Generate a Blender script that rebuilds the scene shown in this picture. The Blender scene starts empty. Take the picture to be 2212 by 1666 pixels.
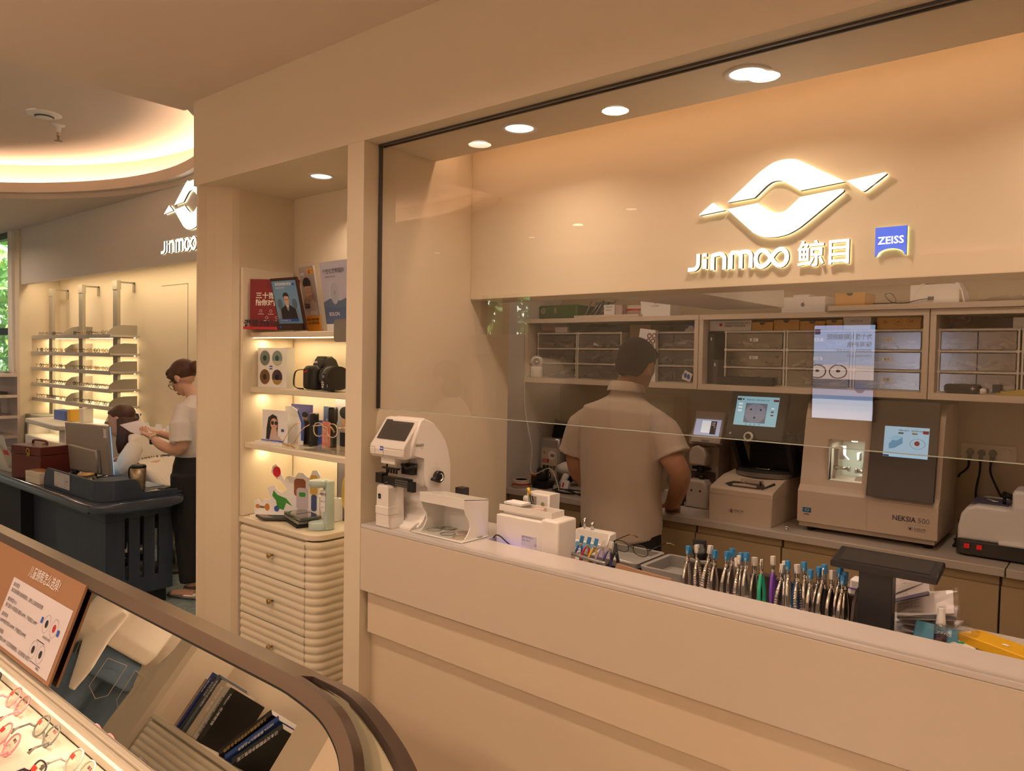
import bpy, bmesh, math, random
from mathutils import Vector, Matrix, Euler
random.seed(7)
sc = bpy.context.scene
COL = sc.collection
PI = math.pi
R = math.radians
# ---------------------------------------------------------------- camera
YAW, PITCH, ROLL, FPX = -0.69334965, -0.0362255, 0.01762559, 1614.87
F = Vector((math.sin(YAW)*math.cos(PITCH), math.cos(YAW)*math.cos(PITCH), math.sin(PITCH)))
Rr = Vector((math.cos(YAW), -math.sin(YAW), 0)); U = Rr.cross(F)
r_ = Rr*math.cos(ROLL)+U*math.sin(ROLL); u_ = -Rr*math.sin(ROLL)+U*math.cos(ROLL)
cam = bpy.data.objects.new('camera', bpy.data.cameras.new('camera'))
COL.objects.link(cam)
m4 = Matrix((r_, u_, -F)).transposed().to_4x4(); m4.translation = Vector((0, 0, 1.65))
cam.matrix_world = m4
cam.data.sensor_width = 36; cam.data.lens = FPX/2212*36; cam.data.clip_start = .02
sc.camera = cam
# ---------------------------------------------------------------- view, world
sc.view_settings.view_transform = 'Standard'; sc.view_settings.look = 'None'
sc.view_settings.gamma = 1; sc.view_settings.use_curve_mapping = False
sc.view_settings.exposure = -0.30
sc.cycles.use_denoising = True
sc.cycles.max_bounces = 8; sc.cycles.transparent_max_bounces = 16
sc.cycles.sample_clamp_indirect = 6
sc.cycles.caustics_reflective = False; sc.cycles.caustics_refractive = False
w = bpy.data.worlds.new('sky'); sc.world = w; w.use_nodes = True
wn = w.node_tree.nodes; bg = wn['Background']
sky = wn.new('ShaderNodeTexSky'); sky.sky_type = 'NISHITA'; sky.sun_elevation = R(50); sky.sun_rotation = R(200)
sky.sun_disc = False
w.node_tree.links.new(sky.outputs[0], bg.inputs[0]); bg.inputs[1].default_value = 1.6
# ---------------------------------------------------------------- lights
WARM = (1, .72, .51)
def area(name, loc, size, watts, rot=(0, 0, 0), col=WARM, shape='DISK', sy=None, spread=180):
    l = bpy.data.lights.new(name, 'AREA'); l.shape = shape; l.size = size
    if sy: l.size_y = sy
    l.energy = watts; l.color = col; l.spread = R(spread)
    o = bpy.data.objects.new(name, l); o.location = loc; o.rotation_euler = rot; COL.objects.link(o)
    return o
# ceiling downlights of the front room (z 2.69) and the round-ceiling room (z 3.0)
for i, (x, y, e) in enumerate([(-2.46, .57, 7), (-1.68, .6, 6), (-1.058, .6, 6), (.2, .6, 6), (-2.69, -1.23, 26), (-1.2, -1.4, 26), (.4, -1.6, 24), (-2.2, -3.2, 20), (0, -3.3, 20)]):
    area('downlight_lamp', (x, y, 2.675), .11, e, spread=150)
for x, y, e in [(-4.3, -2.9, 34), (-5.2, -3.3, 26), (-7, -3.6, 28), (-9.3, -1.0, 34), (-3.6, 1.9, 8), (-9.6, 1.8, 22)]:
    area('downlight_lamp', (x, y, 2.985), .11, e, spread=160)
# lab soffit downlights, niche downlight
for x in (-1.448, -.738, 0):
    area('downlight_lamp', (x, 1.756, 2.335), .075, 3.2, spread=150)
area('downlight_lamp', (-2.448, 1.767, 2.335), .07, 1.6, spread=120)
# led strip in the cove above the sign wall
area('cove_strip', (-.5, 1.93, 2.5), 2.8, 6.5, rot=(R(-35), 0, 0), col=(1, .60, .36), shape='RECTANGLE', sy=.03)
# lab back room ceiling lamps
for x in (-1.9, -.4):
    area('lab_lamp', (x, 2.62, 2.58), .3, 5.5, shape='SQUARE')
# added upward fill lamps, unseen, to brighten the ceiling: low partition top, rear wall
area('added_fill_partition', (-3.3, -1.0, 1.835), 1.4, 13, rot=(R(180), 0, 0), shape='RECTANGLE', sy=.06)
area('added_fill_rear', (-1.0, -4.5, 2.245), 4.5, 34, rot=(R(180), 0, 0), shape='RECTANGLE', sy=.06)
# book niche lamp behind the camera
area('downlight_lamp', (-3.3, -.98, 1.66), .08, 4.0)
# ---------------------------------------------------------------- materials
def lin(c):
    if isinstance(c, str):
        c = c.lstrip('#'); c = [int(c[i:i+2], 16)/255 for i in (0, 2, 4)]
        c = [v/12.92 if v <= .04045 else ((v+.055)/1.055)**2.4 for v in c]
    return tuple(c[:3])
MATS = {}
def mat(name, col, rough=.5, metal=0, emit=0, alpha=1, bump=0, bscale=60, noise=0, nscale=8, coat=0, trans=0, ior=1.45, sheen=0, stretch=None):
    if name in MATS: return MATS[name]
    m = bpy.data.materials.new(name); m.use_nodes = True; nt = m.node_tree; b = nt.nodes['Principled BSDF']
    c = lin(col) + (1,)
    b.inputs['Base Color'].default_value = c; b.inputs['Roughness'].default_value = rough
    b.inputs['Metallic'].default_value = metal; b.inputs['IOR'].default_value = ior
    if emit: b.inputs['Emission Color'].default_value = c; b.inputs['Emission Strength'].default_value = emit
    if alpha < 1: b.inputs['Alpha'].default_value = alpha
    if coat: b.inputs['Coat Weight'].default_value = coat; b.inputs['Coat Roughness'].default_value = .08
    if trans: b.inputs['Transmission Weight'].default_value = trans
    if sheen: b.inputs['Sheen Weight'].default_value = sheen
    if bump or noise:
        tc = nt.nodes.new('ShaderNodeTexCoord'); mp = nt.nodes.new('ShaderNodeMapping')
        nt.links.new(tc.outputs['Object'], mp.inputs[0])
        if stretch: mp.inputs['Scale'].default_value = stretch
    if bump:
        n = nt.nodes.new('ShaderNodeTexNoise'); n.inputs['Scale'].default_value = bscale; n.inputs['Detail'].default_value = 4
        bp = nt.nodes.new('ShaderNodeBump'); bp.inputs['Strength'].default_value = bump; bp.inputs['Distance'].default_value = .004
        nt.links.new(mp.outputs[0], n.inputs['Vector']); nt.links.new(n.outputs['Fac'], bp.inputs['Height']); nt.links.new(bp.outputs[0], b.inputs['Normal'])
    if noise:
        n = nt.nodes.new('ShaderNodeTexNoise'); n.inputs['Scale'].default_value = nscale; n.inputs['Detail'].default_value = 5
        mx = nt.nodes.new('ShaderNodeMix'); mx.data_type = 'RGBA'
        k = max(0, 1-noise); k2 = 1+noise*.5
        mx.inputs[6].default_value = (c[0]*k, c[1]*k, c[2]*k, 1); mx.inputs[7].default_value = (min(1, c[0]*k2), min(1, c[1]*k2), min(1, c[2]*k2), 1)
        nt.links.new(mp.outputs[0], n.inputs['Vector']); nt.links.new(n.outputs['Fac'], mx.inputs[0]); nt.links.new(mx.outputs[2], b.inputs['Base Color'])
    MATS[name] = m; return m
def glassy(name, col=(1, 1, 1), refl=1.0, rough=0.0, ior=1.5, tint=None, extra=0):
    """thin clear sheet: transparent body with a fresnel gloss on its surface"""
    if name in MATS: return MATS[name]
    m = bpy.data.materials.new(name); m.use_nodes = True; nt = m.node_tree
    nt.nodes.remove(nt.nodes['Principled BSDF']); out = nt.nodes['Material Output']
    t = nt.nodes.new('ShaderNodeBsdfTransparent'); g = nt.nodes.new('ShaderNodeBsdfGlossy'); mx = nt.nodes.new('ShaderNodeMixShader')
    f = nt.nodes.new('ShaderNodeFresnel'); f.inputs[0].default_value = ior
    g.inputs['Roughness'].default_value = rough; t.inputs[0].default_value = lin(col)+(1,)
    ma = nt.nodes.new('ShaderNodeMath'); ma.operation = 'MULTIPLY_ADD'; ma.inputs[1].default_value = refl; ma.inputs[2].default_value = extra; ma.use_clamp = True
    ge = nt.nodes.new('ShaderNodeNewGeometry'); mk = nt.nodes.new('ShaderNodeMath'); mk.operation = 'MULTIPLY_ADD'  # a sheet has no inside: same gloss from both faces
    mk.inputs[1].default_value = 1/ior-ior; mk.inputs[2].default_value = ior; nt.links.new(ge.outputs['Backfacing'], mk.inputs[0]); nt.links.new(mk.outputs[0], f.inputs[0])
    nt.links.new(f.outputs[0], ma.inputs[0]); nt.links.new(ma.outputs[0], mx.inputs[0])
    nt.links.new(t.outputs[0], mx.inputs[1]); nt.links.new(g.outputs[0], mx.inputs[2]); nt.links.new(mx.outputs[0], out.inputs[0])
    MATS[name] = m; return m
# ---------------------------------------------------------------- mesh builder
_tc = {}
def text_mesh(body, bold=0.0):
    k = (body, bold)
    if k not in _tc:
        c = bpy.data.curves.new('t', 'FONT'); c.body = body; c.offset = bold; c.resolution_u = 2
        o = bpy.data.objects.new('t', c); COL.objects.link(o)
        dg = bpy.context.evaluated_depsgraph_get()
        me = bpy.data.meshes.new_from_object(o.evaluated_get(dg))
        bpy.data.objects.remove(o); bpy.data.curves.remove(c)
        vs = [v.co.copy() for v in me.vertices]; fs = [tuple(p.vertices) for p in me.polygons]
        _tc[k] = (vs, fs); bpy.data.meshes.remove(me)
    return _tc[k]
class MB:
    def __init__(s, m=None):
        s.bm = bmesh.new(); s.mats = []; s.m = m; s.T = None; s.sm = False
    def mi(s, m):
        m = m or s.m
        if m not in s.mats: s.mats.append(m)
        return s.mats.index(m)
    def _v(s, p):
        p = Vector(p)
        return s.bm.verts.new(s.T @ p if s.T is not None else p)
    def faces(s, pts, fs, m=None, smooth=False):
        vs = [s._v(p) for p in pts]; i = s.mi(m); out = []
        for f in fs:
            try: fc = s.bm.faces.new([vs[j] for j in f])
            except ValueError: continue
            fc.material_index = i; fc.smooth = smooth; out.append(fc)
        return vs, out
    def fc(s, *a, **k):
        s.faces(*a, **k); return s
    def box(s, x0, x1, y0, y1, z0, z1, m=None, bev=0, seg=2):
        pts = [(x, y, z) for x in (x0, x1) for y in (y0, y1) for z in (z0, z1)]
        vs, fs = s.faces(pts, [(0, 1, 3, 2), (4, 6, 7, 5), (0, 4, 5, 1), (2, 3, 7, 6), (0, 2, 6, 4), (1, 5, 7, 3)], m)
        if bev:
            es = list({e for f in fs for e in f.edges}); i = s.mi(m)
            r = bmesh.ops.bevel(s.bm, geom=es, offset=bev, segments=seg, profile=.5, affect='EDGES')
            for f in r['faces']: f.material_index = i; f.smooth = True
        return s
    def cbox(s, c, d, m=None, bev=0, rot=None, seg=2):
        T0 = s.T; M = Matrix.Translation(c)
        if rot: M = M @ Euler(rot).to_matrix().to_4x4()
        s.T = M if T0 is None else T0 @ M
        s.box(-d[0]/2, d[0]/2, -d[1]/2, d[1]/2, -d[2]/2, d[2]/2, m, bev, seg); s.T = T0
        return s
    def prism(s, poly, axis, a, b, m=None, bev=0, seg=2, smooth=False):
        n = len(poly)
        def P(p, t): return {'x': (t, p[0], p[1]), 'y': (p[0], t, p[1]), 'z': (p[0], p[1], t)}[axis]
        pts = [P(p, a) for p in poly] + [P(p, b) for p in poly]
        fl = [tuple(range(n)), tuple(range(2*n-1, n-1, -1))] + [(i, i+n, (i+1) % n+n, (i+1) % n) for i in range(n)]
        vs, fs = s.faces(pts, fl, m)
        if smooth:
            for f in fs[2:]: f.smooth = True
        if bev:
            es = list({e for f in fs[:2] for e in f.edges}); i = s.mi(m)
            r = bmesh.ops.bevel(s.bm, geom=es, offset=bev, segments=seg, profile=.5, affect='EDGES')
            for f in r['faces']: f.material_index = i; f.smooth = True
        bmesh.ops.recalc_face_normals(s.bm, faces=[f for f in fs if f.is_valid])
        return s
    def tube(s, pts, r, m=None, n=10, cap=True, sy=1.0):
        pts = [Vector(p) for p in pts]; k = len(pts)
        rs = r if isinstance(r, (list, tuple)) else [r]*k
        t0 = (pts[1]-pts[0]).normalized(); up = Vector((0, 0, 1)) if abs(t0.z) < .9 else Vector((1, 0, 0))
        a = t0.cross(up).normalized(); V = []
        for i, p in enumerate(pts):
            t = (pts[min(i+1, k-1)]-pts[max(i-1, 0)]).normalized()
            a = (a-t*a.dot(t)).normalized(); b = t.cross(a)
            for j in range(n):
                th = 2*PI*j/n; V.append(p+(a*math.cos(th)+b*math.sin(th)*sy)*rs[i])
        fs = [(i*n+j, i*n+(j+1) % n, (i+1)*n+(j+1) % n, (i+1)*n+j) for i in range(k-1) for j in range(n)]
        if cap: fs += [tuple(range(n-1, -1, -1)), tuple((k-1)*n+j for j in range(n))]
        v, f = s.faces(V, fs, m, True)
        if cap:
            for q in f[-2:]: q.smooth = False
        return s
    def cyl(s, p0, p1, r, m=None, n=24, r1=None):
        return s.tube([p0, p1], [r, r if r1 is None else r1], m, n)
    def lathe(s, prof, c=(0, 0, 0), m=None, n=32, axis='z', sx=1, sy=1, close=True):
        V = []; k = len(prof)
        for r, z in prof:
            for j in range(n):
                th = 2*PI*j/n; x, y = r*math.cos(th)*sx, r*math.sin(th)*sy
                p = {'z': (x, y, z), 'y': (x, z, y), 'x': (z, x, y)}[axis]
                V.append((p[0]+c[0], p[1]+c[1], p[2]+c[2]))
        fs = [(i*n+j, i*n+(j+1) % n, (i+1)*n+(j+1) % n, (i+1)*n+j) for i in range(k-1) for j in range(n)]
        if close:
            if prof[0][0] > 1e-6: fs.append(tuple(range(n-1, -1, -1)))
            if prof[-1][0] > 1e-6: fs.append(tuple((k-1)*n+j for j in range(n)))
        v, f = s.faces(V, fs, m, True)
        bmesh.ops.remove_doubles(s.bm, verts=v, dist=1e-6)
        return s
    def ball(s, c, r, m=None, n=20, k=12):
        if not isinstance(r, (tuple, list)): r = (r, r, r)
        V = [(c[0]+r[0]*math.sin(PI*i/k)*math.cos(2*PI*j/n), c[1]+r[1]*math.sin(PI*i/k)*math.sin(2*PI*j/n), c[2]+r[2]*math.cos(PI*i/k)) for i in range(k+1) for j in range(n)]
        fs = [(i*n+j, (i+1)*n+j, (i+1)*n+(j+1) % n, i*n+(j+1) % n) for i in range(k) for j in range(n)]
        v, f = s.faces(V, fs, m, True)
        bmesh.ops.remove_doubles(s.bm, verts=v, dist=1e-6)
        return s
    def loft(s, rings, m=None, n=20):
        """rings: (centre, rx vector, ry vector)"""
        V = []
        for c, a, b in rings:
            c, a, b = Vector(c), Vector(a), Vector(b)
            for j in range(n):
                th = 2*PI*j/n; V.append(c+a*math.cos(th)+b*math.sin(th))
        k = len(rings)
        fs = [(i*n+j, i*n+(j+1) % n, (i+1)*n+(j+1) % n, (i+1)*n+j) for i in range(k-1) for j in range(n)]
        fs += [tuple(range(n-1, -1, -1)), tuple((k-1)*n+j for j in range(n))]
        v, f = s.faces(V, fs, m, True); bmesh.ops.recalc_face_normals(s.bm, faces=f)
        return s
    def text(s, body, p, h, m=None, u=(1, 0, 0), v=(0, 0, 1), al='l', bold=0.0, d=0.0, wmax=None, mirror=False):
        """flat lettering of cap height about h at p along u, up v; d = thickness"""
        vs, fs = text_mesh(body, bold)
        if not vs: return s
        x0 = min(q.x for q in vs); x1 = max(q.x for q in vs)
        k = h/.73; kx = k
        if wmax and (x1-x0)*k > wmax: kx = wmax/(x1-x0)
        ox = {'l': x0, 'c': (x0+x1)/2, 'r': x1}[al]
        u, v, p = Vector(u).normalized(), Vector(v).normalized(), Vector(p); nn = u.cross(v)
        if d == 0:
            s.faces([p+u*(q.x-ox)*kx+v*q.y*k for q in vs], fs, m)
        else:
            a = [p+u*(q.x-ox)*kx+v*q.y*k for q in vs]; n = len(a); b = [q+nn*d for q in a]
            from collections import Counter
            ec = Counter()
            for f in fs:
                for i in range(len(f)): e = (f[i], f[(i+1) % len(f)]); ec[tuple(sorted(e))] += 1
            side = []
            for f in fs:
                for i in range(len(f)):
                    e = (f[i], f[(i+1) % len(f)])
                    if ec[tuple(sorted(e))] == 1: side.append((e[0], e[1], e[1]+n, e[0]+n))
            s.faces(a+b, [tuple(i+n for i in f) for f in fs]+side, m)
        return s
    def poly(s, pts2, p, u=(1, 0, 0), v=(0, 0, 1), m=None, d=0):
        u, v, p = Vector(u).normalized(), Vector(v).normalized(), Vector(p)
        a = [p+u*x+v*y for x, y in pts2]; n = len(a)
        if d:
            nn = u.cross(v)*d; b = [q+nn for q in a]
            vs, fs = s.faces(a+b, [tuple(range(n)), tuple(range(2*n-1, n-1, -1))]+[(i, (i+1) % n, (i+1) % n+n, i+n) for i in range(n)], m)
            bmesh.ops.recalc_face_normals(s.bm, faces=fs)
        else: s.faces(a, [tuple(range(n))], m)
        return s
    def rect(s, x0, x1, y0, y1, p, u=(1, 0, 0), v=(0, 0, 1), m=None, r=0):
        return s.poly(rrect(x0, x1, y0, y1, r), p, u, v, m)
    def obj(s, name, parent=None, smooth=None, kind=None, **kw):
        me = bpy.data.meshes.new(name); s.bm.to_mesh(me); s.bm.free()
        for m in s.mats: me.materials.append(m)
        o = bpy.data.objects.new(name, me); COL.objects.link(o)
        if parent: o.parent = parent
        if smooth is not None:
            for p in me.polygons: p.use_smooth = smooth
        if kind: o['kind'] = kind
        for k, v in kw.items(): o[k] = v
        return o
def rrect(x0, x1, y0, y1, r=0, n=5):
    if r <= 0: return [(x0, y0), (x1, y0), (x1, y1), (x0, y1)]
    out = []
    for cx, cy, a in ((x1-r, y0+r, -90), (x1-r, y1-r, 0), (x0+r, y1-r, 90), (x0+r, y0+r, 180)):
        for i in range(n+1):
            t = R(a+90*i/n); out.append((cx+r*math.cos(t), cy+r*math.sin(t)))
    return out
def ell(cx, cy, rx, ry=None, n=24, a0=0, a1=360):
    ry = rx if ry is None else ry
    k = n if a1-a0 == 360 else n+1
    return [(cx+rx*math.cos(R(a0+(a1-a0)*i/n)), cy+ry*math.sin(R(a0+(a1-a0)*i/n))) for i in range(k)]
def arc(c, r, a0, a1, n=8):
    return [(c[0]+r*math.cos(R(a0+(a1-a0)*i/n)), c[1]+r*math.sin(R(a0+(a1-a0)*i/n))) for i in range(n+1)]
def smooth_path(pts, k=6):
    pts = [Vector(p) for p in pts]; out = []
    for i in range(len(pts)-1):
        p0, p1, p2, p3 = pts[max(i-1, 0)], pts[i], pts[i+1], pts[min(i+2, len(pts)-1)]
        for j in range(k):
            t = j/k; out.append(.5*((2*p1)+(p2-p0)*t+(2*p0-5*p1+4*p2-p3)*t*t+(3*p1-p0-3*p2+p3)*t**3))
    return out+[pts[-1]]
def thing(name, label, cat, loc=(0, 0, 0), rz=0, group=None, rot=None):
    o = bpy.data.objects.new(name, None); COL.objects.link(o); o.location = loc
    o.rotation_euler = rot or (0, 0, rz); o.empty_display_size = .05
    return tag(o, label, cat, group)
def tag(o, label, cat, group=None):
    o['label'] = label; o['category'] = cat
    if group: o['group'] = group
    return o
def W(t, m=None):
    b = MB(m); b.T = Matrix.Translation(-Vector(t.location)); return b
def struct(name, mb): return mb.obj(name, kind='structure')
KIDS = {}
def dup(src, loc, rz=None, label=None, group=None, rot=None):
    def cp(o, par):
        c = o.copy(); COL.objects.link(c)
        if par: c.parent = par
        for ch in list(o.children): cp(ch, c)
        return c
    c = cp(src, None); c.location = loc
    if rz is not None: c.rotation_euler = (0, 0, rz)
    if rot is not None: c.rotation_euler = rot
    if label: c['label'] = label
    if group: c['group'] = group
    return c
def remeshed(mb, name, parent, voxel=.008, smooth_it=4, subs=0):
    """fuse overlapping lofts into one continuous surface"""
    o = mb.obj(name)
    md = o.modifiers.new('r', 'REMESH'); md.mode = 'VOXEL'; md.voxel_size = voxel; md.use_smooth_shade = True
    ms = o.modifiers.new('s', 'SMOOTH'); ms.iterations = smooth_it; ms.factor = .5
    dg = bpy.context.evaluated_depsgraph_get()
    me = bpy.data.meshes.new_from_object(o.evaluated_get(dg)); me.name = name
    mats = list(o.data.materials)
    bpy.data.objects.remove(o)
    me.materials.clear()
    for m in mats[:1]: me.materials.append(m)
    n = bpy.data.objects.new(name, me); COL.objects.link(n)
    for p in me.polygons: p.use_smooth = True; p.material_index = 0
    if parent: n.parent = parent
    return n
# palette
WALL = mat('wall_paint', (.70, .61, .47), .75, bump=.05, bscale=180)
WALLW = mat('white_wall_paint', (.74, .69, .64), .7, bump=.04, bscale=180)
CEIL = mat('ceiling_paint', (.72, .60, .50), .85, bump=.03, bscale=120)
WHITE = mat('white_plastic', (.80, .78, .76), .32)
WHITEM = mat('matt_white', (.78, .76, .72), .6)
CREAM = mat('cream_lacquer', (.74, .66, .54), .38)
GREYM = mat('grey_metal', (.32, .31, .29), .35, metal=.8)
BLACK = mat('black_plastic', (.012, .012, .013), .35)
BLACKM = mat('matt_black', (.015, .014, .014), .7)
DARK = mat('dark_grey', (.05, .048, .047), .5)
CHROME = mat('chrome', (.75, .74, .72), .15, metal=1)
PAPER = mat('paper', (.80, .79, .80), .7)
INK = mat('ink', (.02, .02, .022), .6)
INKG = mat('grey_ink', (.18, .18, .19), .6)
BLUE = mat('badge_blue', (.03, .09, .45), .45)
LBLUE = mat('light_blue', (.10, .38, .62), .4)
RED = mat('red_print', (.45, .02, .03), .45)
BOXC = mat('yellow_card', (.62, .33, .06), .6)
CLEAR = glassy('clear_plastic', (.93, .93, .93), 1.0, .08, extra=.03)
CLEARB = glassy('bag_plastic', (.95, .95, .95), .7, .22, extra=.02)
def lamp_mat(name, col, s):
    return mat(name, col, .5, emit=s)
LED = lamp_mat('lamp_white', (1, .88, .74), 4)
SIGN = lamp_mat('sign_face', (1, .95, .86), 2.6)
# ================================================================ SETTING
def terrazzo():
    m = mat('floor_terrazzo', (.16, .24, .25), .35); nt = m.node_tree; b = nt.nodes['Principled BSDF']
    tc = nt.nodes.new('ShaderNodeTexCoord'); v = nt.nodes.new('ShaderNodeTexVoronoi'); v.inputs['Scale'].default_value = 45
    cr = nt.nodes.new('ShaderNodeValToRGB'); cr.color_ramp.elements[0].color = (.10, .18, .20, 1); cr.color_ramp.elements[1].color = (.34, .40, .40, 1)
    nt.links.new(tc.outputs['Object'], v.inputs['Vector']); nt.links.new(v.outputs['Color'], cr.inputs[0]); nt.links.new(cr.outputs[0], b.inputs['Base Color'])
    return m
struct('floor', MB(terrazzo()).box(-13.1, -3.3, -4.7, 3.8, -.08, 0).box(-3.3, 2.1, -4.7, 3.8, -.08, 0, m=mat('floor_bounce_stone', (.55, .48, .40), .3, noise=.08, nscale=2)))  # unseen near half made up as pale stone to bounce light onto the ceiling
# near ceiling
struct('ceiling', MB(CEIL).prism([(-3.18, -4.6), (2, -4.6), (2, 1.56), (-3.04, 1.56), (-3.04, 1.59), (-3.18, 1.59)], 'z', 2.69, 3.05))
# far ceiling with the round recess
def far_ceiling():
    b = MB(CEIL); cx, cy, r = -6.05, .29, 2.65
    xa, xb, ya, yb = -13, -3.04, -4.6, 2.97
    angs = sorted(set([round(360*i/96, 4) for i in range(96)] + [round(math.degrees(math.atan2(y-cy, x-cx)) % 360, 4) for x in (xa, xb) for y in (ya, yb)]))
    inn, out = [], []
    for a in angs:
        c, s = math.cos(R(a)), math.sin(R(a)); t = min([(q-cx)/c for q in (xa, xb) if abs(c) > 1e-6 and (q-cx)/c > 0]+[(q-cy)/s for q in (ya, yb) if abs(s) > 1e-6 and (q-cy)/s > 0])
        inn.append((c, s)); out.append((cx+c*t, cy+s*t))
    n = len(angs)
    def strip(ra, za, rb, zb, m=None):
        V = [(cx+c*ra, cy+s*ra, za) for c, s in inn]+[(cx+c*rb, cy+s*rb, zb) for c, s in inn]
        b.faces(V, [(i, (i+1) % n, (i+1) % n+n, i+n) for i in range(n)], m, True)
    V = [(cx+c*r, cy+s*r, 3.0) for c, s in inn]+[(x, y, 3.0) for x, y in out]
    b.faces(V, [(i, (i+1) % n, (i+1) % n+n, i+n) for i in range(n)])
    strip(r, 3.0, r, 3.045); strip(r, 3.045, r-.06, 3.045); strip(r-.06, 3.045, r-.06, 3.13); strip(r-.06, 3.13, r-.03, 3.13)
    strip(r-.03, 3.13, r-.03, 3.06); strip(r-.03, 3.06, r+.14, 3.06); strip(r+.14, 3.06, r+.14, 3.33)
    V = [(cx+c*(r+.14), cy+s*(r+.14), 3.33) for c, s in inn]; b.faces(V, [tuple(range(n))])
    return b
struct('ceiling_round_recess', far_ceiling())
for i in range(24):
    a = 360/24*i; x, y = -6.05+2.715*math.cos(R(a)), .29+2.715*math.sin(R(a))
    area('cove_strip', (x, y, 3.085), .72, 5.6, rot=(R(180), 0, R(a+90)), col=(1, .68, .44), shape='RECTANGLE', sy=.04)
# front wall with header, niche and pillar
b = MB(WALL)
b.box(-3.04, 1.6, 1.56, 1.88, 2.344, 2.75); b.box(-3.04, -2.0175, 1.88, 2.05, 2.344, 2.75); b.box(.95, 1.6, 1.56, 1.88, 0, 2.344)
struct('wall_front', b)
b = MB(WALL)
poly = [(-3.04, 1.60), (-3.035, 1.578), (-3.02, 1.563), (-3.0, 1.56), (-2.988, 1.59), (-2.97, 1.62), (-2.95, 1.648), (-2.932, 1.672), (-2.922, 1.70), (-2.92, 1.73), (-2.92, 3.6), (-3.04, 3.6)]
b.prism(poly, 'z', 0, 2.75); struct('wall_niche_left', b)
struct('wall_niche_back', MB(WALL).box(-2.92, -2.017, 1.965, 2.05, 0, 2.35))
struct('wall_pillar', MB(WALL).box(-2.017, -1.933, 1.56, 2.30, 0, 2.3435).box(-2.017, -1.933, 1.8805, 2.30, 2.3435, 2.62))
# lab
struct('wall_lab_left', MB(WALLW).box(-2.75, -2.62, 2.26, 3.6, 0, 2.62).box(-2.75, -1.94, 2.26, 2.299, 0, 2.62))
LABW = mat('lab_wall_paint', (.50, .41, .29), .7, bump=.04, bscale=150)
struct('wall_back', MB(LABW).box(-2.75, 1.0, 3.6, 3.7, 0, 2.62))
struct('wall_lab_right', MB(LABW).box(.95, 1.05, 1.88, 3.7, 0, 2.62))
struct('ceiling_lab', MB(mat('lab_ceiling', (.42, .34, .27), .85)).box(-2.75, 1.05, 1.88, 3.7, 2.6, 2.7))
struct('wall_sign_bulkhead', MB(WALL).box(-1.933, .95, 2.071, 2.235, 1.868, 2.6, bev=.002).prism([(-1.42, 2.235), (-1.075, 2.235), (-1.07, 2.955), (-1.35, 2.965)], 'z', 1.868, 2.6, m=WALLW))
# upper glass pane with its track
GL = glassy('pane_glass', (.90, .89, .87), 2.0, 0, 1.5, extra=.0)
w1 = MB(DARK)
w1.box(-1.932, .95, 1.618, 1.624, 2.338, 2.344).box(-1.932, -1.927, 1.620, 1.634, 1.476, 2.343).box(-1.932, .95, 1.642, 1.646, 2.338, 2.344)
w1 = w1.obj('window_1', kind='structure')
pb = MB(GL); pb.faces([(-1.925, 1.628, 1.476), (.94, 1.628, 1.476), (.94, 1.628, 2.34), (-1.925, 1.628, 2.34)], [(0, 1, 2, 3)])
pb.box(-1.925, .94, 1.6265, 1.6295, 1.4742, 1.4762, m=mat('glass_edge', (.45, .5, .42), .2)); pb.obj('pane', w1)
# far room walls
struct('wall_far_fascia', MB(WALLW).box(-9.65, -3.04, 2.95, 3.02, 2.385, 3.02))
struct('wall_far_back', MB(WALL).box(-9.8, -3.04, 3.345, 3.43, 0, 2.5).box(-9.65, -3.04, 3.02, 3.345, 2.47, 2.5))
struct('wall_far_left', MB(WALL).box(-9.8, -9.65, 2.93, 3.345, 0, 3.02))
struct('trim_1', MB(WALLW).box(-9.93, -9.79, 2.90, 3.05, 0, 3.0))
# hidden door in the far wall
d = MB(mat('shadow_gap', (.28, .22, .15), .8)); d.box(-6.62, -6.615, 3.342, 3.346, 0, 2.28).box(-7.12, -6.615, 3.342, 3.346, 2.275, 2.28)
d.obj('door_1', kind='structure')
WF = mat('window_frame', (.02, .022, .024), .4, metal=.3)
WGL = glassy('window_glass', (.95, .97, .96), 1.0)
b = MB(WF); b.box(-12.9, -9.93, 2.93, 3.0, 2.93, 3.0).box(-9.99, -9.93, 2.93, 3.0, .2, 2.95).box(-12.9, -9.93, 2.93, 3.0, 1.82, 1.90).box(-12.9, -9.93, 2.93, 3.0, 0, .2).box(-11.5, -11.42, 2.93, 3.0, .2, 2.95)
o = b.obj('window_2', kind='structure'); MB(WGL).fc([(-12.9, 2.965, .2), (-9.95, 2.965, .2), (-9.95, 2.965, 2.95), (-12.9, 2.965, 2.95)], [(0, 1, 2, 3)]).obj('pane', o)
struct('wall_west', MB(WALLW).box(-13.1, -12.9, -4.7, 3.1, 0, 3.05))
struct('wall_east', MB(WALL).box(1.6, 1.75, -4.7, 1.9, 0, 3.05))
b = MB(WALL); b.box(-13.1, -7.13, -4.75, -4.6, 0, 3.05).box(-6.22, 1.75, -4.75, -4.6, 0, 3.05).box(-7.13, -6.22, -4.75, -4.6, 0, 1.93).box(-7.13, -6.22, -4.75, -4.6, 2.53, 3.05)
struct('wall_south', b)
struct('trim_2', MB(WALL).box(-3.3, 1.3, -4.6, -4.44, 2.20, 2.235))  # unseen ledge added beneath the rear fill lamp
b = MB(WF); b.box(-6.74, -6.56, -4.72, -4.62, 1.93, 2.53).box(-7.13, -7.1, -4.72, -4.62, 1.93, 2.53).box(-6.25, -6.22, -4.72, -4.62, 1.93, 2.53)
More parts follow.
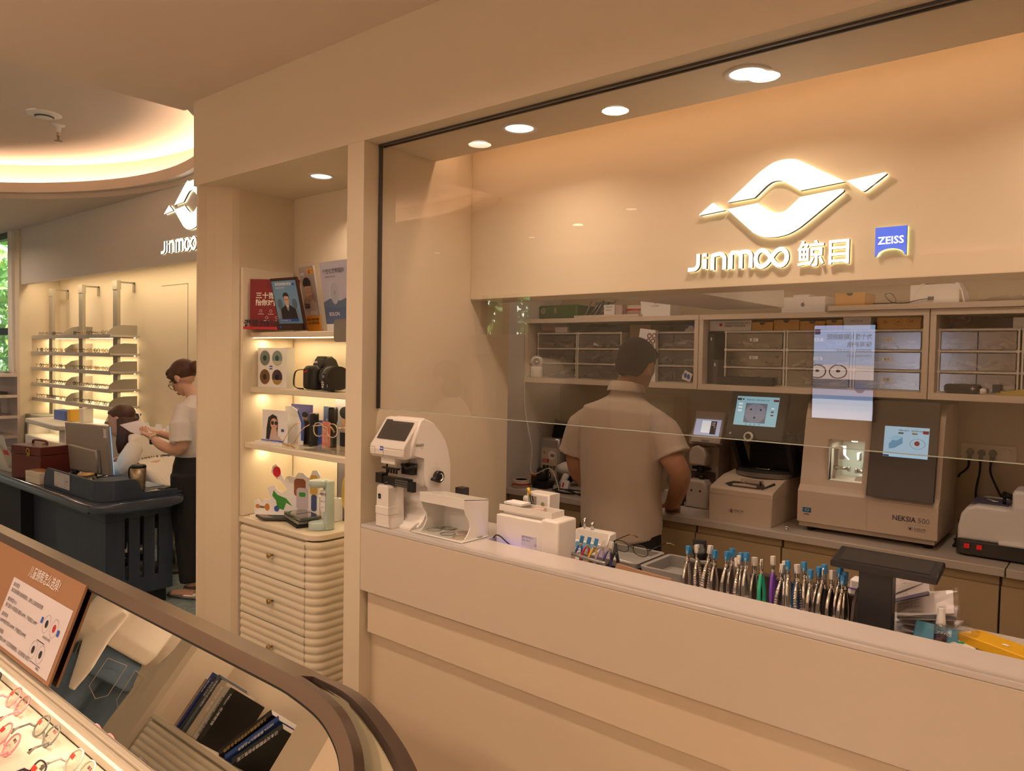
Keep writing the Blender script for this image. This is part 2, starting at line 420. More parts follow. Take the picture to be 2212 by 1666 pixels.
o = b.obj('window_3', kind='structure'); MB(WGL).fc([(-7.13, -4.67, 1.93), (-6.22, -4.67, 1.93), (-6.22, -4.67, 2.53), (-7.13, -4.67, 2.53)], [(0, 1, 2, 3)]).obj('pane', o)
# book niche partition behind the camera
b = MB(WALL); b.prism([(-3.98, -.86), (-3.96, -.82), (-3.92, -.8), (-3.80, -.8), (-3.77, -.82), (-3.76, -.86), (-3.76, -1.12), (-3.98, -1.12)], 'z', 0, 1.82)
b.box(-3.76, -2.55, -1.18, -1.08, 0, 1.82).box(-2.76, -2.55, -1.08, -.8, 0, 1.82).box(-3.76, -2.76, -1.08, -.8, 1.68, 1.82).box(-4.6, -3.98, -1.18, -1.08, 0, 1.82)
struct('wall_book_niche', b)
# hedge outside
def foliage(name, cx, cy, w, h, dpt, label, n=2600, z0=0, s=.05, seed=3):
    rnd = random.Random(seed); gm = mat('leaf_green', (.22, .42, .07), .5, noise=.5, nscale=1.3)
    gy = mat('leaf_yellow', (.42, .50, .08), .5)
    b = MB(gm)
    for i in range(n):
        x, y, z = cx+rnd.uniform(-w, w)/2, cy+rnd.uniform(-dpt, dpt)/2, z0+rnd.uniform(0, h)
        T = Matrix.Translation((x, y, z)) @ Euler((rnd.uniform(0, 6), rnd.uniform(0, 6), rnd.uniform(0, 6))).to_matrix().to_4x4()
        k = s*rnd.uniform(.6, 1.5); b.faces([T @ Vector(p) for p in ((-k, 0, 0), (0, -k*.45, .1*k), (k, 0, 0), (0, k*.45, .1*k))], [(0, 1, 2, 3)], gy if rnd.random() < .22 else gm)
    o = b.obj(name, kind='stuff'); tag(o, label, 'hedge'); return o
foliage('hedge', -12.2, 4.1, 5.5, 3.2, 1.0, 'green leafy hedge outside the dark-framed window at far left', 5200, s=.09)
foliage('shrub', -7, -6.0, 3.2, 3.4, 1.0, 'green and yellow shrub outside the rear window, seen as a reflection in the glass', 5200, s=.10, seed=9)
sun = bpy.data.lights.new('sun', 'SUN'); sun.energy = 20; sun.angle = R(2); so = bpy.data.objects.new('sun', sun); COL.objects.link(so); so.rotation_euler = (R(-6), R(12), 0)
struct('floor_outside', MB(mat('paving', (.3, .3, .28), .9)).box(-20, 6, 3.8, 12, -.1, 0).box(-20, 6, -12, -4.75, -.1, 0))
# ---------------------------------------------------------------- recessed lights
def downlight(x, y, z, r, label, on=True, group=None):
    t = thing('recessed_light', label, 'ceiling light', (x, y, z), 0, group)
    MB(WHITEM).lathe([(r, 0), (r, -.004), (r*.80, -.004), (r*.76, .0)], (0, 0, 0), close=False).obj('trim_ring', t)
    MB(LED if on else WHITEM).lathe([(0, -.0015), (r*.78, -.0015)], (0, 0, 0), close=False).obj('diffuser', t)
    return t
downlight(-1.448, 1.756, 2.344, .055, 'round recessed downlight in the soffit, left one behind the glass')
downlight(-.738, 1.752, 2.344, .055, 'round recessed downlight in the soffit above the large wall emblem')
downlight(0, 1.752, 2.344, .055, 'round recessed downlight in the soffit beyond the right picture edge')
downlight(-2.448, 1.767, 2.344, .05, 'round recessed downlight in the ceiling of the shelf niche')
for x, y in [(-2.46, .57), (-1.68, .6), (-1.058, .6), (.2, .6), (-2.69, -1.23), (-1.2, -1.4), (.4, -1.6), (-2.2, -3.2), (0, -3.3)]:
    downlight(x, y, 2.69, .05, 'round downlight in the shop ceiling, seen only mirrored in the glass', group='shop ceiling downlights')
for x, y in [(-4.3, -2.9), (-5.2, -3.3), (-7, -3.6), (-9.3, -1.0), (-3.6, 1.9), (-9.6, 1.8)]:
    downlight(x, y, 3.0, .05, 'round downlight in the ceiling around the round recess', group='downlights around the round recess')
# smoke detector + sprinkler under the round recess
t = thing('smoke_detector', 'round white smoke detector on the raised round ceiling', 'smoke detector', (-6.02, 1.99, 3.33))
MB(WHITEM).lathe([(0, -.03), (.05, -.03), (.06, -.02), (.09, -.012), (.11, -.006), (.11, 0)], (0, 0, 0)).obj('housing', t)
MB(DARK).lathe([(.052, -.027), (.064, -.020)], (0, 0, -.001), close=False).obj('vent_slot', t)
t = thing('fire_sprinkler', 'small pendent fire sprinkler hanging below the raised round ceiling', 'sprinkler', (-6.22, 2.15, 3.33))
MB(WHITEM).lathe([(.045, 0), (.045, -.008), (.02, -.02), (.014, -.06)], (0, 0, 0)).obj('escutcheon', t)
MB(mat('brass_dull', (.4, .32, .2), .4, metal=.7)).cyl((0, 0, -.05), (0, 0, -.09), .012).tube([(-.014, 0, -.085), (-.016, 0, -.105), (0, 0, -.12)], .004).tube([(.014, 0, -.085), (.016, 0, -.105), (0, 0, -.12)], .004).lathe([(0, -.12), (.026, -.12), (.026, -.124), (0, -.124)], (0, 0, 0)).obj('head', t)
# ================================================================ SERVICE COUNTER
STONE = mat('white_stone', (.60, .555, .53), .22, noise=.06, nscale=3, coat=.3)
APRON = mat('counter_lacquer', (.62, .53, .43), .35, coat=.25)
APRON2 = mat('counter_lacquer_warm', (.68, .56, .42), .4)
t = thing('service_counter', 'long cream service counter with a white stone ledge under the glass pane', 'counter', (-.5, 1.56, 0))
W(t, APRON).box(-1.932, .945, 1.56, 1.578, .881, 1.086, bev=.0015).obj('apron_panel', t)
b = W(t, STONE); b.box(-1.932, .945, 1.56, 1.69, 1.086, 1.10, bev=.003).box(-1.932, -1.492, 1.69, 1.87, 1.086, 1.10).box(-1.932, .945, 1.69, 2.05, 1.015, 1.03).box(-1.932, .945, 1.684, 1.69, 1.03, 1.086).box(-1.932, -1.492, 1.866, 1.87, 1.03, 1.086)
b.obj('worktop', t)
W(t, APRON2).box(-1.922, .945, 1.585, 1.60, .737, .881).obj('middle_panel', t)
W(t, APRON2).box(-1.932, .945, 1.61, 1.63, 0, .745).box(-1.932, .945, 2.03, 2.05, 0, 1.015).obj('lower_panel', t)
# back counter: cabinets + worktops
CAB = mat('cabinet_brown', (.47, .36, .22), .45)
CABD = mat('cabinet_shadow_gap', (.10, .07, .045), .7)
names = [(-2.615, -2.12, 'tan base cabinet under the back counter at its far left end'), (-2.12, -1.497, 'tan base cabinet behind the standing man in the beige shirt'), (-1.497, -1.107, 'narrow tan base cabinet below the black-screen frame tracer'),
         (-1.107, -.335, 'wide tan base cabinet below the large cream lens edger'), (-.335, .945, 'tan base cabinet below the white hand grinder')]
for x0, x1, lb in names:
    t = thing('base_cabinet', lb, 'cabinet', ((x0+x1)/2, 3.35, 0), group='back counter base cabinets')
    W(t, CABD).box(x0+.001, x1-.001, 3.135, 3.598, .07, .913).obj('body', t)
    d = W(t, CAB).box(x0+.003, x1-.003, 3.112, 3.131, .09, .878, bev=.002).obj('door', t)
    W(t, CAB).box(x0+.005, x1-.005, 3.1315, 3.136, .878, .913).obj('grip_channel', t)
for x0, x1, lb in [(-2.617, -.322, 'grey-white stone worktop on the back counter, long left piece'), (-.318, .945, 'grey-white stone worktop on the back counter, right piece under the hand grinder')]:
    o = MB(mat('back_stone', (.60, .54, .49), .25, noise=.05, nscale=4)).box(x0, x1, 3.1, 3.598, .914, .945, bev=.003).obj('stone_worktop'); tag(o, lb, 'worktop')
# wall shelf units
SH = mat('shelf_board', (.70, .60, .50), .45)
for x0, x1, lb in [(-2.615, -1.574, 'open wall shelf unit at left, holding the white camera and drawers'), (-1.57, -.614, 'open wall shelf unit in the middle, full of clear drawers under yellow boxes'), (-.61, .945, 'open wall shelf unit at right, above the power sockets')]:
    t = thing('wall_shelf_unit', lb, 'shelf', ((x0+x1)/2, 3.42, 1.52))
    W(t, SH).box(x0, x1, 3.25, 3.598, 1.520, 1.546).obj('bottom_board', t)
    W(t, SH).box(x0, x1, 3.25, 3.598, 1.846, 1.869).obj('top_board', t)
    W(t, SH).box(x0, x0+.02, 3.252, 3.598, 1.546, 1.846).obj('side_board', t)
    W(t, SH).box(x1-.02, x1, 3.252, 3.598, 1.546, 1.846).obj('side_board', t)
o = MB(SH).box(-.99, .9, 3.24, 3.45, 1.8705, 1.892).obj('loose_board'); tag(o, 'loose cream board lying on top of the right wall shelf units', 'board')
o = MB(SH).box(-2.29, -1.9, 3.26, 3.5, 1.8705, 1.882).obj('loose_board'); tag(o, 'thin cream board lying on top of the left wall shelf unit', 'board')
# clear drawer organizers
DRW = glassy('drawer_plastic', (.80, .77, .74), 1.6, .15, extra=.10)
DRWF = mat('drawer_frame', (.66, .61, .56), .4)
def clutter(b, x0, x1, y, z0, z1, rnd, cols, n=6):
    for i in range(n):
        c = rnd.choice(cols); x = rnd.uniform(x0+.02, x1-.02); z = z0+rnd.uniform(0, (z1-z0)*.35)
        T = Matrix.Translation((x, y+rnd.uniform(0, .1), z+.008)) @ Euler((rnd.uniform(-.5, .5), rnd.uniform(-.5, .5), rnd.uniform(0, 3))).to_matrix().to_4x4()
        T0 = b.T; b.T = T0 @ T if T0 is not None else T
        s = rnd.uniform(.018, .045); b.box(-s, s, -s*.5, s*.5, -.006, .006, m=c); b.T = T0
BAGW = mat('milky_plastic', (.62, .58, .55), .3); CL = [BAGW, BAGW, BAGW, PAPER, DARK, mat('clutter_grey', (.22, .20, .19), .5), mat('clutter_blue', (.06, .09, .2), .5), mat('clutter_brown', (.2, .12, .07), .6)]
rnd = random.Random(5)
def organizer(x0, x1, rows, label, split=False, tags=None, y=3.30):
    z0, z1 = rows[0], rows[-1]
    t = thing('drawer_organizer', label, 'drawer organizer', ((x0+x1)/2, y+.13, z0), group='clear drawer organizers')
    fr = W(t, DRWF)
    for a in rows: fr.box(x0, x1, y, y+.25, a-.004 if a != rows[0] else a, a+.004)
    fr.box(x0, x0+.006, y, y+.25, z0, z1).box(x1-.006, x1, y, y+.25, z0, z1).box(x0, x1, y+.244, y+.25, z0, z1)
    for a in rows:
        for xx in (x0, x1): fr.cyl((xx+(.004 if xx == x0 else -.004), y-.002, a), (xx+(.004 if xx == x0 else -.004), y+.01, a), .007, n=10)
    fr.obj('frame', t)
    for k in range(len(rows)-1):
        xs = [x0+.008, (x0+x1)/2, x1-.008] if split else [x0+.008, x1-.008]
        for j in range(len(xs)-1):
            a, c = xs[j]+.002, xs[j+1]-.002; lo, hi = rows[k]+.006, rows[k+1]-.008
            d = W(t, DRW); d.box(a, c, y-.004, y-.002, lo, hi).box(a, c, y-.0045, y-.0015, lo+.016, lo+.018)
            d = d.obj('drawer', t)
            cb = W(t, BAGW); clutter(cb, a, c, y+.03, lo, hi, rnd, CL); cb.obj('contents', d)
            if tags and tags[k]:
                lb = W(t, PAPER); mx = (a+c)/2; lb.box(mx-.018, mx+.02, y-.006, y-.0045, lo+.032, lo+.046)
                lb.text(tags[k], (mx, y-.0064, lo+.0345), .009, INK, al='c'); lb.obj('handwritten_tag', d)
RW = [1.5465, 1.628, 1.708, 1.79]
organizer(-2.561, -2.297, RW, 'clear drawer stack right beside the white indoor camera')
organizer(-2.291, -2.02, RW, 'clear drawer stack on the left wall shelf, behind the crumpled plastic bags', split=True)
organizer(-1.85, -1.60, RW, 'clear drawer stack at the right end of the left wall shelf unit', split=True)
organizer(-1.462, -1.185, RW, 'clear drawer stack in the middle shelf unit, above the black box files', tags=['', '基片', '裏片'])
organizer(-1.178, -.905, RW, 'clear drawer stack in the middle shelf unit, below the row of yellow boxes', tags=['', '小台', '片子'])
organizer(-.899, -.64, RW, 'clear drawer stack at the right end of the middle shelf unit', tags=['日期', '单片', '托纸片'])
organizer(-.588, -.325, RW, 'clear split drawer stack just right of the middle shelf divider', split=True)
organizer(-.318, -.05, RW, 'clear split drawer stack at the right picture edge', split=True)
# yellow boxes etc on the organizers
def carton(x0, x1, y0, y1, z0, z1, m, label, notch=False, cat='box', texts=(), group=None, name='carton_box', extra=None):
    t = thing(name, label, cat, ((x0+x1)/2, (y0+y1)/2, z0), group=group)
    W(t, m).box(x0, x1, y0, y1, z0, z1, bev=.0015).obj('body', t)
    W(t, m).box(x0-.0008, x1+.0008, y0-.0008, y1, z1-.012, z1+.001).obj('lid_edge', t)
    if notch:
        W(t, INK).poly(ell((x0+x1)/2, z1-.0008, .013, .011, 12, 180, 360), (0, y0-.0012, 0), m=INK).obj('thumb_notch', t)
    if texts or extra:
        b = W(t, INKG)
        for s, px, pz, h, mm, al in texts: b.text(s, (px, y0-.0015, pz), h, mm, al=al)
        if extra: extra(b, y0-.0015)
        b.obj('print', t)
    return t
for x0, x1, z1, lb in [(-1.34, -1.245, 1.832, 'first yellow cardboard box from the left on the clear drawers'), (-1.24, -1.13, 1.84, 'second yellow cardboard box from the left on the clear drawers'), (-1.125, -1.02, 1.833, 'third yellow cardboard box from the left on the clear drawers'), (-1.015, -.95, 1.836, 'yellow cardboard box touching the white lens box')]:
    carton(x0, x1, 3.31, 3.5, 1.7955, z1, BOXC, lb, notch=True, group='yellow boxes on the drawer stacks')
carton(-1.545, -1.345, 3.312, 3.5, 1.7955, 1.842, PAPER, 'long white lens box with a small red stamp, left of the yellow boxes', texts=[('抗菌渐进多焦点镜片系列', -1.47, 1.826, .008, INK, 'l'), ('树脂镜片专用包装盒', -1.47, 1.814, .008, INK, 'l')], extra=lambda b, y: b.poly(ell(-1.49, 1.824, .008), (0, y, 0), m=RED))
carton(-.946, -.84, 3.312, 3.5, 1.7955, 1.845, PAPER, 'white lens box among the yellow boxes on the drawer stack', texts=[('HOYA', -.893, 1.825, .012, INKG, 'c')])
carton(-.815, -.655, 3.312, 3.5, 1.7955, 1.842, BOXC, 'wide yellow box printed with three ring symbols', texts=[('93', -.785, 1.82, .011, INK, 'c'), ('65', -.735, 1.82, .010, INK, 'c'), ('59', -.69, 1.82, .011, INK, 'c')],
       extra=lambda b, y: [b.fc([(cx+r*math.cos(R(a*20)), y, 1.825+r*math.sin(R(a*20))) for r in (.014, .0148) for a in range(18)], [(i, (i+1) % 18, (i+1) % 18+18, i+18) for i in range(18)], INK) for cx in (-.735, -.69)])
# things on the top of the shelf units
b0 = carton(-1.205, -1.02, 3.3, 3.5, 1.8705, 1.937, PAPER, 'white electronics box with a grey fruit logo on top of the shelf unit', extra=lambda b, y: b.poly(ell(-1.113, 1.905, .008, .009, 16), (0, y, 0), m=INKG).poly([(-1.112, 1.914), (-1.107, 1.921), (-1.108, 1.915)], (0, y, 0), m=INKG))
o = MB(PAPER).box(-1.17, -1.10, 3.34, 3.45, 1.9385, 1.952, bev=.002).obj('small_white_box'); tag(o, 'small white box lying on the white electronics box', 'box')
carton(-.968, -.852, 3.26, 3.42, 1.8925, 1.944, BOXC, 'yellow box standing alone on the loose board above the shelves', notch=True)
t = thing('arched_stand', 'white arched plastic stand on the board above the right shelves', 'display stand', (-.56, 3.33, 1.8925))
pr = [(-.65+.0, 1.8925)]
W(t, WHITE).prism([(-.69, 1.8925), (-.675, 1.93), (-.655, 1.965), (-.62, 1.985), (-.57, 1.99), (-.53, 1.975), (-.51, 1.94), (-.50, 1.8925), (-.505, 1.8925), (-.515, 1.938), (-.535, 1.968), (-.57, 1.983), (-.62, 1.978), (-.65, 1.96), (-.668, 1.928), (-.682, 1.8925)], 'y', 3.27, 3.40).box(-.688, -.52, 3.272, 3.278, 1.893, 1.965).obj('arch', t)
W(t, BLACK).tube(smooth_path([(-.615, 3.268, 1.912), (-.66, 3.262, 1.905), (-.7, 3.262, 1.896), (-.75, 3.265, 1.90), (-.78, 3.27, 1.93), (-.755, 3.27, 1.935), (-.74, 3.265, 1.90), (-.82, 3.262, 1.897)]), .0018).box(-.625, -.605, 3.264, 3.27, 1.906, 1.918).obj('cable', t)
def crumple(name, c, d, m, label, cat, seed=1, n=7, group=None, amp=.5):
    """creased plastic bag: a folded flat pouch"""
    rnd = random.Random(seed); nx, ny = 9, 7; V = []
    for s in (0, 1):
        for i in range(nx):
            for j in range(ny):
                u, v = i/(nx-1), j/(ny-1); e = min(1, 4*min(u, 1-u, v, 1-v))
                h = (e*.6+.15)*d[2]*(1 if s else .05)*(1+amp*rnd.uniform(-1, 1))
                V.append((c[0]+(u-.5)*d[0]+rnd.uniform(-1, 1)*d[0]*.03, c[1]+(v-.5)*d[1]+rnd.uniform(-1, 1)*d[1]*.03, c[2]+max(.0005, h)))
    fs = []; N = nx*ny
    for i in range(nx-1):
        for j in range(ny-1):
            a = i*ny+j; fs.append((a, a+1, a+ny+1, a+ny)); fs.append((a+N, a+N+ny, a+N+ny+1, a+N+1))
    for i in range(nx-1): fs.append((i*ny, (i+1)*ny, (i+1)*ny+N, i*ny+N)); fs.append((i*ny+ny-1, i*ny+ny-1+N, (i+1)*ny+ny-1+N, (i+1)*ny+ny-1))
    b = MB(m); b.faces(V, fs, m); o = b.obj(name); tag(o, label, cat, group); return o
crumple('plastic_bag', (-.38, 3.35, 1.8925), (.17, .14, .03), CLEARB, 'clear plastic bag lying on the board above the right shelves', 'bag', 3)
crumple('plastic_bag', (-2.36, 3.275, 1.547), (.18, .03, .03), CLEARB, 'flat crinkled plastic bag right beside the white indoor camera', 'bag', 4)
crumple('plastic_bag', (-2.1, 3.275, 1.547), (.17, .035, .05), CLEARB, 'puffed crinkled plastic bag in front of the left clear drawers', 'bag', 5)
crumple('plastic_bag', (-2.2, 3.4, 1.795), (.24, .16, .05), CLEARB, 'crinkled plastic bag lying on top of the left clear drawers', 'bag', 8)
o = MB(mat('pink_cloth', (.35, .18, .15), .9, sheen=.3)).tube([(-2.545, 3.33, 1.826), (-2.40, 3.36, 1.822)], [.032, .028], sy=.75, n=14).obj('rolled_towel'); tag(o, 'rolled dusty-pink cloth on the clear drawers at left', 'towel')
o = MB(PAPER).box(-2.45, -2.37, 3.312, 3.33, 1.7965, 1.825).obj('white_card_box'); tag(o, 'small white carton in front of the rolled pink cloth', 'box')
o = MB(mat('kraft', (.30, .18, .09), .7)).box(-1.99, -1.87, 3.33, 3.55, 1.547, 1.83).obj('brown_folder'); tag(o, 'tall brown cardboard folder behind the standing man\'s head', 'folder')
t = thing('patterned_bag', 'tall white bag printed with dark red interlocking rings, beside the man\'s head', 'bag', (-1.88, 3.27, 1.547))
b = W(t, PAPER).prism([(-1.93, 1.547), (-1.80, 1.547), (-1.805, 1.80), (-1.89, 1.81)], 'y', 3.262, 3.29); b.obj('bag_body', t)
b = W(t, mat('ring_red', (.16, .02, .03), .5))
for k in range(9):
    for j in range(2):
        cx, cz = -1.885+.006*k+.026*j, 1.565+.026*k
        b.fc([(cx+r*math.cos(R(a*30)), 3.2605, cz+r*math.sin(R(a*30))) for r in (.008, .013) for a in range(12)], [(i, (i+1) % 12, (i+1) % 12+12, i+12) for i in range(12)])
b.obj('ring_print', t)
carton(-1.912, -1.748, 3.30, 3.42, 1.8705, 1.945, PAPER, 'plain white box with small grey lettering on top of the left shelf unit', texts=[('HUWARE', -1.83, 1.918, .007, INKG, 'c'), ('H', -1.83, 1.93, .009, INKG, 'c')])
carton(-2.13, -2.065, 3.30, 3.38, 1.8825, 1.935, PAPER, 'white printed carton standing on the thin board above the left shelves', texts=[('✓ 抗蓝光镜片', -2.125, 1.922, .006, INK, 'l'), ('✓ 防雾清洁', -2.125, 1.905, .006, INK, 'l')])
carton(-2.06, -2.02, 3.30, 3.38, 1.8825, 1.933, mat('pale_pink', (.5, .38, .36), .6), 'pale pink printed carton next to the white one above the left shelves')
t = thing('tape_roll', 'roll of white tape with a red stripe on top of the left shelf unit', 'tape', (-1.97, 3.36, 1.8825))
W(t, mat('tape_cream', (.55, .45, .36), .4)).lathe([(.038, 0), (.056, 0), (.056, .048), (.038, .048), (.038, 0)], (-1.965, 3.36, 1.8825), close=False).obj('roll', t)
W(t, RED).lathe([(.0565, .02), (.0565, .030)], (-1.965, 3.36, 1.8825), close=False).obj('red_stripe', t)
GRN = mat('green_tool', (.05, .11, .02), .5)
t = thing('green_tool_case', 'dark green tool case on top of the left wall shelf unit', 'case', (-2.42, 3.4, 1.8705))
W(t, GRN).box(-2.56, -2.30, 3.3, 3.5, 1.8705, 1.945, bev=.01).obj('body', t)
W(t, GREYM).cyl((-2.52, 3.298, 1.915), (-2.52, 3.29, 1.915), .018).box(-2.45, -2.43, 3.296, 3.3, 1.90, 1.93).obj('latch', t)
t = thing('hand_tool_bundle', 'bundle of grey hand tools above the left shelves, beside the green case', 'tools', (-2.22, 3.36, 1.8825))
b = W(t, GREYM)
for i in range(7): b.cyl((-2.28+.02*i, 3.35+.01*(i % 3), 1.888), (-2.26+.028*i+.03*math.sin(i*2), 3.38, 1.965-.008*(i % 3)), .004+.001*(i % 2), n=8)
b.box(-2.24, -2.16, 3.38, 3.44, 1.8826, 1.96, m=mat('tool_grey', (.12, .13, .13), .5), bev=.005).obj('tools', t)
# small items on right / mid shelves
t = thing('binder_box', 'black box file standing at the left end of the middle shelf unit', 'box', (-1.515, 3.4, 1.547)); W(t, BLACKM).box(-1.545, -1.515, 3.3, 3.55, 1.547, 1.79).obj('body', t); W(t, PAPER).box(-1.533, -1.527, 3.298, 3.3, 1.75, 1.765).obj('spine_label', t)
t = thing('binder_box', 'shorter dark box file leaning beside the tall black one', 'box', (-1.495, 3.4, 1.547)); W(t, DARK).box(-1.512, -1.487, 3.285, 3.5, 1.547, 1.66).obj('body', t); W(t, PAPER).box(-1.505, -1.499, 3.283, 3.285, 1.63, 1.645).obj('spine_label', t)
o = MB(BLACKM).box(-1.48, -1.22, 3.262, 3.293, 1.547, 1.585, bev=.003).obj('flat_black_case'); tag(o, 'long flat black case in front of the lowest clear drawer in the middle shelf', 'case')
t = thing('cloud_ornament', 'blue and white cloud-shaped ornament on the drawers at the right of the left shelf unit', 'ornament', (-1.65, 3.34, 1.7945))
W(t, PAPER).prism([(-1.68, 1.7945), (-1.625, 1.7945), (-1.622, 1.806), (-1.636, 1.812), (-1.645, 1.824), (-1.66, 1.824), (-1.668, 1.812), (-1.682, 1.806)], 'y', 3.33, 3.34).obj('cloud', t); W(t, BLUE).box(-1.685, -1.61, 3.345, 3.36, 1.7945, 1.83, bev=.004).obj('blue_back', t)
o = MB(mat('teal', (.05, .25, .3), .5)).ball((-1.607, 3.35, 1.812), .012).obj('teal_ball'); tag(o, 'small teal ball beside the cloud ornament', 'ball')
t = thing('sticker_sheet', 'white sticker sheet with blue ovals leaning on the lowest drawer', 'sticker', (-1.64, 3.29, 1.56))
W(t, PAPER).prism([(-1.672, 1.567), (-1.63, 1.552), (-1.615, 1.59), (-1.655, 1.61)], 'y', 3.288, 3.2895).obj('sheet', t)
W(t, BLUE).poly(ell(-1.652, 1.583, .008, .013, 16), (0, 3.2875, 0)).poly(ell(-1.636, 1.577, .008, .013, 16), (0, 3.2875, 0)).obj('ovals', t)
t = thing('dark_pouch', 'small black patterned pouch lying on the shelf at right, in front of the drawers', 'pouch', (-.50, 3.275, 1.547))
W(t, BLACKM).box(-.56, -.44, 3.262, 3.29, 1.547, 1.583, bev=.012).obj('pouch', t); W(t, GREYM).text('✚', (-.47, 3.261, 1.56), .014).obj('cross_print', t)
o = MB(PAPER).lathe([(.004, 0), (.011, .002), (.011, .018), (.006, .022)], (-.43, 3.268, 1.547)).obj('small_nozzle'); tag(o, 'small white nozzle next to the black pouch on the right shelf', 'nozzle')
t = thing('yellow_sachet', 'yellow foil sachet on the right shelf next to a black clip', 'sachet', (-.33, 3.27, 1.547)); W(t, mat('sachet_yellow', (.5, .38, .05), .3)).prism([(-.39, 1.547), (-.2, 1.547), (-.2, 1.575), (-.30, 1.572), (-.36, 1.56), (-.39, 1.562)], 'y', 3.262, 3.275).obj('sachet', t); W(t, BLACK).box(-.40, -.375, 3.258, 3.262, 1.555, 1.585).obj('clip', t)
t = thing('plush_toy', 'dark red plush toy on top of the drawers in the right shelf', 'toy', (-.53, 3.36, 1.7945)); W(t, mat('plush', (.10, .02, .03), .9, sheen=.5)).ball((-.53, 3.36, 1.818), (.03, .025, .024)).ball((-.505, 3.35, 1.834), .013).ball((-.55, 3.35, 1.835), .011).obj('body', t)
o = MB(BLACKM).box(-.33, -.15, 3.34, 3.5, 1.7955, 1.835, bev=.006).obj('black_camera_bag'); tag(o, 'black soft case on the drawers at the right picture edge', 'case')
o = MB(PAPER).box(-.35, -.29, 3.316, 3.318, 1.7955, 1.835).obj('parts_card'); tag(o, 'small white card in a bag leaning on the drawers at far right', 'card')
# indoor camera
t = thing('indoor_camera', 'white round-headed indoor security camera on the left wall shelf', 'security camera', (-2.552, 3.285, 1.547))
W(t, WHITE).lathe([(.030, 0), (.033, .004), (.033, .058), (.030, .062)], (-2.552, 3.285, 1.547)).obj('base', t)
W(t, WHITE).ball((-2.552, 3.285, 1.635), (.036, .034, .034)).obj('head', t)
fc = Vector((.55, -.83, 0)); q = Vector((-2.552, 3.285, 1.635))+fc*.031
W(t, BLACK).cyl(q-fc*.01, q+fc*.003, .019).obj('face', t)
for s in (-1, 1):
    p = q+Vector((.83, .55, 0))*.009*s; W(t, mat('lens_ring', (.5, .45, .3), .3, metal=.6)).fc([p+fc*.0036+Vector((.83, .55, 0))*r*math.cos(R(a*30))+Vector((0, 0, r*math.sin(R(a*30)))) for r in (.005, .0065) for a in range(12)], [(i, (i+1) % 12, (i+1) % 12+12, i+12) for i in range(12)]).obj('lens_ring', t)
cb = MB(WHITE).tube(smooth_path([(-2.592, 3.262, 1.56), (-2.6, 3.24, 1.545), (-2.597, 3.235, 1.45), (-2.575, 3.22, 1.36), (-2.53, 3.2, 1.24), (-2.50, 3.19, 1.15), (-2.50, 3.18, 1.05), (-2.46, 3.17, 1.03), (-2.36, 3.17, 1.07), (-2.31, 3.17, .99), (-2.30, 3.17, .952)], 5), .0022).obj('white_cable'); tag(cb, 'thin white cable hanging from the indoor camera down to the counter', 'cable')
# ================================================================ MACHINES ON THE BACK COUNTER
CREAMP = mat('cream_machine', (.64, .53, .43), .4)
CREAMP2 = mat('cream_machine_dark', (.50, .41, .33), .4)
PANEL = mat('dark_front_panel', (.075, .058, .05), .28)
# --- lens edger
t = thing('lens_edger', 'large cream lens edging machine with a dark slanted front panel and touch screen', 'machine', (-.81, 3.37, .945))
side = [(3.215, .975), (3.20, .985), (3.20, 1.115), (3.212, 1.128), (3.225, 1.14), (3.275, 1.42), (3.30, 1.478), (3.34, 1.497), (3.53, 1.497), (3.55, 1.48), (3.555, .975)]
def notch_body():
    # left bay with the work window cut out, right bay solid
    b = W(t, CREAMP)
    def yz(z): # front surface depth at height z (upper part)
        return 3.225+(z-1.14)*(.05/.28)
    wx0, wx1, wz0, wz1 = -.962, -.832, 1.168, 1.335
    b.prism([(3.20, .985), (3.20, 1.115), (3.212, 1.128), (3.225, 1.14), (yz(wz0), wz0), (3.53, wz0), (3.55, .985)], 'x', -1.075, -.55)
    b.prism([(yz(wz1), wz1), (3.275, 1.42), (3.30, 1.478), (3.34, 1.497), (3.53, 1.497), (3.55, wz1)], 'x', -1.075, -.55)
    b.prism([(yz(wz0), wz0), (yz(wz1), wz1), (3.55, wz1), (3.55, wz0)], 'x', -1.075, wx0)
    b.prism([(yz(wz0), wz0), (yz(wz1), wz1), (3.55, wz1), (3.55, wz0)], 'x', wx1, -.55)
    b.box(wx0, wx1, 3.42, 3.44, wz0, wz1, m=mat('bay_white', (.70, .74, .66), .4))
    b.box(-1.07, -.56, 3.21, 3.54, .965, .985, m=CREAMP2)
    return b.obj('housing', t)
notch_body()
W(t, CREAMP).box(-.80, -.548, 3.192, 3.24, .985, 1.112, bev=.003).obj('drawer_front', t)
pn = [(3.178, 1.13), (3.192, 1.13), (3.262, 1.505), (3.25, 1.508)]
W(t, PANEL).prism(pn, 'x', -.802, -.562, bev=.003).obj('front_panel', t)
def slant(x, z, off=0): # point on the slanted panel
    k = (z-1.13)/.378; return (x, 3.178+k*.072-off, z)
vu = Vector((0, .072, .378)).normalized()
SCR = mat('screen_blue', (.30, .52, .72), .3, emit=.75); SCRW = mat('screen_white', (.85, .9, .95), .3, emit=.8); SCRD = mat('screen_dark', (.02, .03, .06), .4)
s = W(t, SCR); L = .165/.378*.385
s.rect(0, .158, 0, .120, slant(-.752, 1.291, .0015), v=vu, m=SCR)
o_ = slant(-.752, 1.291, .0022)
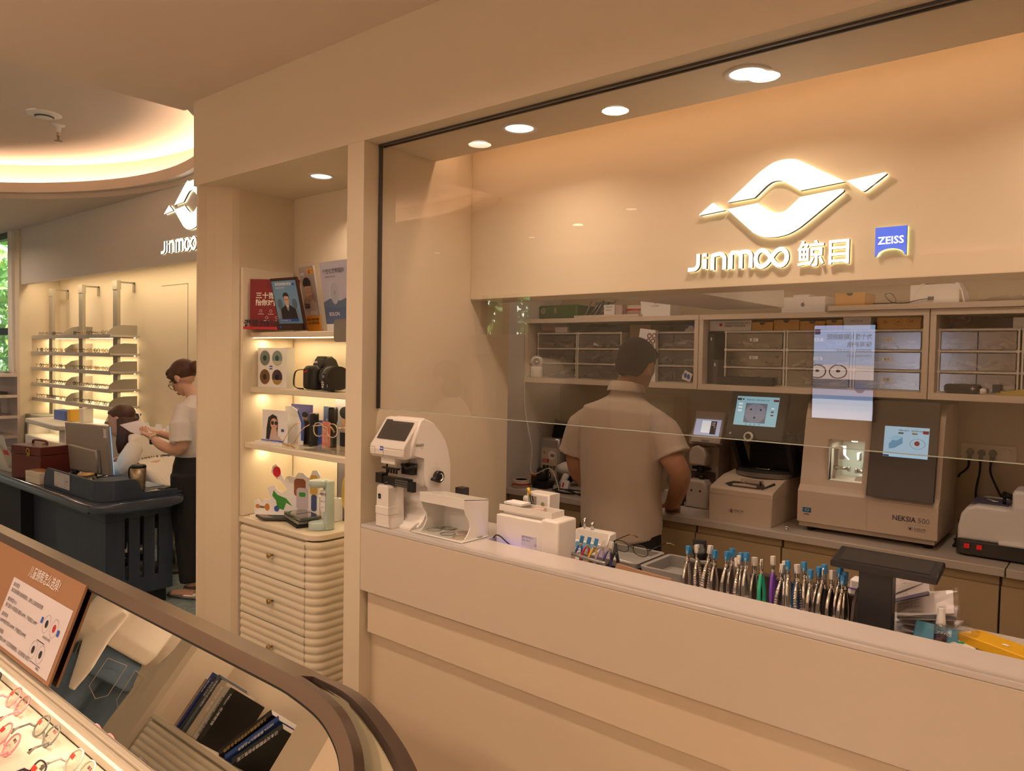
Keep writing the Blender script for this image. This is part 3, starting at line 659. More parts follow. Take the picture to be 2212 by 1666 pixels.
s.poly([(.018, .05), (.045, .085), (.066, .08), (.068, .055), (.04, .035), (.02, .03)], o_, v=vu, m=mat('cube_blue', (.10, .35, .65), .4, emit=.5)).poly([(.014, .07), (.04, .086), (.068, .08), (.045, .064)], Vector(o_)-Vector((0, .0003, 0)), v=vu, m=mat('cube_blue2', (.25, .55, .8), .4, emit=.6))
s.fc([Vector(o_)+Vector((1, 0, 0))*(.12+r*math.cos(R(a*20))*1.15)+vu*(.056+r*math.sin(R(a*20))*.85) for r in (.0225, .0235) for a in range(18)], [(i, (i+1) % 18, (i+1) % 18+18, i+18) for i in range(18)], SCRD)
s.poly(ell(.118, .058, .0095), o_, v=vu, m=RED); s.rect(.136, .156, .096, .108, o_, v=vu, m=RED); s.rect(0, .022, .001, .007, o_, v=vu, m=BLUE); s.rect(.05, .068, .092, .098, o_, v=vu, m=GRN); s.rect(.098, .118, .092, .098, o_, v=vu, m=mat('tan_key', (.45, .33, .2), .5))
s.text('镜圈识别中，请将镜片放置在托架上', Vector(o_)+Vector((.05, 0, 0))+vu*.103, .0055, SCRD, v=vu)
s.obj('touch_screen', t)
def inner():
    b = W(t, CHROME); b.cyl((-.962, 3.30, 1.215), (-.90, 3.30, 1.212), .007).cyl((-.905, 3.30, 1.212), (-.897, 3.30, 1.212), .011).cyl((-.832, 3.30, 1.205), (-.868, 3.30, 1.208), .007).cyl((-.868, 3.30, 1.208), (-.876, 3.30, 1.208), .011); b.obj('clamp_shaft', t)
    W(t, WHITE).box(-.945, -.925, 3.3, 3.34, 1.25, 1.305, bev=.003).prism([(-.925, 1.255), (-.905, 1.25), (-.925, 1.27)], 'y', 3.3, 3.32).obj('probe_block', t)
    W(t, WHITE).box(-.882, -.868, 3.33, 3.36, 1.245, 1.28, bev=.004, ).obj('nozzle', t)
    W(t, WHITE).prism([(-.875, 1.168), (-.835, 1.168), (-.84, 1.19), (-.865, 1.19)], 'y', 3.28, 3.34).obj('tool_cover', t)
    W(t, LED).cyl((-.885, 3.31, 1.335), (-.885, 3.31, 1.327), .012).obj('bay_lamp', t)
inner(); area('edger_bay_lamp', (-.89, 3.31, 1.322), .03, .28, col=(.95, 1, .82))
gz = 3.225+(1.25-1.14)*(.05/.28)
W(t, CLEAR).fc([(-.965, 3.2275, 1.165), (-.828, 3.2275, 1.165), (-.828, 3.2575, 1.338), (-.965, 3.2575, 1.338)], [(0, 1, 2, 3)]).box(-.967, -.962, 3.225, 3.26, 1.165, 1.338, m=CREAMP2).obj('bay_window', t)
b = W(t, BLUE); b.rect(-1.053, -1.018, 1.026, 1.046, (0, 3.1992, 0), m=mat('logo_blue', (.02, .16, .36), .5)).fc([(-1.0355+r*math.cos(R(a*24))*1.3, 3.1984, 1.036+r*math.sin(R(a*24))*.8) for r in (.005, .0065) for a in range(15)], [(i, (i+1) % 15, (i+1) % 15+15, i+15) for i in range(15)], PAPER).text('essilor', (-1.0355, 3.1988, 1.0155), .007, INK, al='c', bold=.01).obj('blue_logo', t)
b = W(t, INK); b.text('NEKSIA', (-.705, 3.1912, 1.046), .0205, mat('print_navy', (.03, .035, .07), .5), bold=.012, wmax=.082).text('500', (-.616, 3.1912, 1.046), .0205, INKG, wmax=.042); b.rect(-.664, -.574, 1.0355, 1.0362, (0, 3.1912, 0), m=INKG)
b.text('ESSILOR', (-.628, 3.1912, 1.018), .0085, INKG, bold=.01).text('INSTRUMENTS', (-.628, 3.1912, 1.011), .0045, INKG).poly(ell(-.6415, 1.0205, .0085), (0, 3.1913, 0), m=INKG).poly(ell(-.6415, 1.0205, .0068), (0, 3.1909, 0), m=CREAMP).poly(ell(-.6415, 1.0205, .004), (0, 3.1906, 0), m=INK).obj('model_lettering', t)
for x in (-1.03, -.59):
    for y in (3.25, 3.5): W(t, BLACK).cyl((x, y, .9455), (x, y, .966), .017).obj('foot', t)
# --- frame tracer with big screen
t = thing('frame_tracer', 'cream box-shaped frame tracer with a large tilted black touch screen', 'machine', (-1.27, 3.3, .945))
TL = (-1.452, -1.172); H1 = 1.075
b = W(t, CREAMP); b.prism([(3.15, .9455), (3.15, 1.085), (3.165, 1.095), (3.30, 1.13), (3.50, 1.15), (3.50, .9455)], 'x', -1.452, -1.165, bev=.004)
b.box(-1.4525, -1.1645, 3.149, 3.45, 1.062, 1.0635, m=CREAMP2).obj('base_housing', t)
def ty(y): return 1.095+(y-3.165)*(.035/.135)
b = W(t, DARK); b.faces([(-1.37, 3.175, ty(3.175)+.001), (-1.235, 3.175, ty(3.175)+.001), (-1.215, 3.20, ty(3.20)+.001), (-1.235, 3.235, ty(3.235)+.001), (-1.375, 3.235, ty(3.235)+.001), (-1.40, 3.20, ty(3.20)+.001)], [tuple(range(6))], PANEL)
b.prism([(-1.36, 3.19), (-1.25, 3.19), (-1.30, 3.215), (-1.33, 3.215)], 'z', ty(3.19)+.0015, ty(3.2)+.006, m=CREAMP).box(-1.34, -1.24, 3.232, 3.24, ty(3.235), ty(3.235)+.016, m=CREAMP2).cyl((-1.245, 3.222, ty(3.22)), (-1.245, 3.222, ty(3.22)+.018), .005, m=BLACK).cyl((-1.32, 3.225, ty(3.22)), (-1.32, 3.225, ty(3.22)+.018), .006, m=CREAMP2)
b.obj('tracing_well', t)
W(t, DARK).tube([(-1.222, 3.172, ty(3.172)+.005), (-1.19, 3.24, ty(3.24)+.006)], [.0025, .005], n=8).obj('stylus', t)
b = W(t, BLACK); b.lathe([(.118, 0), (.125, .004), (.125, .026), (.118, .03), (0, .03)], (-1.285, 3.36, 1.135), m=BLACKM, sx=1.02, sy=.62, n=40)
b.lathe([(.1255, .002), (.1275, .006), (.1275, .022)], (-1.285, 3.36, 1.132), m=GREYM, sx=1.02, sy=.62, n=40, close=False).lathe([(.04, .0305), (.042, .033), (0, .0335)], (-1.285, 3.36, 1.135), m=CHROME, sy=.6); b.obj('lens_table', t)
for s in (-1, 1):
    x0 = -1.42 if s < 0 else -1.165
    xt = -1.405 if s < 0 else -1.19
    W(t, BLACKM).faces([(x0, 3.43, 1.14), (x0, 3.5, 1.14), (xt, 3.34, 1.33), (xt, 3.29, 1.31), (x0+.012, 3.43, 1.14), (x0+.012, 3.5, 1.14), (xt+.012, 3.34, 1.33), (xt+.012, 3.29, 1.31)], [(0, 1, 2, 3), (7, 6, 5, 4), (0, 3, 7, 4), (1, 5, 6, 2), (0, 4, 5, 1), (3, 2, 6, 7)])
    W(t, BLACKM).prism([(3.36, 1.14), (3.50, 1.14), (3.35, 1.34), (3.28, 1.31)] if s > 0 else [(3.40, 1.14), (3.50, 1.14), (3.35, 1.34), (3.285, 1.31)], 'x', x0, x0+.02).obj('support_arm', t)
W(t, BLACKM).box(-1.40, -1.15, 3.475, 3.49, 1.15, 1.33).obj('rear_bracket', t)
# screen: lower edge y 3.25 z 1.31, upper edge y 3.34 z 1.52
vs_ = Vector((0, .075, .205)).normalized(); ns = Vector((0, -vs_.z, vs_.y)); Lh = .222
b = W(t, DARK)
P0 = Vector((-1.435, 3.262, 1.307)); ux = Vector((1, 0, 0))
def quadbox(b, P, w, h, d, m, back=None):
    a = [P, P+ux*w, P+ux*w+vs_*h, P+vs_*h]; c = [q-ns*d for q in a]
    b.faces(a+c, [(0, 1, 2, 3), (7, 6, 5, 4), (0, 4, 5, 1), (1, 5, 6, 2), (2, 6, 7, 3), (3, 7, 4, 0)], m)
quadbox(b, P0, .262, Lh, .03, DARK); b.obj('screen_housing', t)
b = W(t, SCR); Q = P0+ux*.03+vs_*.062+ns*.001
b.rect(0, .195, 0, .138, Q, v=vs_, m=mat('screen_cyan', (.25, .50, .62), .3, emit=.8)); Q2 = Q+ns*.0006
b.rect(.045, .145, .013, .106, Q2, v=vs_, m=mat('screen_grey', (.16, .19, .27), .3, emit=.5)); Q3 = Q2+ns*.0004
b.poly(ell(.095, .058, .048, .046, 32), Q3, v=vs_, m=mat('screen_lens', (.22, .26, .36), .3, emit=.6)); Q4 = Q3+ns*.0004
for cx, cy in ((.073, .076), (.118, .076), (.094, .038)): b.poly(ell(cx, cy, .0048), Q4, v=vs_, m=SCRD)
b.rect(.046, .144, .058, .0585, Q4, v=vs_, m=INKG).rect(.095, .0955, .013, .105, Q4, v=vs_, m=INKG)
b.rect(.002, .022, .118, .129, Q2, v=vs_, m=SCRD).poly(ell(.03, .1235, .004), Q2, v=vs_, m=SCRD).rect(.17, .194, .117, .127, Q2, v=vs_, m=RED)
b.text('请选择左眼，再将眼镜置于台面', Q2+ux*.045+vs_*.119, .0055, SCRD, v=vs_)
for i in range(3): b.rect(.012, .03, .066+.016*i, .073+.016*i, Q2, v=vs_, m=SCRW); b.rect(.165, .178, .05+.016*i, .056+.016*i, Q2, v=vs_, m=RED if i < 2 else SCRW)
for i in range(4): b.poly(ell(.06+.02*i, .006, .002), Q2, v=vs_, m=SCRD)
b.obj('touch_screen', t)
W(t, WHITE).cyl(P0+ux*.025+vs_*.02, P0+ux*.025+vs_*.02+ns*.003, .005).obj('power_button', t)
b = W(t, BLACK); c0 = P0+ux*.115+vs_*.008
b.cyl(c0-ns*.02, c0+ns*.01, .028).cyl(c0+ns*.01, c0+ns*.013, .022, m=WHITE).cyl(c0+ns*.013, c0+ns*.02, .012, m=BLACK); b.obj('camera_knob', t)
b = W(t, INK); b.poly(ell(-1.345, .994, .010), (0, 3.1492, 0), m=INK).poly(ell(-1.345, .994, .0082), (0, 3.1489, 0), m=CREAMP).poly(ell(-1.345, .994, .0045), (0, 3.1486, 0), m=INK).text('ESSILOR', (-1.330, 3.149, .994), .0085, INK, bold=.01).text('INSTRUMENTS', (-1.330, 3.149, .986), .0045, INKG).obj('maker_logo', t)
# --- auto lensmeter
t = thing('auto_lensmeter', 'grey-cream auto lensmeter with a small lit screen, next to the frame tracer', 'machine', (-1.585, 3.42, .945))
GC = mat('grey_cream', (.50, .43, .38), .4)
b = W(t, GC); b.prism([(3.33, .9455), (3.33, .965), (3.40, .97), (3.42, 1.235), (3.36, 1.25), (3.365, 1.30), (3.43, 1.335), (3.54, 1.30), (3.56, .9455)], 'x', -1.665, -1.525, bev=.006).obj('housing', t)
W(t, GC).prism([(-1.655, .9455), (-1.535, .9455), (-1.545, 1.06), (-1.56, 1.082), (-1.64, 1.082), (-1.65, 1.06)], 'y', 3.318, 3.42, bev=.012, seg=3).obj('lens_rest_column', t)
W(t, GC).prism([(-1.645, 1.15), (-1.565, 1.15), (-1.560, 1.20), (-1.575, 1.235), (-1.605, 1.248), (-1.635, 1.235), (-1.650, 1.20)], 'y', 3.335, 3.42, bev=.010, seg=3).obj('optical_head', t)
W(t, BLACK).cyl((-1.60, 3.37, 1.115), (-1.60, 3.37, 1.15), .018).box(-1.64, -1.55, 3.36, 3.38, 1.128, 1.142).cyl((-1.59, 3.36, 1.083), (-1.59, 3.36, 1.10), .012).obj('nose_holder', t)
W(t, PANEL).box(-1.655, -1.535, 3.385, 3.397, 1.06, 1.115).obj('lens_table', t)
for x in (-1.62, -1.575): W(t, BLACK).cyl((x, 3.3185, 1.03), (x, 3.3165, 1.03), .005, n=14).obj('button', t)
b = W(t, GC); u3 = Vector((0, .04, .12)).normalized(); b.prism([(3.335, 1.265), (3.36, 1.255), (3.42, 1.40), (3.395, 1.41)], 'x', -1.645, -1.485, bev=.006).obj('screen_housing', t)
b = W(t, SCRW); P1 = Vector((-1.63, 3.345, 1.296)); vv = Vector((0, .06, .145)).normalized(); nn = Vector((0, -vv.z, vv.y)); P1 += nn*.0035
b.rect(0, .13, 0, .082, P1, v=vv, m=mat('screen_lilac', (.42, .47, .66), .3, emit=.75)).rect(.035, .08, .014, .074, P1+nn*.0004, v=vv, m=SCRW).rect(.08, .11, .008, .074, P1+nn*.0004, v=vv, m=mat('screen_plum', (.06, .04, .12), .4))
b.fc([P1+nn*.0008+ux*(.0575+r*math.cos(R(a*20)))+vv*(.046+r*math.sin(R(a*20))) for r in (.0195, .0202) for a in range(18)], [(i, (i+1) % 18, (i+1) % 18+18, i+18) for i in range(18)], SCRD).rect(.038, .077, .0457, .0461, P1+nn*.0008, v=vv, m=SCRD).rect(.0573, .0577, .026, .066, P1+nn*.0008, v=vv, m=SCRD)
b.text('-0.50', P1+nn*.0008+ux*.085+vv*.062, .006, SCRW, v=vv).text('-0.25', P1+nn*.0008+ux*.085+vv*.052, .006, SCRW, v=vv).text('5', P1+nn*.0008+ux*.1+vv*.042, .006, SCRW, v=vv)
b.obj('screen', t); W(t, INK).text('YEASN', (-1.565, 3.3337, 1.268), .010, INK, al='c', v=(0, .06, .145), bold=.01).obj('maker_name', t)
# --- grey roll between man and lensmeter
t = thing('paper_roll_dispenser', 'small grey device with a roll beside the auto lensmeter, partly behind the man', 'dispenser', (-1.72, 3.36, .945)); W(t, GC).box(-1.76, -1.68, 3.3, 3.42, .9455, 1.02, bev=.01).obj('body', t); W(t, GREYM).cyl((-1.70, 3.3, 1.07), (-1.70, 3.36, 1.07), .045).obj('roll', t); W(t, GC).box(-1.72, -1.685, 3.36, 3.38, 1.0, 1.1).obj('bracket', t)
# --- metal nut
o = MB(CHROME).cyl((-1.10, 3.15, .9455), (-1.10, 3.15, .96), .008, n=6).cyl((-1.10, 3.15, .96), (-1.10, 3.15, .966), .012, n=6).obj('metal_chuck'); tag(o, 'tiny metal chuck between the frame tracer and the lens edger', 'metal part')
# --- hand edger
t = thing('hand_grinder', 'white hand lens grinder with a dark base and two red switches', 'machine', (-.30, 3.33, .945))
W(t, DARK).prism(rrect(-.492, -.03, 3.205, 3.50, .03), 'z', .952, 1.005, bev=.006).obj('base', t)
b = W(t, WHITE)
b.prism([(-.488, 1.005), (-.488, 1.05), (-.478, 1.10), (-.462, 1.125), (-.43, 1.138), (-.34, 1.138), (-.30, 1.128), (-.20, 1.128), (-.03, 1.128), (-.03, 1.005)], 'y', 3.215, 3.49, bev=.012, seg=3); b.obj('upper_shell', t)
W(t, WHITE).box(-.355, -.205, 3.19, 3.25, 1.005, 1.018, bev=.005).obj('splash_lip', t)
W(t, mat('slate_pad', (.09, .09, .14), .6)).box(-.455, -.335, 3.26, 3.42, 1.136, 1.1405).obj('tray_pad', t)
W(t, WHITE).box(-.325, -.16, 3.26, 3.42, 1.126, 1.20, bev=.012).obj('water_tank', t)
for x in (-.462, -.422): W(t, mat('switch_red', (.65, .02, .02), .3, emit=.25)).box(x, x+.017, 3.199, 3.207, .977, .993).obj('switch', t)
W(t, BLACK).cyl((-.352, 3.30, 1.135), (-.352, 3.30, 1.17), .006).cyl((-.352, 3.285, 1.18), (-.315, 3.33, 1.158), .011).obj('spot_lamp', t)
W(t, mat('wheel_gold', (.45, .33, .16), .4, metal=.5)).cyl((-.203, 3.195, 1.06), (-.15, 3.195, 1.06), .035).obj('grinding_wheel', t)
W(t, WHITE).tube([(-.415, 3.37, 1.143), (-.385, 3.32, 1.144)], .002, n=6).ball((-.382, 3.315, 1.1445), (.01, .007, .002)).obj('plastic_spoon', t)
for x in (-.46, -.07):
    for y in (3.24, 3.46): W(t, BLACK).cyl((x, y, .9455), (x, y, .954), .012, n=12).obj('foot', t)
# --- socket plate
t = thing('socket_plate', 'long cream wall socket plate with three black plugs and a switch', 'socket', (-.446, 3.6, 1.297))
SOC = mat('socket_cream', (.60, .50, .38), .4)
W(t, SOC).box(-.543, -.348, 3.591, 3.5995, 1.262, 1.332, bev=.002).obj('plate', t)
W(t, mat('socket_module', (.64, .55, .43), .4)).box(-.403, -.367, 3.588, 3.591, 1.276, 1.318, bev=.001).obj('switch', t)
CP = [(-.508, [(-.508, 3.56, 1.27), (-.510, 3.565, 1.24), (-.522, 3.565, 1.22), (-.538, 3.565, 1.205), (-.545, 3.57, 1.19)]), (-.468, [(-.468, 3.56, 1.27), (-.468, 3.555, 1.22), (-.478, 3.55, 1.14), (-.472, 3.55, 1.06), (-.47, 3.55, .97)]), (-.430, [(-.430, 3.56, 1.27), (-.43, 3.555, 1.22), (-.40, 3.55, 1.15), (-.375, 3.54, 1.10), (-.37, 3.53, 1.0)])]
for k, (x, pts) in enumerate(CP):
    W(t, SOC).box(x-.017, x+.017, 3.589, 3.591, 1.276, 1.318).obj('socket', t)
    p = thing('power_plug', 'black power plug with its cable in the %s socket of the wall plate' % ('left', 'middle', 'right')[k], 'plug', (x, 3.58, 1.297), group='plugs in the socket plate')
    W(p, BLACKM).cyl((x, 3.5885, 1.297), (x, 3.565, 1.297), .015, r1=.012).box(x-.007, x+.007, 3.56, 3.575, 1.262, 1.285).obj('plug_body', p)
    W(p, BLACKM).tube(smooth_path(pts, 6), .0042).obj('cable', p)
o = MB(BLACKM).tube(smooth_path([(-.53, 3.54, 1.02), (-.525, 3.51, .99), (-.52, 3.42, .953), (-.515, 3.33, .951), (-.505, 3.38, .951), (-.53, 3.45, .953)]), .005).obj('coiled_cable'); tag(o, 'black cable coiled on the counter between the lens edger and the hand grinder', 'cable')
# ================================================================ THINGS LEFT END OF BACK COUNTER
o = MB(mat('black_foil', (.012, .011, .010), .45, bump=1.0, bscale=40)).prism([(-2.60, .9455), (-2.46, .9455), (-2.44, 1.16), (-2.442, 1.29), (-2.50, 1.285), (-2.58, 1.30), (-2.60, 1.20)], 'y', 3.50, 3.52, bev=.004).obj('black_foam_sheet'); tag(o, 'black crinkled foam sheet leaning against the wall at the left end', 'sheet')
t = thing('grain_pouch', 'silver stand-up food pouch with a cream label, in front of the black sheet', 'pouch', (-2.51, 3.40, .945))
W(t, mat('silver_foil', (.42, .40, .40), .3, metal=.6, bump=.6, bscale=18)).prism([(-2.575, .9455), (-2.455, .9455), (-2.447, 1.08), (-2.452, 1.205), (-2.585, 1.205), (-2.588, 1.08)], 'y', 3.37, 3.43, bev=.015, seg=3).obj('pouch', t)
b = W(t, mat('pouch_label', (.60, .50, .38), .6)); b.rect(-2.57, -2.462, .99, 1.15, (0, 3.3690, 0), r=.01).rect(-2.565, -2.52, 1.065, 1.085, (0, 3.3684, 0), m=RED).text('茵茵', (-2.56, 3.3678, 1.069), .011, PAPER).text('燕麦米饭', (-2.565, 3.3684, 1.03), .018, INK, bold=.03).poly(ell(-2.50, 1.11, .025), (0, 3.3684, 0), m=PAPER).poly(ell(-2.495, 1.108, .015, .010), (0, 3.368, 0), m=mat('grain_brown', (.3, .17, .08), .6)).text('◆', (-2.56, 3.3684, 1.115), .012, mat('grain_brown', (.3, .17, .08), .6)); b.obj('label_print', t)
t = thing('black_mug', 'black mug standing on small black trays in front of the silver pouch', 'mug', (-2.47, 3.25, 1.005))
W(t, BLACK).lathe([(.030, 0), (.034, .003), (.034, .062), (.031, .062), (.031, .006), (0, .006)], (-2.47, 3.25, .987)).obj('cup', t)
W(t, BLACK).tube(smooth_path([(-2.438, 3.25, 1.035), (-2.42, 3.25, 1.03), (-2.42, 3.25, 1.005), (-2.438, 3.25, 1.0)]), .004).obj('handle', t)
for k in range(3):
    o = MB(BLACK).prism(rrect(-2.515+.004*k, -2.425+.006*k, 3.21, 3.29, .008), 'z', .9455+.0135*k, .958+.0135*k, bev=.002).obj('small_black_tray'); tag(o, ('lowest', 'middle', 'topmost')[k]+' of the stacked small black trays under the mug', 'tray', 'stacked black trays')
t = thing('hair_dryer', 'white hair dryer lying behind the black mug', 'hair dryer', (-2.36, 3.37, .99))
W(t, WHITE).tube([(-2.45, 3.36, 1.04), (-2.42, 3.37, 1.043), (-2.37, 3.385, 1.05), (-2.33, 3.395, 1.05)], [.02, .034, .043, .040], n=24).obj('barrel', t)
W(t, GC).cyl((-2.333, 3.395, 1.05), (-2.325, 3.397, 1.05), .034).obj('rear_grille', t)
W(t, WHITE).tube([(-2.39, 3.37, 1.02), (-2.40, 3.33, .96)], [.019, .017], n=16).obj('handle', t)
t = thing('tape_roll', 'roll of packing tape with a red stripe at the left end of the back counter', 'tape', (-2.565, 3.14, .9455))
W(t, mat('tape_cream', (.55, .45, .36), .4)).lathe([(.034, 0), (.05, 0), (.05, .045), (.034, .045), (.034, 0)], (-2.555, 3.17, .9455), close=False).obj('roll', t)
W(t, RED).lathe([(.0505, .018), (.0505, .026)], (-2.555, 3.17, .9455), close=False).obj('red_stripe', t); W(t, BLACK).lathe([(.0335, .001), (.0335, .044)], (-2.555, 3.17, .9455), close=False).obj('core', t)
t = thing('tea_tin', 'small brown tin with an orange lid next to the tape roll', 'tin', (-2.52, 3.24, .9455)); W(t, mat('tin_brown', (.12, .06, .03), .4)).box(-2.56, -2.52, 3.26, 3.3, .9455, 1.0, bev=.002).obj('tin', t); W(t, mat('orange_lid', (.55, .22, .03), .5)).box(-2.562, -2.518, 3.258, 3.302, 1.0005, 1.012, bev=.002).obj('lid', t)
t = thing('black_gift_box', 'black box with gold corner print beside the man\'s left elbow', 'box', (-2.30, 3.42, .9455)); W(t, BLACK).box(-2.30, -2.19, 3.38, 3.47, .9455, 1.045, bev=.002).obj('body', t); W(t, mat('gold_print', (.4, .3, .1), .4, metal=.5)).box(-2.295, -2.195, 3.385, 3.465, 1.0455, 1.0465).text('BLACK TEA', (-2.25, 3.3794, .99), .007, al='c').obj('gold_print', t)
t = thing('desk_card', 'small folded white card with red figures in front of the black box', 'card', (-2.36, 3.3, .9455)); W(t, PAPER).prism([(3.29, .9455), (3.2915, .9455), (3.305, .99), (3.319, .9455), (3.3205, .9455), (3.305, .992)], 'x', -2.38, -2.33).obj('card', t); W(t, RED).fc([(-2.37, 3.2915, .955), (-2.36, 3.2915, .955), (-2.36, 3.300, .98), (-2.37, 3.300, .98)], [(0, 1, 2, 3)]).obj('figure_print', t)
o = MB(BLACK).tube(smooth_path([(-2.38, 3.22, .951), (-2.30, 3.17, .951), (-2.22, 3.19, .951), (-2.28, 3.25, .953), (-2.36, 3.24, .953), (-2.34, 3.19, .955), (-2.25, 3.16, .955), (-2.17, 3.2, .955), (-2.2, 3.25, .957), (-2.3, 3.22, .960), (-2.24, 3.18, .962), (-2.16, 3.17, .952)], 8), .0035).obj('tangled_cable'); tag(o, 'tangle of black cables on the back counter left of the man', 'cable')
for k, (x, y, r) in enumerate([(-2.50, 3.16, .3), (-2.44, 3.14, -.2)]):
    o = MB(PAPER).cbox((x, y, .9462+.0012*k), (.09, .06, .001), rot=(0, 0, r)).obj('paper_slip'); tag(o, ('left', 'right')[k]+' white paper slip in front of the stacked black trays', 'paper')
# ================================================================ ON THE SERVICE COUNTER
MW = mat('machine_white', (.78, .74, .70), .35)
# --- automatic lensmeter at the left end
t = thing('lensmeter', 'tall white lensmeter with a dark slanted screen at the left end of the service counter', 'machine', (-1.80, 1.70, 1.10))
sd = [(1.625, 1.1005), (1.625, 1.112), (1.655, 1.125), (1.672, 1.16), (1.672, 1.232), (1.655, 1.235), (1.652, 1.275), (1.655, 1.33), (1.60, 1.335), (1.60, 1.37), (1.632, 1.447), (1.65, 1.455), (1.69, 1.438), (1.72, 1.408), (1.745, 1.375), (1.762, 1.345), (1.77, 1.30), (1.775, 1.1005)]
W(t, MW).prism(sd, 'x', -1.862, -1.73, bev=.005).obj('housing', t)
b = W(t, MW); b.prism([(1.582, 1.325), (1.572, 1.335), (1.570, 1.352), (1.576, 1.364), (1.638, 1.448), (1.655, 1.452), (1.66, 1.33)], 'x', -1.905, -1.742, bev=.006, seg=3)
b.obj('screen_head', t)
vv = Vector((0, .062, .084)).normalized(); nn = Vector((0, -vv.z, vv.y))
P1 = Vector((-1.893, 1.5795, 1.3685))+nn*.0025
b = W(t, mat('off_screen', (.07, .065, .06), .12)); b.rect(.004, .138, .014, .088, P1+vv*.003, v=vv, m=MATS['off_screen'], r=.002); b.obj('screen', t)
W(t, BLUE).poly([(0, 0), (.016, 0), (.016, .013), (0, .013)], (-1.852, 1.5695, 1.3485), v=(0, .006, .05)).rect(.001, .015, .005, .008, (-1.852, 1.569, 1.3488), v=(0, .006, .05), m=PAPER).obj('blue_badge', t)
b = W(t, mat('seam', (.2, .18, .16), .6)); b.box(-1.906, -1.875, 1.5690, 1.5696, 1.3575, 1.3585).box(-1.835, -1.741, 1.5688, 1.5694, 1.3575, 1.3585).box(-1.876, -1.8752, 1.5694, 1.57, 1.335, 1.358).box(-1.835, -1.8342, 1.5694, 1.57, 1.332, 1.358).obj('flap_seams', t)
W(t, MW).box(-1.868, -1.80, 1.588, 1.65, 1.303, 1.327, bev=.003).obj('optics_block', t)
b = W(t, BLACK); b.box(-1.875, -1.80, 1.60, 1.612, 1.285, 1.290).cyl((-1.862, 1.61, 1.30), (-1.862, 1.61, 1.27), .003)
for k in range(4): b.cyl((-1.85+.013*k, 1.606, 1.288), (-1.85+.013*k, 1.606, 1.272), .0035, n=8)
b.box(-1.815, -1.765, 1.63, 1.66, 1.270, 1.305).tube([(-1.80, 1.62, 1.302), (-1.775, 1.615, 1.292), (-1.745, 1.63, 1.302)], .006).obj('lens_holder', t)
b = W(t, BLACK); b.box(-1.893, -1.862, 1.588, 1.615, 1.238, 1.270).box(-1.862, -1.74, 1.592, 1.612, 1.236, 1.262).box(-1.74, -1.712, 1.588, 1.60, 1.226, 1.258)
for k in range(9):
    for j in range(3): b.box(-1.80+.0075*k, -1.796+.0075*k, 1.5912, 1.5922, 1.2385+.0075*j, 1.2425+.0075*j, m=mat('mesh_grey', (.20, .19, .18), .4))
b.cyl((-1.845, 1.60, 1.236), (-1.845, 1.60, 1.246), .014); b.obj('lens_table', t)
b = W(t, MW); b.prism([(-1.872, 1.1005), (-1.80, 1.1005), (-1.812, 1.13), (-1.812, 1.228), (-1.82, 1.236), (-1.862, 1.236), (-1.868, 1.228), (-1.866, 1.13)], 'y', 1.572, 1.64, bev=.004); b.obj('front_column', t)
W(t, MW).box(-1.8705, -1.808, 1.570, 1.615, 1.142, 1.168, bev=.002).obj('printer_door', t)
W(t, BLACK).box(-1.858, -1.846, 1.5695, 1.572, 1.192, 1.208, bev=.002).text('✓', (-1.852, 1.5690, 1.196), .006, PAPER, al='c').obj('power_switch', t)
W(t, MW).prism([(1.60, 1.1005), (1.60, 1.108), (1.625, 1.12), (1.68, 1.12), (1.68, 1.1005)], 'x', -1.79, -1.735, bev=.003).obj('foot_block', t)
b = W(t, BLACK); b.cyl((-1.729, 1.708, 1.262), (-1.715, 1.708, 1.262), .019).lathe([(.010, 0), (.0135, .0015), (.0135, .003)], (-1.715, 1.708, 1.262), axis='x', close=False, m=CHROME).tube([(-1.72, 1.70, 1.258), (-1.718, 1.672, 1.258)], [.013, .004], n=10); b.obj('marking_knob', t)
W(t, INK).text('VISULENS', (-1.7285, 1.612, 1.366), .0085, u=(0, 1, 0), wmax=.034, bold=.01).text('500', (-1.7285, 1.634, 1.358), .004, INKG, u=(0, 1, 0)).obj('model_name', t)
for x in (-1.85, -1.745):
    W(t, DARK).cyl((x, 1.66, 1.1002), (x, 1.66, 1.102), .01).obj('rubber_foot', t)
o = MB(DARK).box(-1.735, -1.70, 1.80, 1.83, 1.1005, 1.215).obj('dark_grey_block'); tag(o, 'small dark grey block peeping out behind the white lensmeter', 'block')
# --- white lens display box
t = thing('lens_display_box', 'white open display box with curved front edges, holding round lenses', 'display box', (-1.585, 1.66, 1.10))
AC = mat('white_acrylic', (.80, .78, .74), .18, coat=.4)
W(t, AC).box(-1.725, -1.505, 1.592, 1.712, 1.1005, 1.106, bev=.002).obj('base_plate', t)
prf = [(1.605, 1.106), (1.622, 1.122), (1.632, 1.14), (1.628, 1.16), (1.612, 1.18), (1.606, 1.20), (1.606, 1.228), (1.712, 1.2145), (1.712, 1.106)]
for x in (-1.698, -1.512): W(t, AC).prism(prf, 'x', x, x+.004).obj('side_panel', t)
W(t, AC).box(-1.694, -1.512, 1.708, 1.712, 1.106, 1.214).obj('back_panel', t)
b = W(t, AC); b.prism([(1.606, 1.226), (1.606, 1.230), (1.712, 1.2175), (1.712, 1.2135)], 'x', -1.698, -1.508); b.prism([(1.604, 1.20), (1.606, 1.20), (1.606, 1.230), (1.602, 1.230)], 'x', -1.698, -1.508); b.obj('top_panel', t)
LN = glassy('uncut_lens', (.93, .93, .88), 1.2, .02); TINT = mat('lens_rim_amber', (.55, .32, .18), .3); RIMG = mat('lens_rim_grey', (.20, .21, .20), .3)
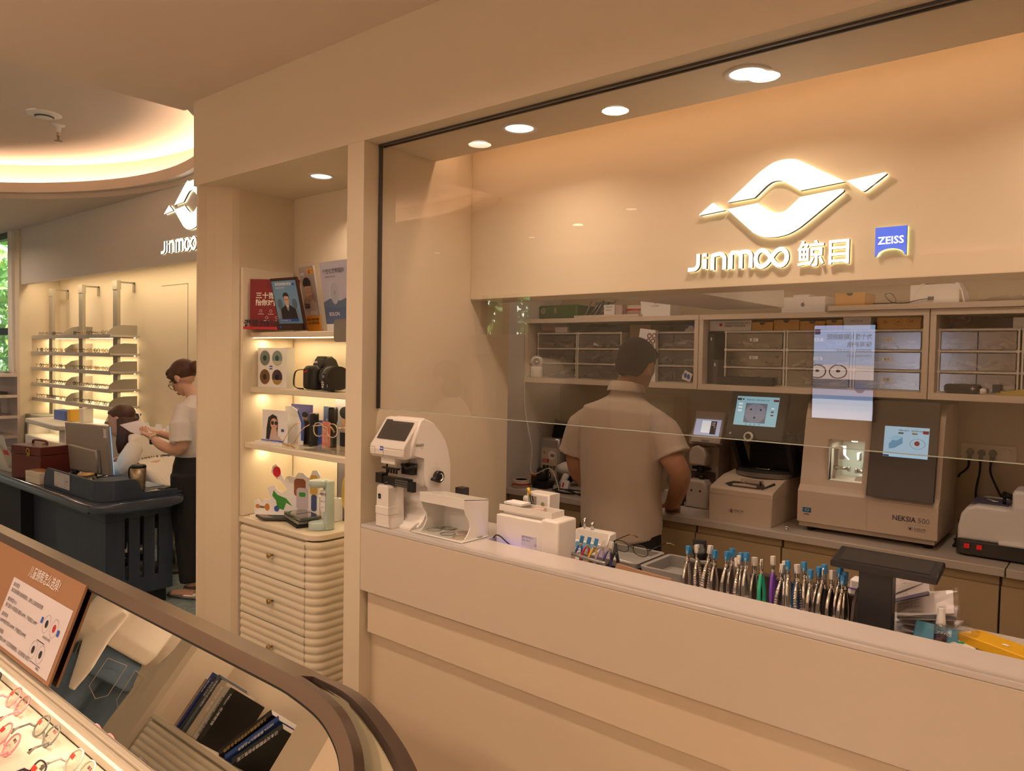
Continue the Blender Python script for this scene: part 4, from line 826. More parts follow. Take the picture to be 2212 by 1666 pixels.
for k, (x, y, m, lb) in enumerate([(-1.675, 1.645, RIMG, 'left'), (-1.655, 1.69, RIMG, 'rear left'), (-1.605, 1.635, RIMG, 'front middle'), (-1.575, 1.682, TINT, 'amber-rimmed'), (-1.545, 1.628, TINT, 'front right, pale amber'), (-1.528, 1.674, RIMG, 'rightmost')]):
    l = thing('round_lens', 'round uncut spectacle lens in the white display box, the %s one' % lb, 'lens', (x, y, 1.1062), group='round lenses in the display box')
    W(l, LN).lathe([(0, .004), (.012, .0037), (.022, .0022), (.024, .001)], (x, y, 1.1065), close=False).obj('lens', l)
    W(l, m).lathe([(.0235, 0), (.0245, 0), (.0245, .0018), (.0235, .0018), (.0235, 0)], (x, y, 1.1062), close=False).obj('rim', l)
# --- ultrasonic / lamp device with blue glow
t = thing('photochromic_lamp_box', 'long white lamp device with a trough on top and a violet-blue light below', 'machine', (-1.36, 1.76, 1.03))
b = W(t, MW); b.box(-1.478, -1.30, 1.715, 1.80, 1.045, 1.176, bev=.003).box(-1.305, -1.243, 1.712, 1.805, 1.031, 1.186, bev=.006).obj('housing', t)
b = W(t, MW); b.box(-1.48, -1.285, 1.735, 1.79, 1.185, 1.189).box(-1.48, -1.285, 1.731, 1.735, 1.185, 1.204).box(-1.48, -1.285, 1.79, 1.794, 1.185, 1.204).box(-1.285, -1.281, 1.731, 1.794, 1.185, 1.204).box(-1.47, -1.30, 1.74, 1.785, 1.177, 1.185); b.obj('trough', t)
b = W(t, mat('print_blue', (.10, .12, .45), .5)); b.rect(-1.378, -1.322, 1.098, 1.128, (0, 1.7142, 0), m=mat('label_lilac', (.60, .58, .66), .5)); b.text('紫外线变色灯', (-1.375, 1.7138, 1.121), .005).text('型号: ZB-02', (-1.375, 1.7138, 1.112), .0045).text('CE', (-1.33, 1.7138, 1.102), .006); b.obj('rating_label', t)
W(t, mat('violet_led', (.10, .10, 1), .5, emit=6)).box(-1.455, -1.405, 1.726, 1.75, 1.0385, 1.0415).obj('violet_led', t)
area('violet_led', (-1.42, 1.708, 1.062), .03, .10, rot=(R(-90), 0, 0), col=(.15, .15, 1), shape='RECTANGLE', sy=.01)
W(t, BLACKM).tube(smooth_path([(-1.475, 1.70, 1.105), (-1.462, 1.697, 1.116), (-1.448, 1.70, 1.114), (-1.43, 1.706, 1.10), (-1.41, 1.708, 1.09)]), .002).obj('cable', t)
o = MB(PAPER).box(-1.47, -1.40, 1.74, 1.785, 1.2045, 1.212, bev=.001).obj('paper_pad'); tag(o, 'small pad of white papers lying on the long white trough', 'paper')
o = MB(mat('tissue', (.55, .42, .36), .7)).tube([(-1.40, 1.76, 1.193), (-1.33, 1.765, 1.198)], [.005, .009], n=8).obj('used_cloth'); tag(o, 'rolled pale cloth lying inside the white trough', 'cloth')
# keypad machine behind
t = thing('lens_press', 'small white machine with a blue and grey keypad, right of the long white device', 'machine', (-1.31, 1.95, 1.03))
b = W(t, MW); b.prism([(1.86, 1.0305), (1.86, 1.045), (1.99, 1.068), (2.0, 1.10), (2.04, 1.10), (2.04, 1.0305)], 'x', -1.38, -1.25, bev=.004); b.obj('housing', t)
b = W(t, GREYM); kv = Vector((0, .13, .023)).normalized(); b.rect(.012, .10, .07, .115, (-1.37, 1.862, 1.0465), v=kv, m=mat('key_teal', (.05, .22, .36), .4))
for i in range(5):
    for j in range(3): b.rect(.012+.018*i, .025+.018*i, .012+.019*j, .025+.019*j, (-1.37, 1.862, 1.0465), v=kv, m=INKG)
b.obj('keypad', t); W(t, CHROME).cyl((-1.36, 2.02, 1.10), (-1.36, 2.02, 1.135), .004).obj('press_pin', t); W(t, CHROME).cyl((-1.33, 2.02, 1.10), (-1.33, 2.02, 1.125), .005).obj('press_pin', t)
# upright device behind (white with metal plate and yellow screwdriver)
t = thing('drilling_unit', 'upright white device with a metal plate and side knob, left of the standing man', 'machine', (-1.50, 1.97, 1.03))
W(t, MW).prism([(-1.545, 1.0305), (-1.455, 1.0305), (-1.452, 1.205), (-1.545, 1.205)], 'y', 1.945, 2.01, bev=.006).obj('housing', t)
W(t, CHROME).box(-1.535, -1.502, 1.9425, 1.945, 1.10, 1.195).cyl((-1.518, 1.94, 1.17), (-1.518, 1.9426, 1.17), .006, m=GREYM).cyl((-1.518, 1.94, 1.13), (-1.518, 1.9426, 1.13), .007, m=GREYM).obj('metal_plate', t)
W(t, MW).cyl((-1.575, 1.975, 1.175), (-1.546, 1.975, 1.175), .011).obj('side_knob', t)
W(t, mat('sticker_gold', (.4, .35, .25), .3, metal=.4)).poly(ell(-1.476, 1.172, .008), (0, 1.9445, 0)).rect(-1.49, -1.458, 1.158, 1.161, (0, 1.9443, 0)).obj('sticker', t)
t = thing('screwdriver', 'small screwdriver with a yellow handle leaning on the upright white device', 'screwdriver', (-1.52, 1.935, 1.03)); W(t, mat('yellow_plastic', (.75, .50, .02), .35)).tube([(-1.532, 1.937, 1.222), (-1.525, 1.937, 1.20)], [.0055, .0045], n=12).obj('handle', t); W(t, BLACK).tube([(-1.525, 1.937, 1.20), (-1.508, 1.936, 1.135)], .002, n=8).obj('shaft', t)
# --- trays
TR = mat('tray_grey', (.25, .24, .23), .5)
def tray(x0, x1, y0, y1, z, label, h=.022):
    t = thing('plastic_tray', label, 'tray', ((x0+x1)/2, (y0+y1)/2, z))
    W(t, TR).prism(rrect(x0+.012, x1-.012, y0+.012, y1-.012, .01), 'z', z, z+.002).obj('bottom', t)
    b = W(t, TR); o, i = rrect(x0, x1, y0, y1, .018), rrect(x0+.014, x1-.014, y0+.014, y1-.014, .008); i0 = rrect(x0+.012, x1-.012, y0+.012, y1-.012, .01); o0 = rrect(x0+.01, x1-.01, y0+.01, y1-.01, .01)
    n = len(o); V = [(p[0], p[1], z) for p in o0]+[(p[0], p[1], z+h) for p in o]+[(p[0], p[1], z+h) for p in i]+[(p[0], p[1], z+.002) for p in i0]
    b.faces(V, [(k*n+j, k*n+(j+1) % n, (k+1)*n+(j+1) % n, (k+1)*n+j) for k in range(3) for j in range(n)]); b.obj('rim', t); return t
tray(-1.272, -1.075, 1.86, 2.045, 1.046, 'grey plastic tray with black eyeglasses and an order slip on it', h=.02)
tray(-1.066, -.92, 1.86, 2.045, 1.0305, 'empty grey plastic tray left of the black-capped plier rack', h=.035)
o = MB(mat('kraft_paper', (.40, .24, .15), .7)).prism([(-1.12, 1.0305), (-.93, 1.0305), (-.93, 1.068), (-1.03, 1.072), (-1.10, 1.078)], 'y', 1.80, 1.805).obj('kraft_envelope'); tag(o, 'brown kraft paper edge standing in front of the empty grey tray', 'envelope')
t = thing('order_slip', 'white printed order slip lying under the black eyeglasses', 'paper', (-1.15, 1.90, 1.0485))
b = W(t, PAPER); b.faces([(-1.215, 1.885, 1.0485), (-1.10, 1.873, 1.0485), (-1.095, 1.925, 1.0495), (-1.21, 1.94, 1.0495)], [(0, 1, 2, 3)])
for k in range(4): b.text(('R -3.25 -0.50 175', 'L -3.00 -0.75 10', '智锐数码型', 'PD 62')[k], (-1.21, 1.928-.012*k, 1.0502), .006, INK, u=(1, -.1, 0), v=(.1, 1, 0))
b.obj('slip', t)
# --- eyeglasses builder
def eyeglasses(name, label, group, rim_m, tip_m=None, lw=.047, lh=.038, br=.018, rr=.0016, tl=.125, sq=2.4, lens=None, spread=.0, fold=False, td=0, tagm=None, lowres=False):
    """origin: bottom centre of the front; front faces -y, temples run +y"""
    t = thing(name, label, 'eyeglasses', (0, 0, 0), group=group)
    n = 14 if lowres else 30; cz = lh/2+rr
    lens = lens or LN
    def sup(a, w, h): c, s = math.cos(a), math.sin(a); return (w*abs(c)**(2/sq)*(1 if c > 0 else -1), h*abs(s)**(2/sq)*(1 if s > 0 else -1))
    f = MB(rim_m)
    for s in (-1, 1):
        cx = s*(br/2+lw/2)
        pts = [(cx+sup(2*PI*i/n, lw/2, lh/2)[0], .004*abs(cx)/.05, cz+sup(2*PI*i/n, lw/2, lh/2)[1]) for i in range(n+1)]
        f.tube(pts, rr, n=6, cap=False)
        f.tube([(s*(br/2+lw-.001), .003, cz+lh*.2), (s*(br/2+lw+.005), .006, cz+lh*.22), (s*(br/2+lw+.0065), .014, cz+lh*.22)], rr*1.5, n=6)
    f.tube(smooth_path([(-br/2-.002, 0, cz+lh*.12), (-br/4, -.001, cz+lh*.24), (br/4, -.001, cz+lh*.24), (br/2+.002, 0, cz+lh*.12)], 3), rr*1.15, n=6)
    f.obj('frame_front', t)
    for s in (-1, 1):
        cx = s*(br/2+lw/2)
        MB(lens).fc([(cx+sup(2*PI*i/n, lw/2-.001, lh/2-.001)[0], .004, cz+sup(2*PI*i/n, lw/2-.001, lh/2-.001)[1]) for i in range(n)], [tuple(range(n))]).obj('lens', t)
        x = s*(br/2+lw+.0065)
        tp = MB(rim_m); hz = cz+lh*.22; ct, st_ = math.cos(td), math.sin(td); Q = lambda yy, zz: (x+s*spread*min(1, yy/(tl*.7)), .014+(yy-.014)*ct-(zz-hz)*st_, hz+(yy-.014)*st_+(zz-hz)*ct)
        tp.tube([Q(.014, hz), Q(.05, hz), Q(tl*.7, cz+lh*.18)], [rr*1.2, rr, rr*1.1], n=6); tp = tp.obj('temple', t)
        MB(tip_m or rim_m).tube([Q(tl*.68, cz+lh*.185), Q(tl*.86, cz-lh*(.05 if not td else -.25)), Q(tl, cz-lh*(.42 if not td else -.36))], [rr*1.3, rr*1.6, rr*1.8], n=6).obj('temple_tip', tp)
    if tagm: tagm(t, lw, lh, br)
    return t
g = eyeglasses('eyeglasses', 'thin black eyeglasses lying on the order slip in the grey tray', None, BLACK, mat('tip_tan', (.4, .25, .15), .5), lw=.056, lh=.034, rr=.0013)
g.location = (-1.165, 1.985, 1.056); g.rotation_euler = (R(8), 0, R(-8))
# --- pliers
STEEL = mat('polished_steel', (.62, .60, .57), .16, metal=1); JAWB = mat('jaw_sleeve_blue', (.03, .22, .50), .4); JAWW = mat('jaw_sleeve_white', (.60, .56, .52), .4)
def plier(label, handle, sleeve, ribbed=False, L=.115, group='optical pliers in the counter rack'):
    t = thing('optical_pliers', label, 'pliers', (0, 0, 0), group=group)
    # local: handles down from z 0 to .07, pivot at .085, jaws up to L
    for s in (-1, 1):
        h = MB(handle); pts = [(s*.004, 0, .078), (s*.009, 0, .06), (s*.0135, 0, .035), (s*.012, 0, .005)]
        h.tube(smooth_path(pts, 3), [.0035, .004, .0045, .005, .0052, .0052, .0052, .005, .005, .0045][:10], n=8, sy=.75)
        if ribbed:
            for k in range(9): z = .008+.006*k; x = s*(.0125 if z < .04 else .0115-(z-.04)*.13); h.lathe([(.0046, 0), (.0064, .0018), (.0046, .0036)], (x, 0, z), n=8, close=False)
        h.obj('handle', t)
    MB(STEEL).box(-.006, .006, -.0035, .0035, .074, .088, bev=.002).cyl((0, -.005, .081), (0, .005, .081), .0035).obj('pivot', t)
    for s in (-1, 1):
        j = MB(STEEL); j.tube([(s*.003, 0, .085), (s*.0045, 0, L-.012), (s*.0025, 0, L)], [.003, .0028, .0022], n=7); j.obj('jaw', t)
    if sleeve: MB(sleeve).box(-.0065, .0065, -.005, .005, L-.018, L+.004, bev=.0015).obj('jaw_sleeve', t)
    return t
P = plier('steel optical pliers with a blue jaw sleeve', STEEL, JAWB)
Pr = plier('ribbed steel pliers', STEEL, JAWW, ribbed=True)
Pn = plier('steel pliers', STEEL, JAWW); Pb = plier('steel pliers', STEEL, None)
GREENH = mat('green_handle', (.02, .38, .22), .4); PURP = mat('purple_handle', (.18, .06, .42), .4); BLUEH = mat('blue_handle', (.02, .15, .50), .35)
Pg = plier('green-handled pliers', GREENH, None); Pp = plier('purple', PURP, JAWW); Pbl = plier('blue', BLUEH, JAWB)
Pk = plier('black-handled pliers', BLACKM, JAWB, L=.13)
seq = [(-.885, P, 'steel pliers at the far left of the long rack, blue sleeve'), (-.855, Pr, 'ribbed steel pliers under the black cap'), (-.832, Pr, 'ribbed steel pliers right of the black cap'), (-.812, P, 'smooth steel pliers with blue sleeve beside the ribbed pair'),
       (-.778, P, 'steel pliers with blue sleeve, first of the second cluster'), (-.765, P, 'steel pliers with blue sleeve, second of the second cluster'), (-.748, Pr, 'ribbed steel pliers in the second cluster'), (-.735, P, 'steel pliers with blue sleeve in the middle of the second cluster'), (-.722, P, 'steel pliers with wide blue sleeve in the second cluster'), (-.706, Pn, 'steel pliers with white block sleeve ending the second cluster'),
       (-.682, Pg, 'pliers with bright green handles'), (-.658, Pp, 'pliers with wavy purple handles'), (-.640, Pr, 'ribbed steel pliers right of the purple ones'), (-.627, Pn, 'steel pliers with tall white tips behind the purple ones'), (-.615, P, 'steel pliers with blue sleeve left of the blue-handled pair'), (-.604, Pbl, 'pliers with transparent blue handles'), (-.592, Pr, 'ribbed steel pliers right of the blue-handled pair'),
       (-.578, P, 'steel pliers with small blue sleeve in the third cluster'), (-.567, P, 'steel pliers with tall blue sleeve in the third cluster'), (-.557, P, 'steel pliers with big blue sleeve in the third cluster'), (-.545, Pb, 'steel pliers with bare jaws in the third cluster'), (-.533, Pk, 'pliers with black rubber handles and round blue cap'), (-.520, Pn, 'steel pliers with white sleeve beside the black-handled pair'),
       (-.508, P, 'steel pliers with blue sleeve, third from the right end of the rack'), (-.499, P, 'steel pliers with blue sleeve, second from the right end of the rack'), (-.490, P, 'steel pliers with blue sleeve at the right end of the rack')]
used = set()
for k, (x, src, lb) in enumerate(seq):
    loc = (x, 1.795+.012*(k % 2), 1.045+.006*((k*7) % 3)); rot = (R(-5+random.Random(k+50).uniform(-3, 5)), R(random.Random(k).uniform(2, 10)), R(78+random.Random(k+9).uniform(-14, 14)))
    if src.name in used: dup(src, loc, rot=rot, label=lb)
    else:
        used.add(src.name); src.location = loc; src.rotation_euler = rot; src['label'] = lb
# small pen-like pliers at the left with coloured handles
for k, (c, nm) in enumerate([((.03, .12, .50), 'royal blue'), ((.55, .03, .03), 'red'), ((.72, .48, .05), 'yellow'), ((.35, .25, .60), 'lilac'), ((.06, .05, .18), 'dark violet')]):
    hm = mat('handle_%s' % nm.replace(' ', '_'), c, .4)
    q = plier('small pliers with %s handles in the metal ring stand' % nm, hm, JAWB if k < 3 else JAWW, L=.105, group='coloured small pliers in the ring stand'); q.location = (-1.243+.025*k, 1.80, 1.036); q.rotation_euler = (R(-5), R(12), R(30)); q.scale = (.9, .9, .9)
t = thing('ring_stand', 'curved grey metal tube stand holding the coloured small pliers', 'stand', (-1.20, 1.80, 1.03)); W(t, GREYM).tube(smooth_path([(-1.27, 1.79, 1.031), (-1.275, 1.79, 1.07), (-1.25, 1.785, 1.083), (-1.20, 1.78, 1.08), (-1.12, 1.775, 1.078)], 6), .005).obj('tube', t)
t = thing('cutting_nippers', 'black-handled nippers standing at the right end of the ring stand', 'nippers', (-1.125, 1.815, 1.03)); b = W(t, BLACK)
for s in (-1, 1): b.tube(smooth_path([(-1.115+s*.003, 1.815, 1.105), (-1.118+s*.013, 1.815, 1.07), (-1.122+s*.011, 1.815, 1.0305)], 3), .005, n=8)
b.obj('handles', t); W(t, DARK).prism([(-1.121, 1.105), (-1.109, 1.105), (-1.113, 1.130), (-1.117, 1.130)], 'y', 1.811, 1.819).obj('jaws', t)
# rack
t = thing('plier_rack', 'dark brown rack with rounded end plates holding the optical pliers', 'rack', (-.69, 1.83, 1.03))
RK = mat('rack_brown', (.060, .038, .035), .35)
W(t, RK).box(-.91, -.475, 1.835, 1.85, 1.031, 1.112).box(-.91, -.475, 1.85, 1.90, 1.031, 1.04).obj('rack_board', t)
W(t, RK).prism([(1.785, 1.0305), (1.90, 1.0305), (1.90, 1.10), (1.88, 1.125), (1.85, 1.135), (1.82, 1.13), (1.795, 1.105), (1.785, 1.07)], 'x', -.474, -.468).obj('end_plate', t)
for x in (-.80, -.70, -.60): W(t, RK).box(x, x+.03, 1.83, 1.86, 1.1125, 1.118).obj('slot_bridge', t)
t = thing('black_stepped_cap', 'black stepped round fitting on top of the pliers at the rack\'s left end', 'fitting', (-.865, 1.83, 1.13)); W(t, BLACK).lathe([(.019, 0), (.019, .012), (.022, .013), (.022, .022), (.017, .023), (.017, .031), (.012, .032), (.012, .04), (0, .04)], (-.862, 1.83, 1.13)).box(-.884, -.848, 1.826, 1.834, 1.162, 1.18, bev=.001).obj('cap', t)
t = thing('white_purple_device', 'small white device with a purple edge behind the right end of the pliers', 'device', (-.49, 1.93, 1.03)); W(t, WHITE).box(-.515, -.46, 1.92, 1.96, 1.031, 1.128, bev=.006).obj('body', t); W(t, PURP).box(-.516, -.459, 1.918, 1.9195, 1.104, 1.107).obj('purple_edge', t)
o = MB(mat('cream_tube', (.6, .5, .42), .4)).cyl((-.785, 1.90, 1.031), (-.795, 1.90, 1.13), .012, r1=.006).obj('cream_tube'); tag(o, 'cream plastic tube standing behind the first gap in the plier rack', 'tube')
# --- tablet on a stand
t = thing('tablet_stand', 'black tablet lying on a square black pedestal stand on the service counter', 'tablet', (-.43, 1.80, 1.03))
TB = mat('anodised_dark', (.035, .034, .036), .38, metal=.4)
W(t, TB).box(-.462, -.392, 1.795, 1.83, 1.031, 1.192, bev=.002).obj('pedestal', t)
W(t, TB).box(-.46, -.394, 1.795, 1.87, 1.0305, 1.034).obj('foot_plate', t)
tr = W(t, TB); tr.prism([(1.783, 1.186), (1.783, 1.20), (1.865, 1.218), (1.868, 1.204)], 'x', -.522, -.302, bev=.004); tr.obj('tablet_case', t)
W(t, mat('tablet_glass', (.05, .045, .045), .1)).fc([(-.505, 1.795, 1.2036), (-.32, 1.795, 1.2036), (-.32, 1.857, 1.2172), (-.505, 1.857, 1.2172)], [(0, 1, 2, 3)]).obj('screen', t)
for x in (-.45, -.404): W(t, BLACK).cyl((x, 1.7948, 1.182), (x, 1.7925, 1.182), .004, n=10).obj('screw', t)
# --- pile of job bags
BW = mat('slip_white', (.62, .56, .56), .55); 
def job_bag(c, d, rot, label, stripe, seed, txt='镜片 加工单'):
    t = thing('job_bag', label, 'bag', c, group='clear job bags piled behind the tablet stand', rot=rot)
    rnd = random.Random(seed); w_, h_ = d
    MB(BW).box(-w_/2+.006, w_/2-.006, -h_/2+.005, h_/2-.005, .001, .004).obj('slip', t)
    b = MB(INK); b.text(txt, (-w_/2+.012, h_/2-.018, .0045), .007, INK, v=(0, 1, 0), wmax=w_*.7)
    for k in range(3): b.text('R -%d.25  L -%d.00' % (k+1, k+2), (-w_/2+.012, h_/2-.03-.010*k, .0045), .005, INKG, v=(0, 1, 0), wmax=w_*.7)
    b.obj('printing', t)
    if stripe: MB(stripe).box(-w_/2+.006, w_/2-.006, -h_/2+.004, -h_/2+.013, .004, .0085).obj('file_edge', t)
    p = MB(CLEARB); nx = 6; V = []
    for i in range(nx+1):
        for j in range(nx+1):
            u, v = i/nx-.5, j/nx-.5; e = 1-max(abs(u), abs(v))*2; V.append((u*w_*1.08, v*h_*1.1, .006+.007*min(1, e*2)+rnd.uniform(-.002, .002)))
    p.faces(V, [(i*(nx+1)+j, (i+1)*(nx+1)+j, (i+1)*(nx+1)+j+1, i*(nx+1)+j+1) for i in range(nx) for j in range(nx)]); p.obj('clear_sleeve', t)
    return t
VI = mat('violet_file', (.10, .08, .16), .5)
job_bag((-.335, 1.93, 1.040), (.13, .09), (0, 0, .1), 'lowest clear job bag of the pile right of the tablet stand', None, 1)
job_bag((-.34, 1.93, 1.058), (.13, .085), (R(4), R(-6), -.15), 'second clear job bag from the bottom of the pile', None, 2)
job_bag((-.345, 1.93, 1.077), (.13, .085), (R(6), R(-10), .1), 'third clear job bag from the bottom, with a grey edge', mat('grey_edge', (.2, .18, .2), .5), 3)
job_bag((-.35, 1.925, 1.100), (.13, .08), (R(32), R(-16), .05), 'clear job bag with handwritten slip, tilted forward on the pile', None, 4, '王 女士')
job_bag((-.385, 1.925, 1.125), (.11, .07), (R(40), R(-26), -.1), 'clear job bag with a dark violet edge near the pile top', VI, 5)
job_bag((-.40, 1.945, 1.142), (.10, .07), (R(38), R(-32), .1), 'topmost clear job bag of the pile behind the tablet', None, 6)
job_bag((-.50, 1.97, 1.062), (.08, .07), (R(50), 0, 0), 'clear job bag left of the tablet pedestal', None, 7, '⌂ 顾客')
o = MB(mat('dark_cloth', (.02, .025, .04), .8, bump=.5, bscale=30)).ball((-.345, 1.835, 1.040), (.035, .018, .009)).obj('dark_cleaning_cloth'); tag(o, 'crumpled dark cleaning cloth below the job bags', 'cloth')
t = thing('blue_lens_packet', 'blue packet with a yellow patch at the foot of the job bags', 'packet', (-.315, 1.86, 1.05)); W(t, mat('packet_blue', (.04, .22, .36), .35)).cbox((-.315, 1.862, 1.058), (.085, .05, .006), rot=(R(28), R(5), .1), bev=.002).obj('packet', t); W(t, mat('patch_yellow', (.65, .5, .03), .5)).cbox((-.342, 1.866, 1.0640), (.02, .012, .002), rot=(R(28), R(5), .1)).obj('yellow_patch', t); W(t, PAPER).text('ZEISS', (-.315, 1.852, 1.0610), .010, u=(1, 0, 0), v=(0, .88, .47)).obj('lettering', t)
o = crumple('plastic_bag', (-.285, 1.89, 1.06), (.09, .06, .03), CLEARB, 'clear zip bag sticking out right of the job bags', 'bag', 21)
t = thing('dropper_bottle', 'small bottle of dark liquid with a white nozzle cap', 'bottle', (-.302, 1.835, 1.03))
W(t, glassy('bottle_clear', (.85, .82, .82), 1.5, .05, extra=.06)).lathe([(.013, 0), (.0135, .03), (.0135, .044), (.010, .052)], (-.302, 1.835, 1.0385), close=False).obj('bottle', t); W(t, mat('plum_liquid', (.06, .02, .05), .2)).lathe([(0, 0), (.0125, .001), (.0127, .026), (0, .026)], (-.302, 1.835, 1.0386)).obj('liquid', t); W(t, WHITE).lathe([(.0105, 0), (.009, .006), (.007, .034), (.0065, .036), (0, .036)], (-.302, 1.835, 1.090)).obj('nozzle_cap', t)
o = MB(RED).box(-.33, -.285, 1.81, 1.86, 1.031, 1.038, bev=.002).obj('red_tin_lid'); tag(o, 'flat red lid under the small dropper bottle', 'lid')
t = thing('wet_wipe_pack', 'small white pack with a green leaf print and an orange band', 'packet', (-.25, 1.80, 1.03)); W(t, mat('pack_white', (.72, .68, .62), .5)).cbox((-.25, 1.80, 1.046), (.075, .05, .022), rot=(0, R(8), -.25), bev=.008, seg=3).obj('pack', t); W(t, mat('band_orange', (.65, .32, .05), .5)).cbox((-.252, 1.80, 1.0462), (.008, .051, .023), rot=(0, R(8), -.25), bev=.004).obj('orange_band', t); W(t, GREENH).cbox((-.232, 1.80, 1.0560), (.012, .006, .001), rot=(0, R(8), .4)).obj('leaf_print', t)
t = thing('lens_case_bag', 'white flat bag with green oval and blue square print beside the bottle', 'bag', (-.268, 1.87, 1.03)); W(t, PAPER).cbox((-.265, 1.87, 1.043), (.05, .05, .016), rot=(R(15), 0, .2), bev=.004).obj('bag', t); W(t, GREENH).cbox((-.268, 1.862, 1.0505), (.014, .006, .001), rot=(R(15), 0, .2)).obj('green_oval', t); W(t, BLUE).cbox((-.26, 1.848, 1.0468), (.008, .006, .001), rot=(R(15), 0, .2)).obj('blue_square', t)
t = thing('yellow_envelope', 'bright yellow box with a small white square print at the right end of the counter', 'box', (-.20, 1.90, 1.03)); W(t, mat('bright_yellow', (.72, .40, .01), .45)).cbox((-.195, 1.89, 1.050), (.14, .09, .020), rot=(R(-6), R(3), -.35), bev=.002).obj('box', t); W(t, PAPER).cbox((-.187, 1.875, 1.0622), (.012, .010, .0008), rot=(R(-6), R(3), -.35)).obj('white_square', t)
# ================================================================ ILLUMINATED SIGNS
HALO = lamp_mat('halo_warm', (1, .84, .48), 4)
SIDE = mat('sign_side', (.06, .035, .02), .5)
def shape(b, pts, O, s, d, m):
    b.poly([(x*s, y*s) for x, y in pts], O, m=m, d=d)
def brand_sign(O, s, label, near=True):
    """O = lower-left corner of the sign on the wall (wall faces -y); s = metres per picture unit"""
    t = thing('illuminated_sign', label, 'sign', O)
    O = Vector(O)
    def X(px): return px
    # emblem outlines in units (x right, y up), origin at the left tip level
    top = [(0.275, .045)] + [(.30+.05*k, .068+.0315*k*1.15) for k in range(1, 3)]
    upper = [(.700, .4425), (.712, .453), (1.010, .690)] + smooth2([(1.010, .690), (1.08, .735), (1.17, .777), (1.27, .79), (1.37, .777), (1.45, .735)])+[(1.832, .500), (1.43, .470), (1.30, .560)]+smooth2([(1.30, .560), (1.25, .588), (1.20, .595), (1.15, .588), (1.10, .560)])+[(.98, .458), (.96, .4555)]
    lower = [(.70, .375), (1.0, .398), (1.015, .402)]+smooth2([(1.12, .320), (1.18, .288), (1.235, .282), (1.29, .292), (1.34, .328)])+[(1.43, .408), (1.80, .438), (1.83, .428), (1.826, .412)]+smooth2([(1.50, .165), (1.42, .11), (1.32, .065), (1.20, .048), (1.08, .062), (.98, .11)])
    lt = [(.395, .345), (.675, .368), (.56, .452), (.545, .458), (.53, .452), (.393, .355)]
    rt = [(1.85, .505), (2.18, .535), (2.19, .525), (2.185, .518), (2.02, .398), (2.0, .39), (1.985, .395)]
    for nm, pts in (('emblem_upper', upper), ('emblem_lower', lower), ('emblem_left_fin', lt), ('emblem_right_fin', rt)):
        g = MB(SIGN); g.T = Matrix.Translation(-O)
        g.poly([((x-.395)*s, (y-.045)*s) for x, y in pts], O+Vector((0, -.024, 0)), m=SIGN)
        g.poly([((x-.395)*s, (y-.045)*s) for x, y in pts], O+Vector((0, -.010, 0)), m=SIDE, d=.0135)
        cx = sum(x for x, y in pts)/len(pts); cy = sum(y for x, y in pts)/len(pts); c2 = Vector((cx, cy))
        g.poly([((cx+(x-cx)*.975-.395)*s, (cy+(y-cy)*.965-.045)*s) for x, y in pts], O+Vector((0, -.0015, 0)), m=HALO, d=.007); g.obj(nm, t)
    return t
def smooth2(p):
    return [(v.x, v.y) for v in smooth_path([(a, b, 0) for a, b in p], 5)]
def letters(t, O, s):
    """rounded stroke lettering built from thick polylines: one mesh per character"""
    O = Vector(O)
    def stroke(b, pts, w, closed=False, r=None):
        P = [Vector((x, y)) for x, y in pts]; n = len(P); L, Rg = [], []
        for i in range(n):
            a = P[i-1] if (i > 0 or closed) else P[i]; c = P[(i+1) % n] if (i < n-1 or closed) else P[i]
            d = (c-a).normalized(); nn = Vector((-d.y, d.x)); L.append(P[i]+nn*w/2); Rg.append(P[i]-nn*w/2)
        k = n if closed else n-1
        for lay, m, d0 in ((-.018, SIGN, 0), (-.006, SIDE, .0115), (-.001, HALO, .0045)):
            for i in range(k):
                j = (i+1) % n; q = [L[i], L[j], Rg[j], Rg[i]]
                if m == HALO: q = [L[i]*.9+Rg[i]*.1, L[j]*.9+Rg[j]*.1, Rg[j]*.9+L[j]*.1, Rg[i]*.9+L[i]*.1]
                b.poly([(v.x*s, v.y*s) for v in q], O+Vector((0, lay, 0)), m=m, d=d0)
    def ch(name, strokes, w=.043):
        b = MB(SIGN); b.T = Matrix.Translation(-Vector(t.location))
        for st in strokes:
            closed = st[-1] == 'c'; pts = st[:-1] if closed else st
            stroke(b, pts, w, closed)
        b.obj(name, t)
    A = lambda c, r, a0, a1, n=8: arc(c, r, a0, a1, n)
    ch('letter_j', [[(.0, .02)]+A((.06, .08), .06, -90, 0)+[(.12, .19)]])
    ch('letter_i', [[(.20, .02), (.20, .13)], [(.20, .155), (.20, .19)]])
    ch('letter_n', [[(.29, .0), (.29, .17)], [(.29, .16), (.36, .172)]+A((.37, .115), .057, 90, 0)+[(.427, .0)]])
    ch('letter_m', [[(.50, .0), (.50, .17)], [(.50, .172), (.57, .172)]+A((.565, .125), .047, 90, 0)+[(.612, .0)], [(.612, .172), (.68, .172)]+A((.675, .125), .047, 90, 0)+[(.722, .0)]])
    inf = []
    for k in range(41):
        a = 2*PI*k/40+.35; q = 1+math.sin(a)**2; inf.append((.94+.165*math.cos(a)/q*1.0, .088+.24*math.sin(a)*math.cos(a)/q))
    ch('infinity_letters', [[p for p in inf]], .044)
    return
def cjk(t, O, ch_, h, name):
    b = MB(SIGN); b.T = Matrix.Translation(-Vector(t.location)); O = Vector(O)
    b.text(ch_, O+Vector((0, -.018, 0)), h, SIGN, bold=.012); b.text(ch_, O+Vector((0, -.006, 0)), h, SIDE, bold=.012, d=.0115); b.text(ch_, O+Vector((0, -.001, 0)), h, HALO, bold=.0, d=.004); b.obj(name, t)
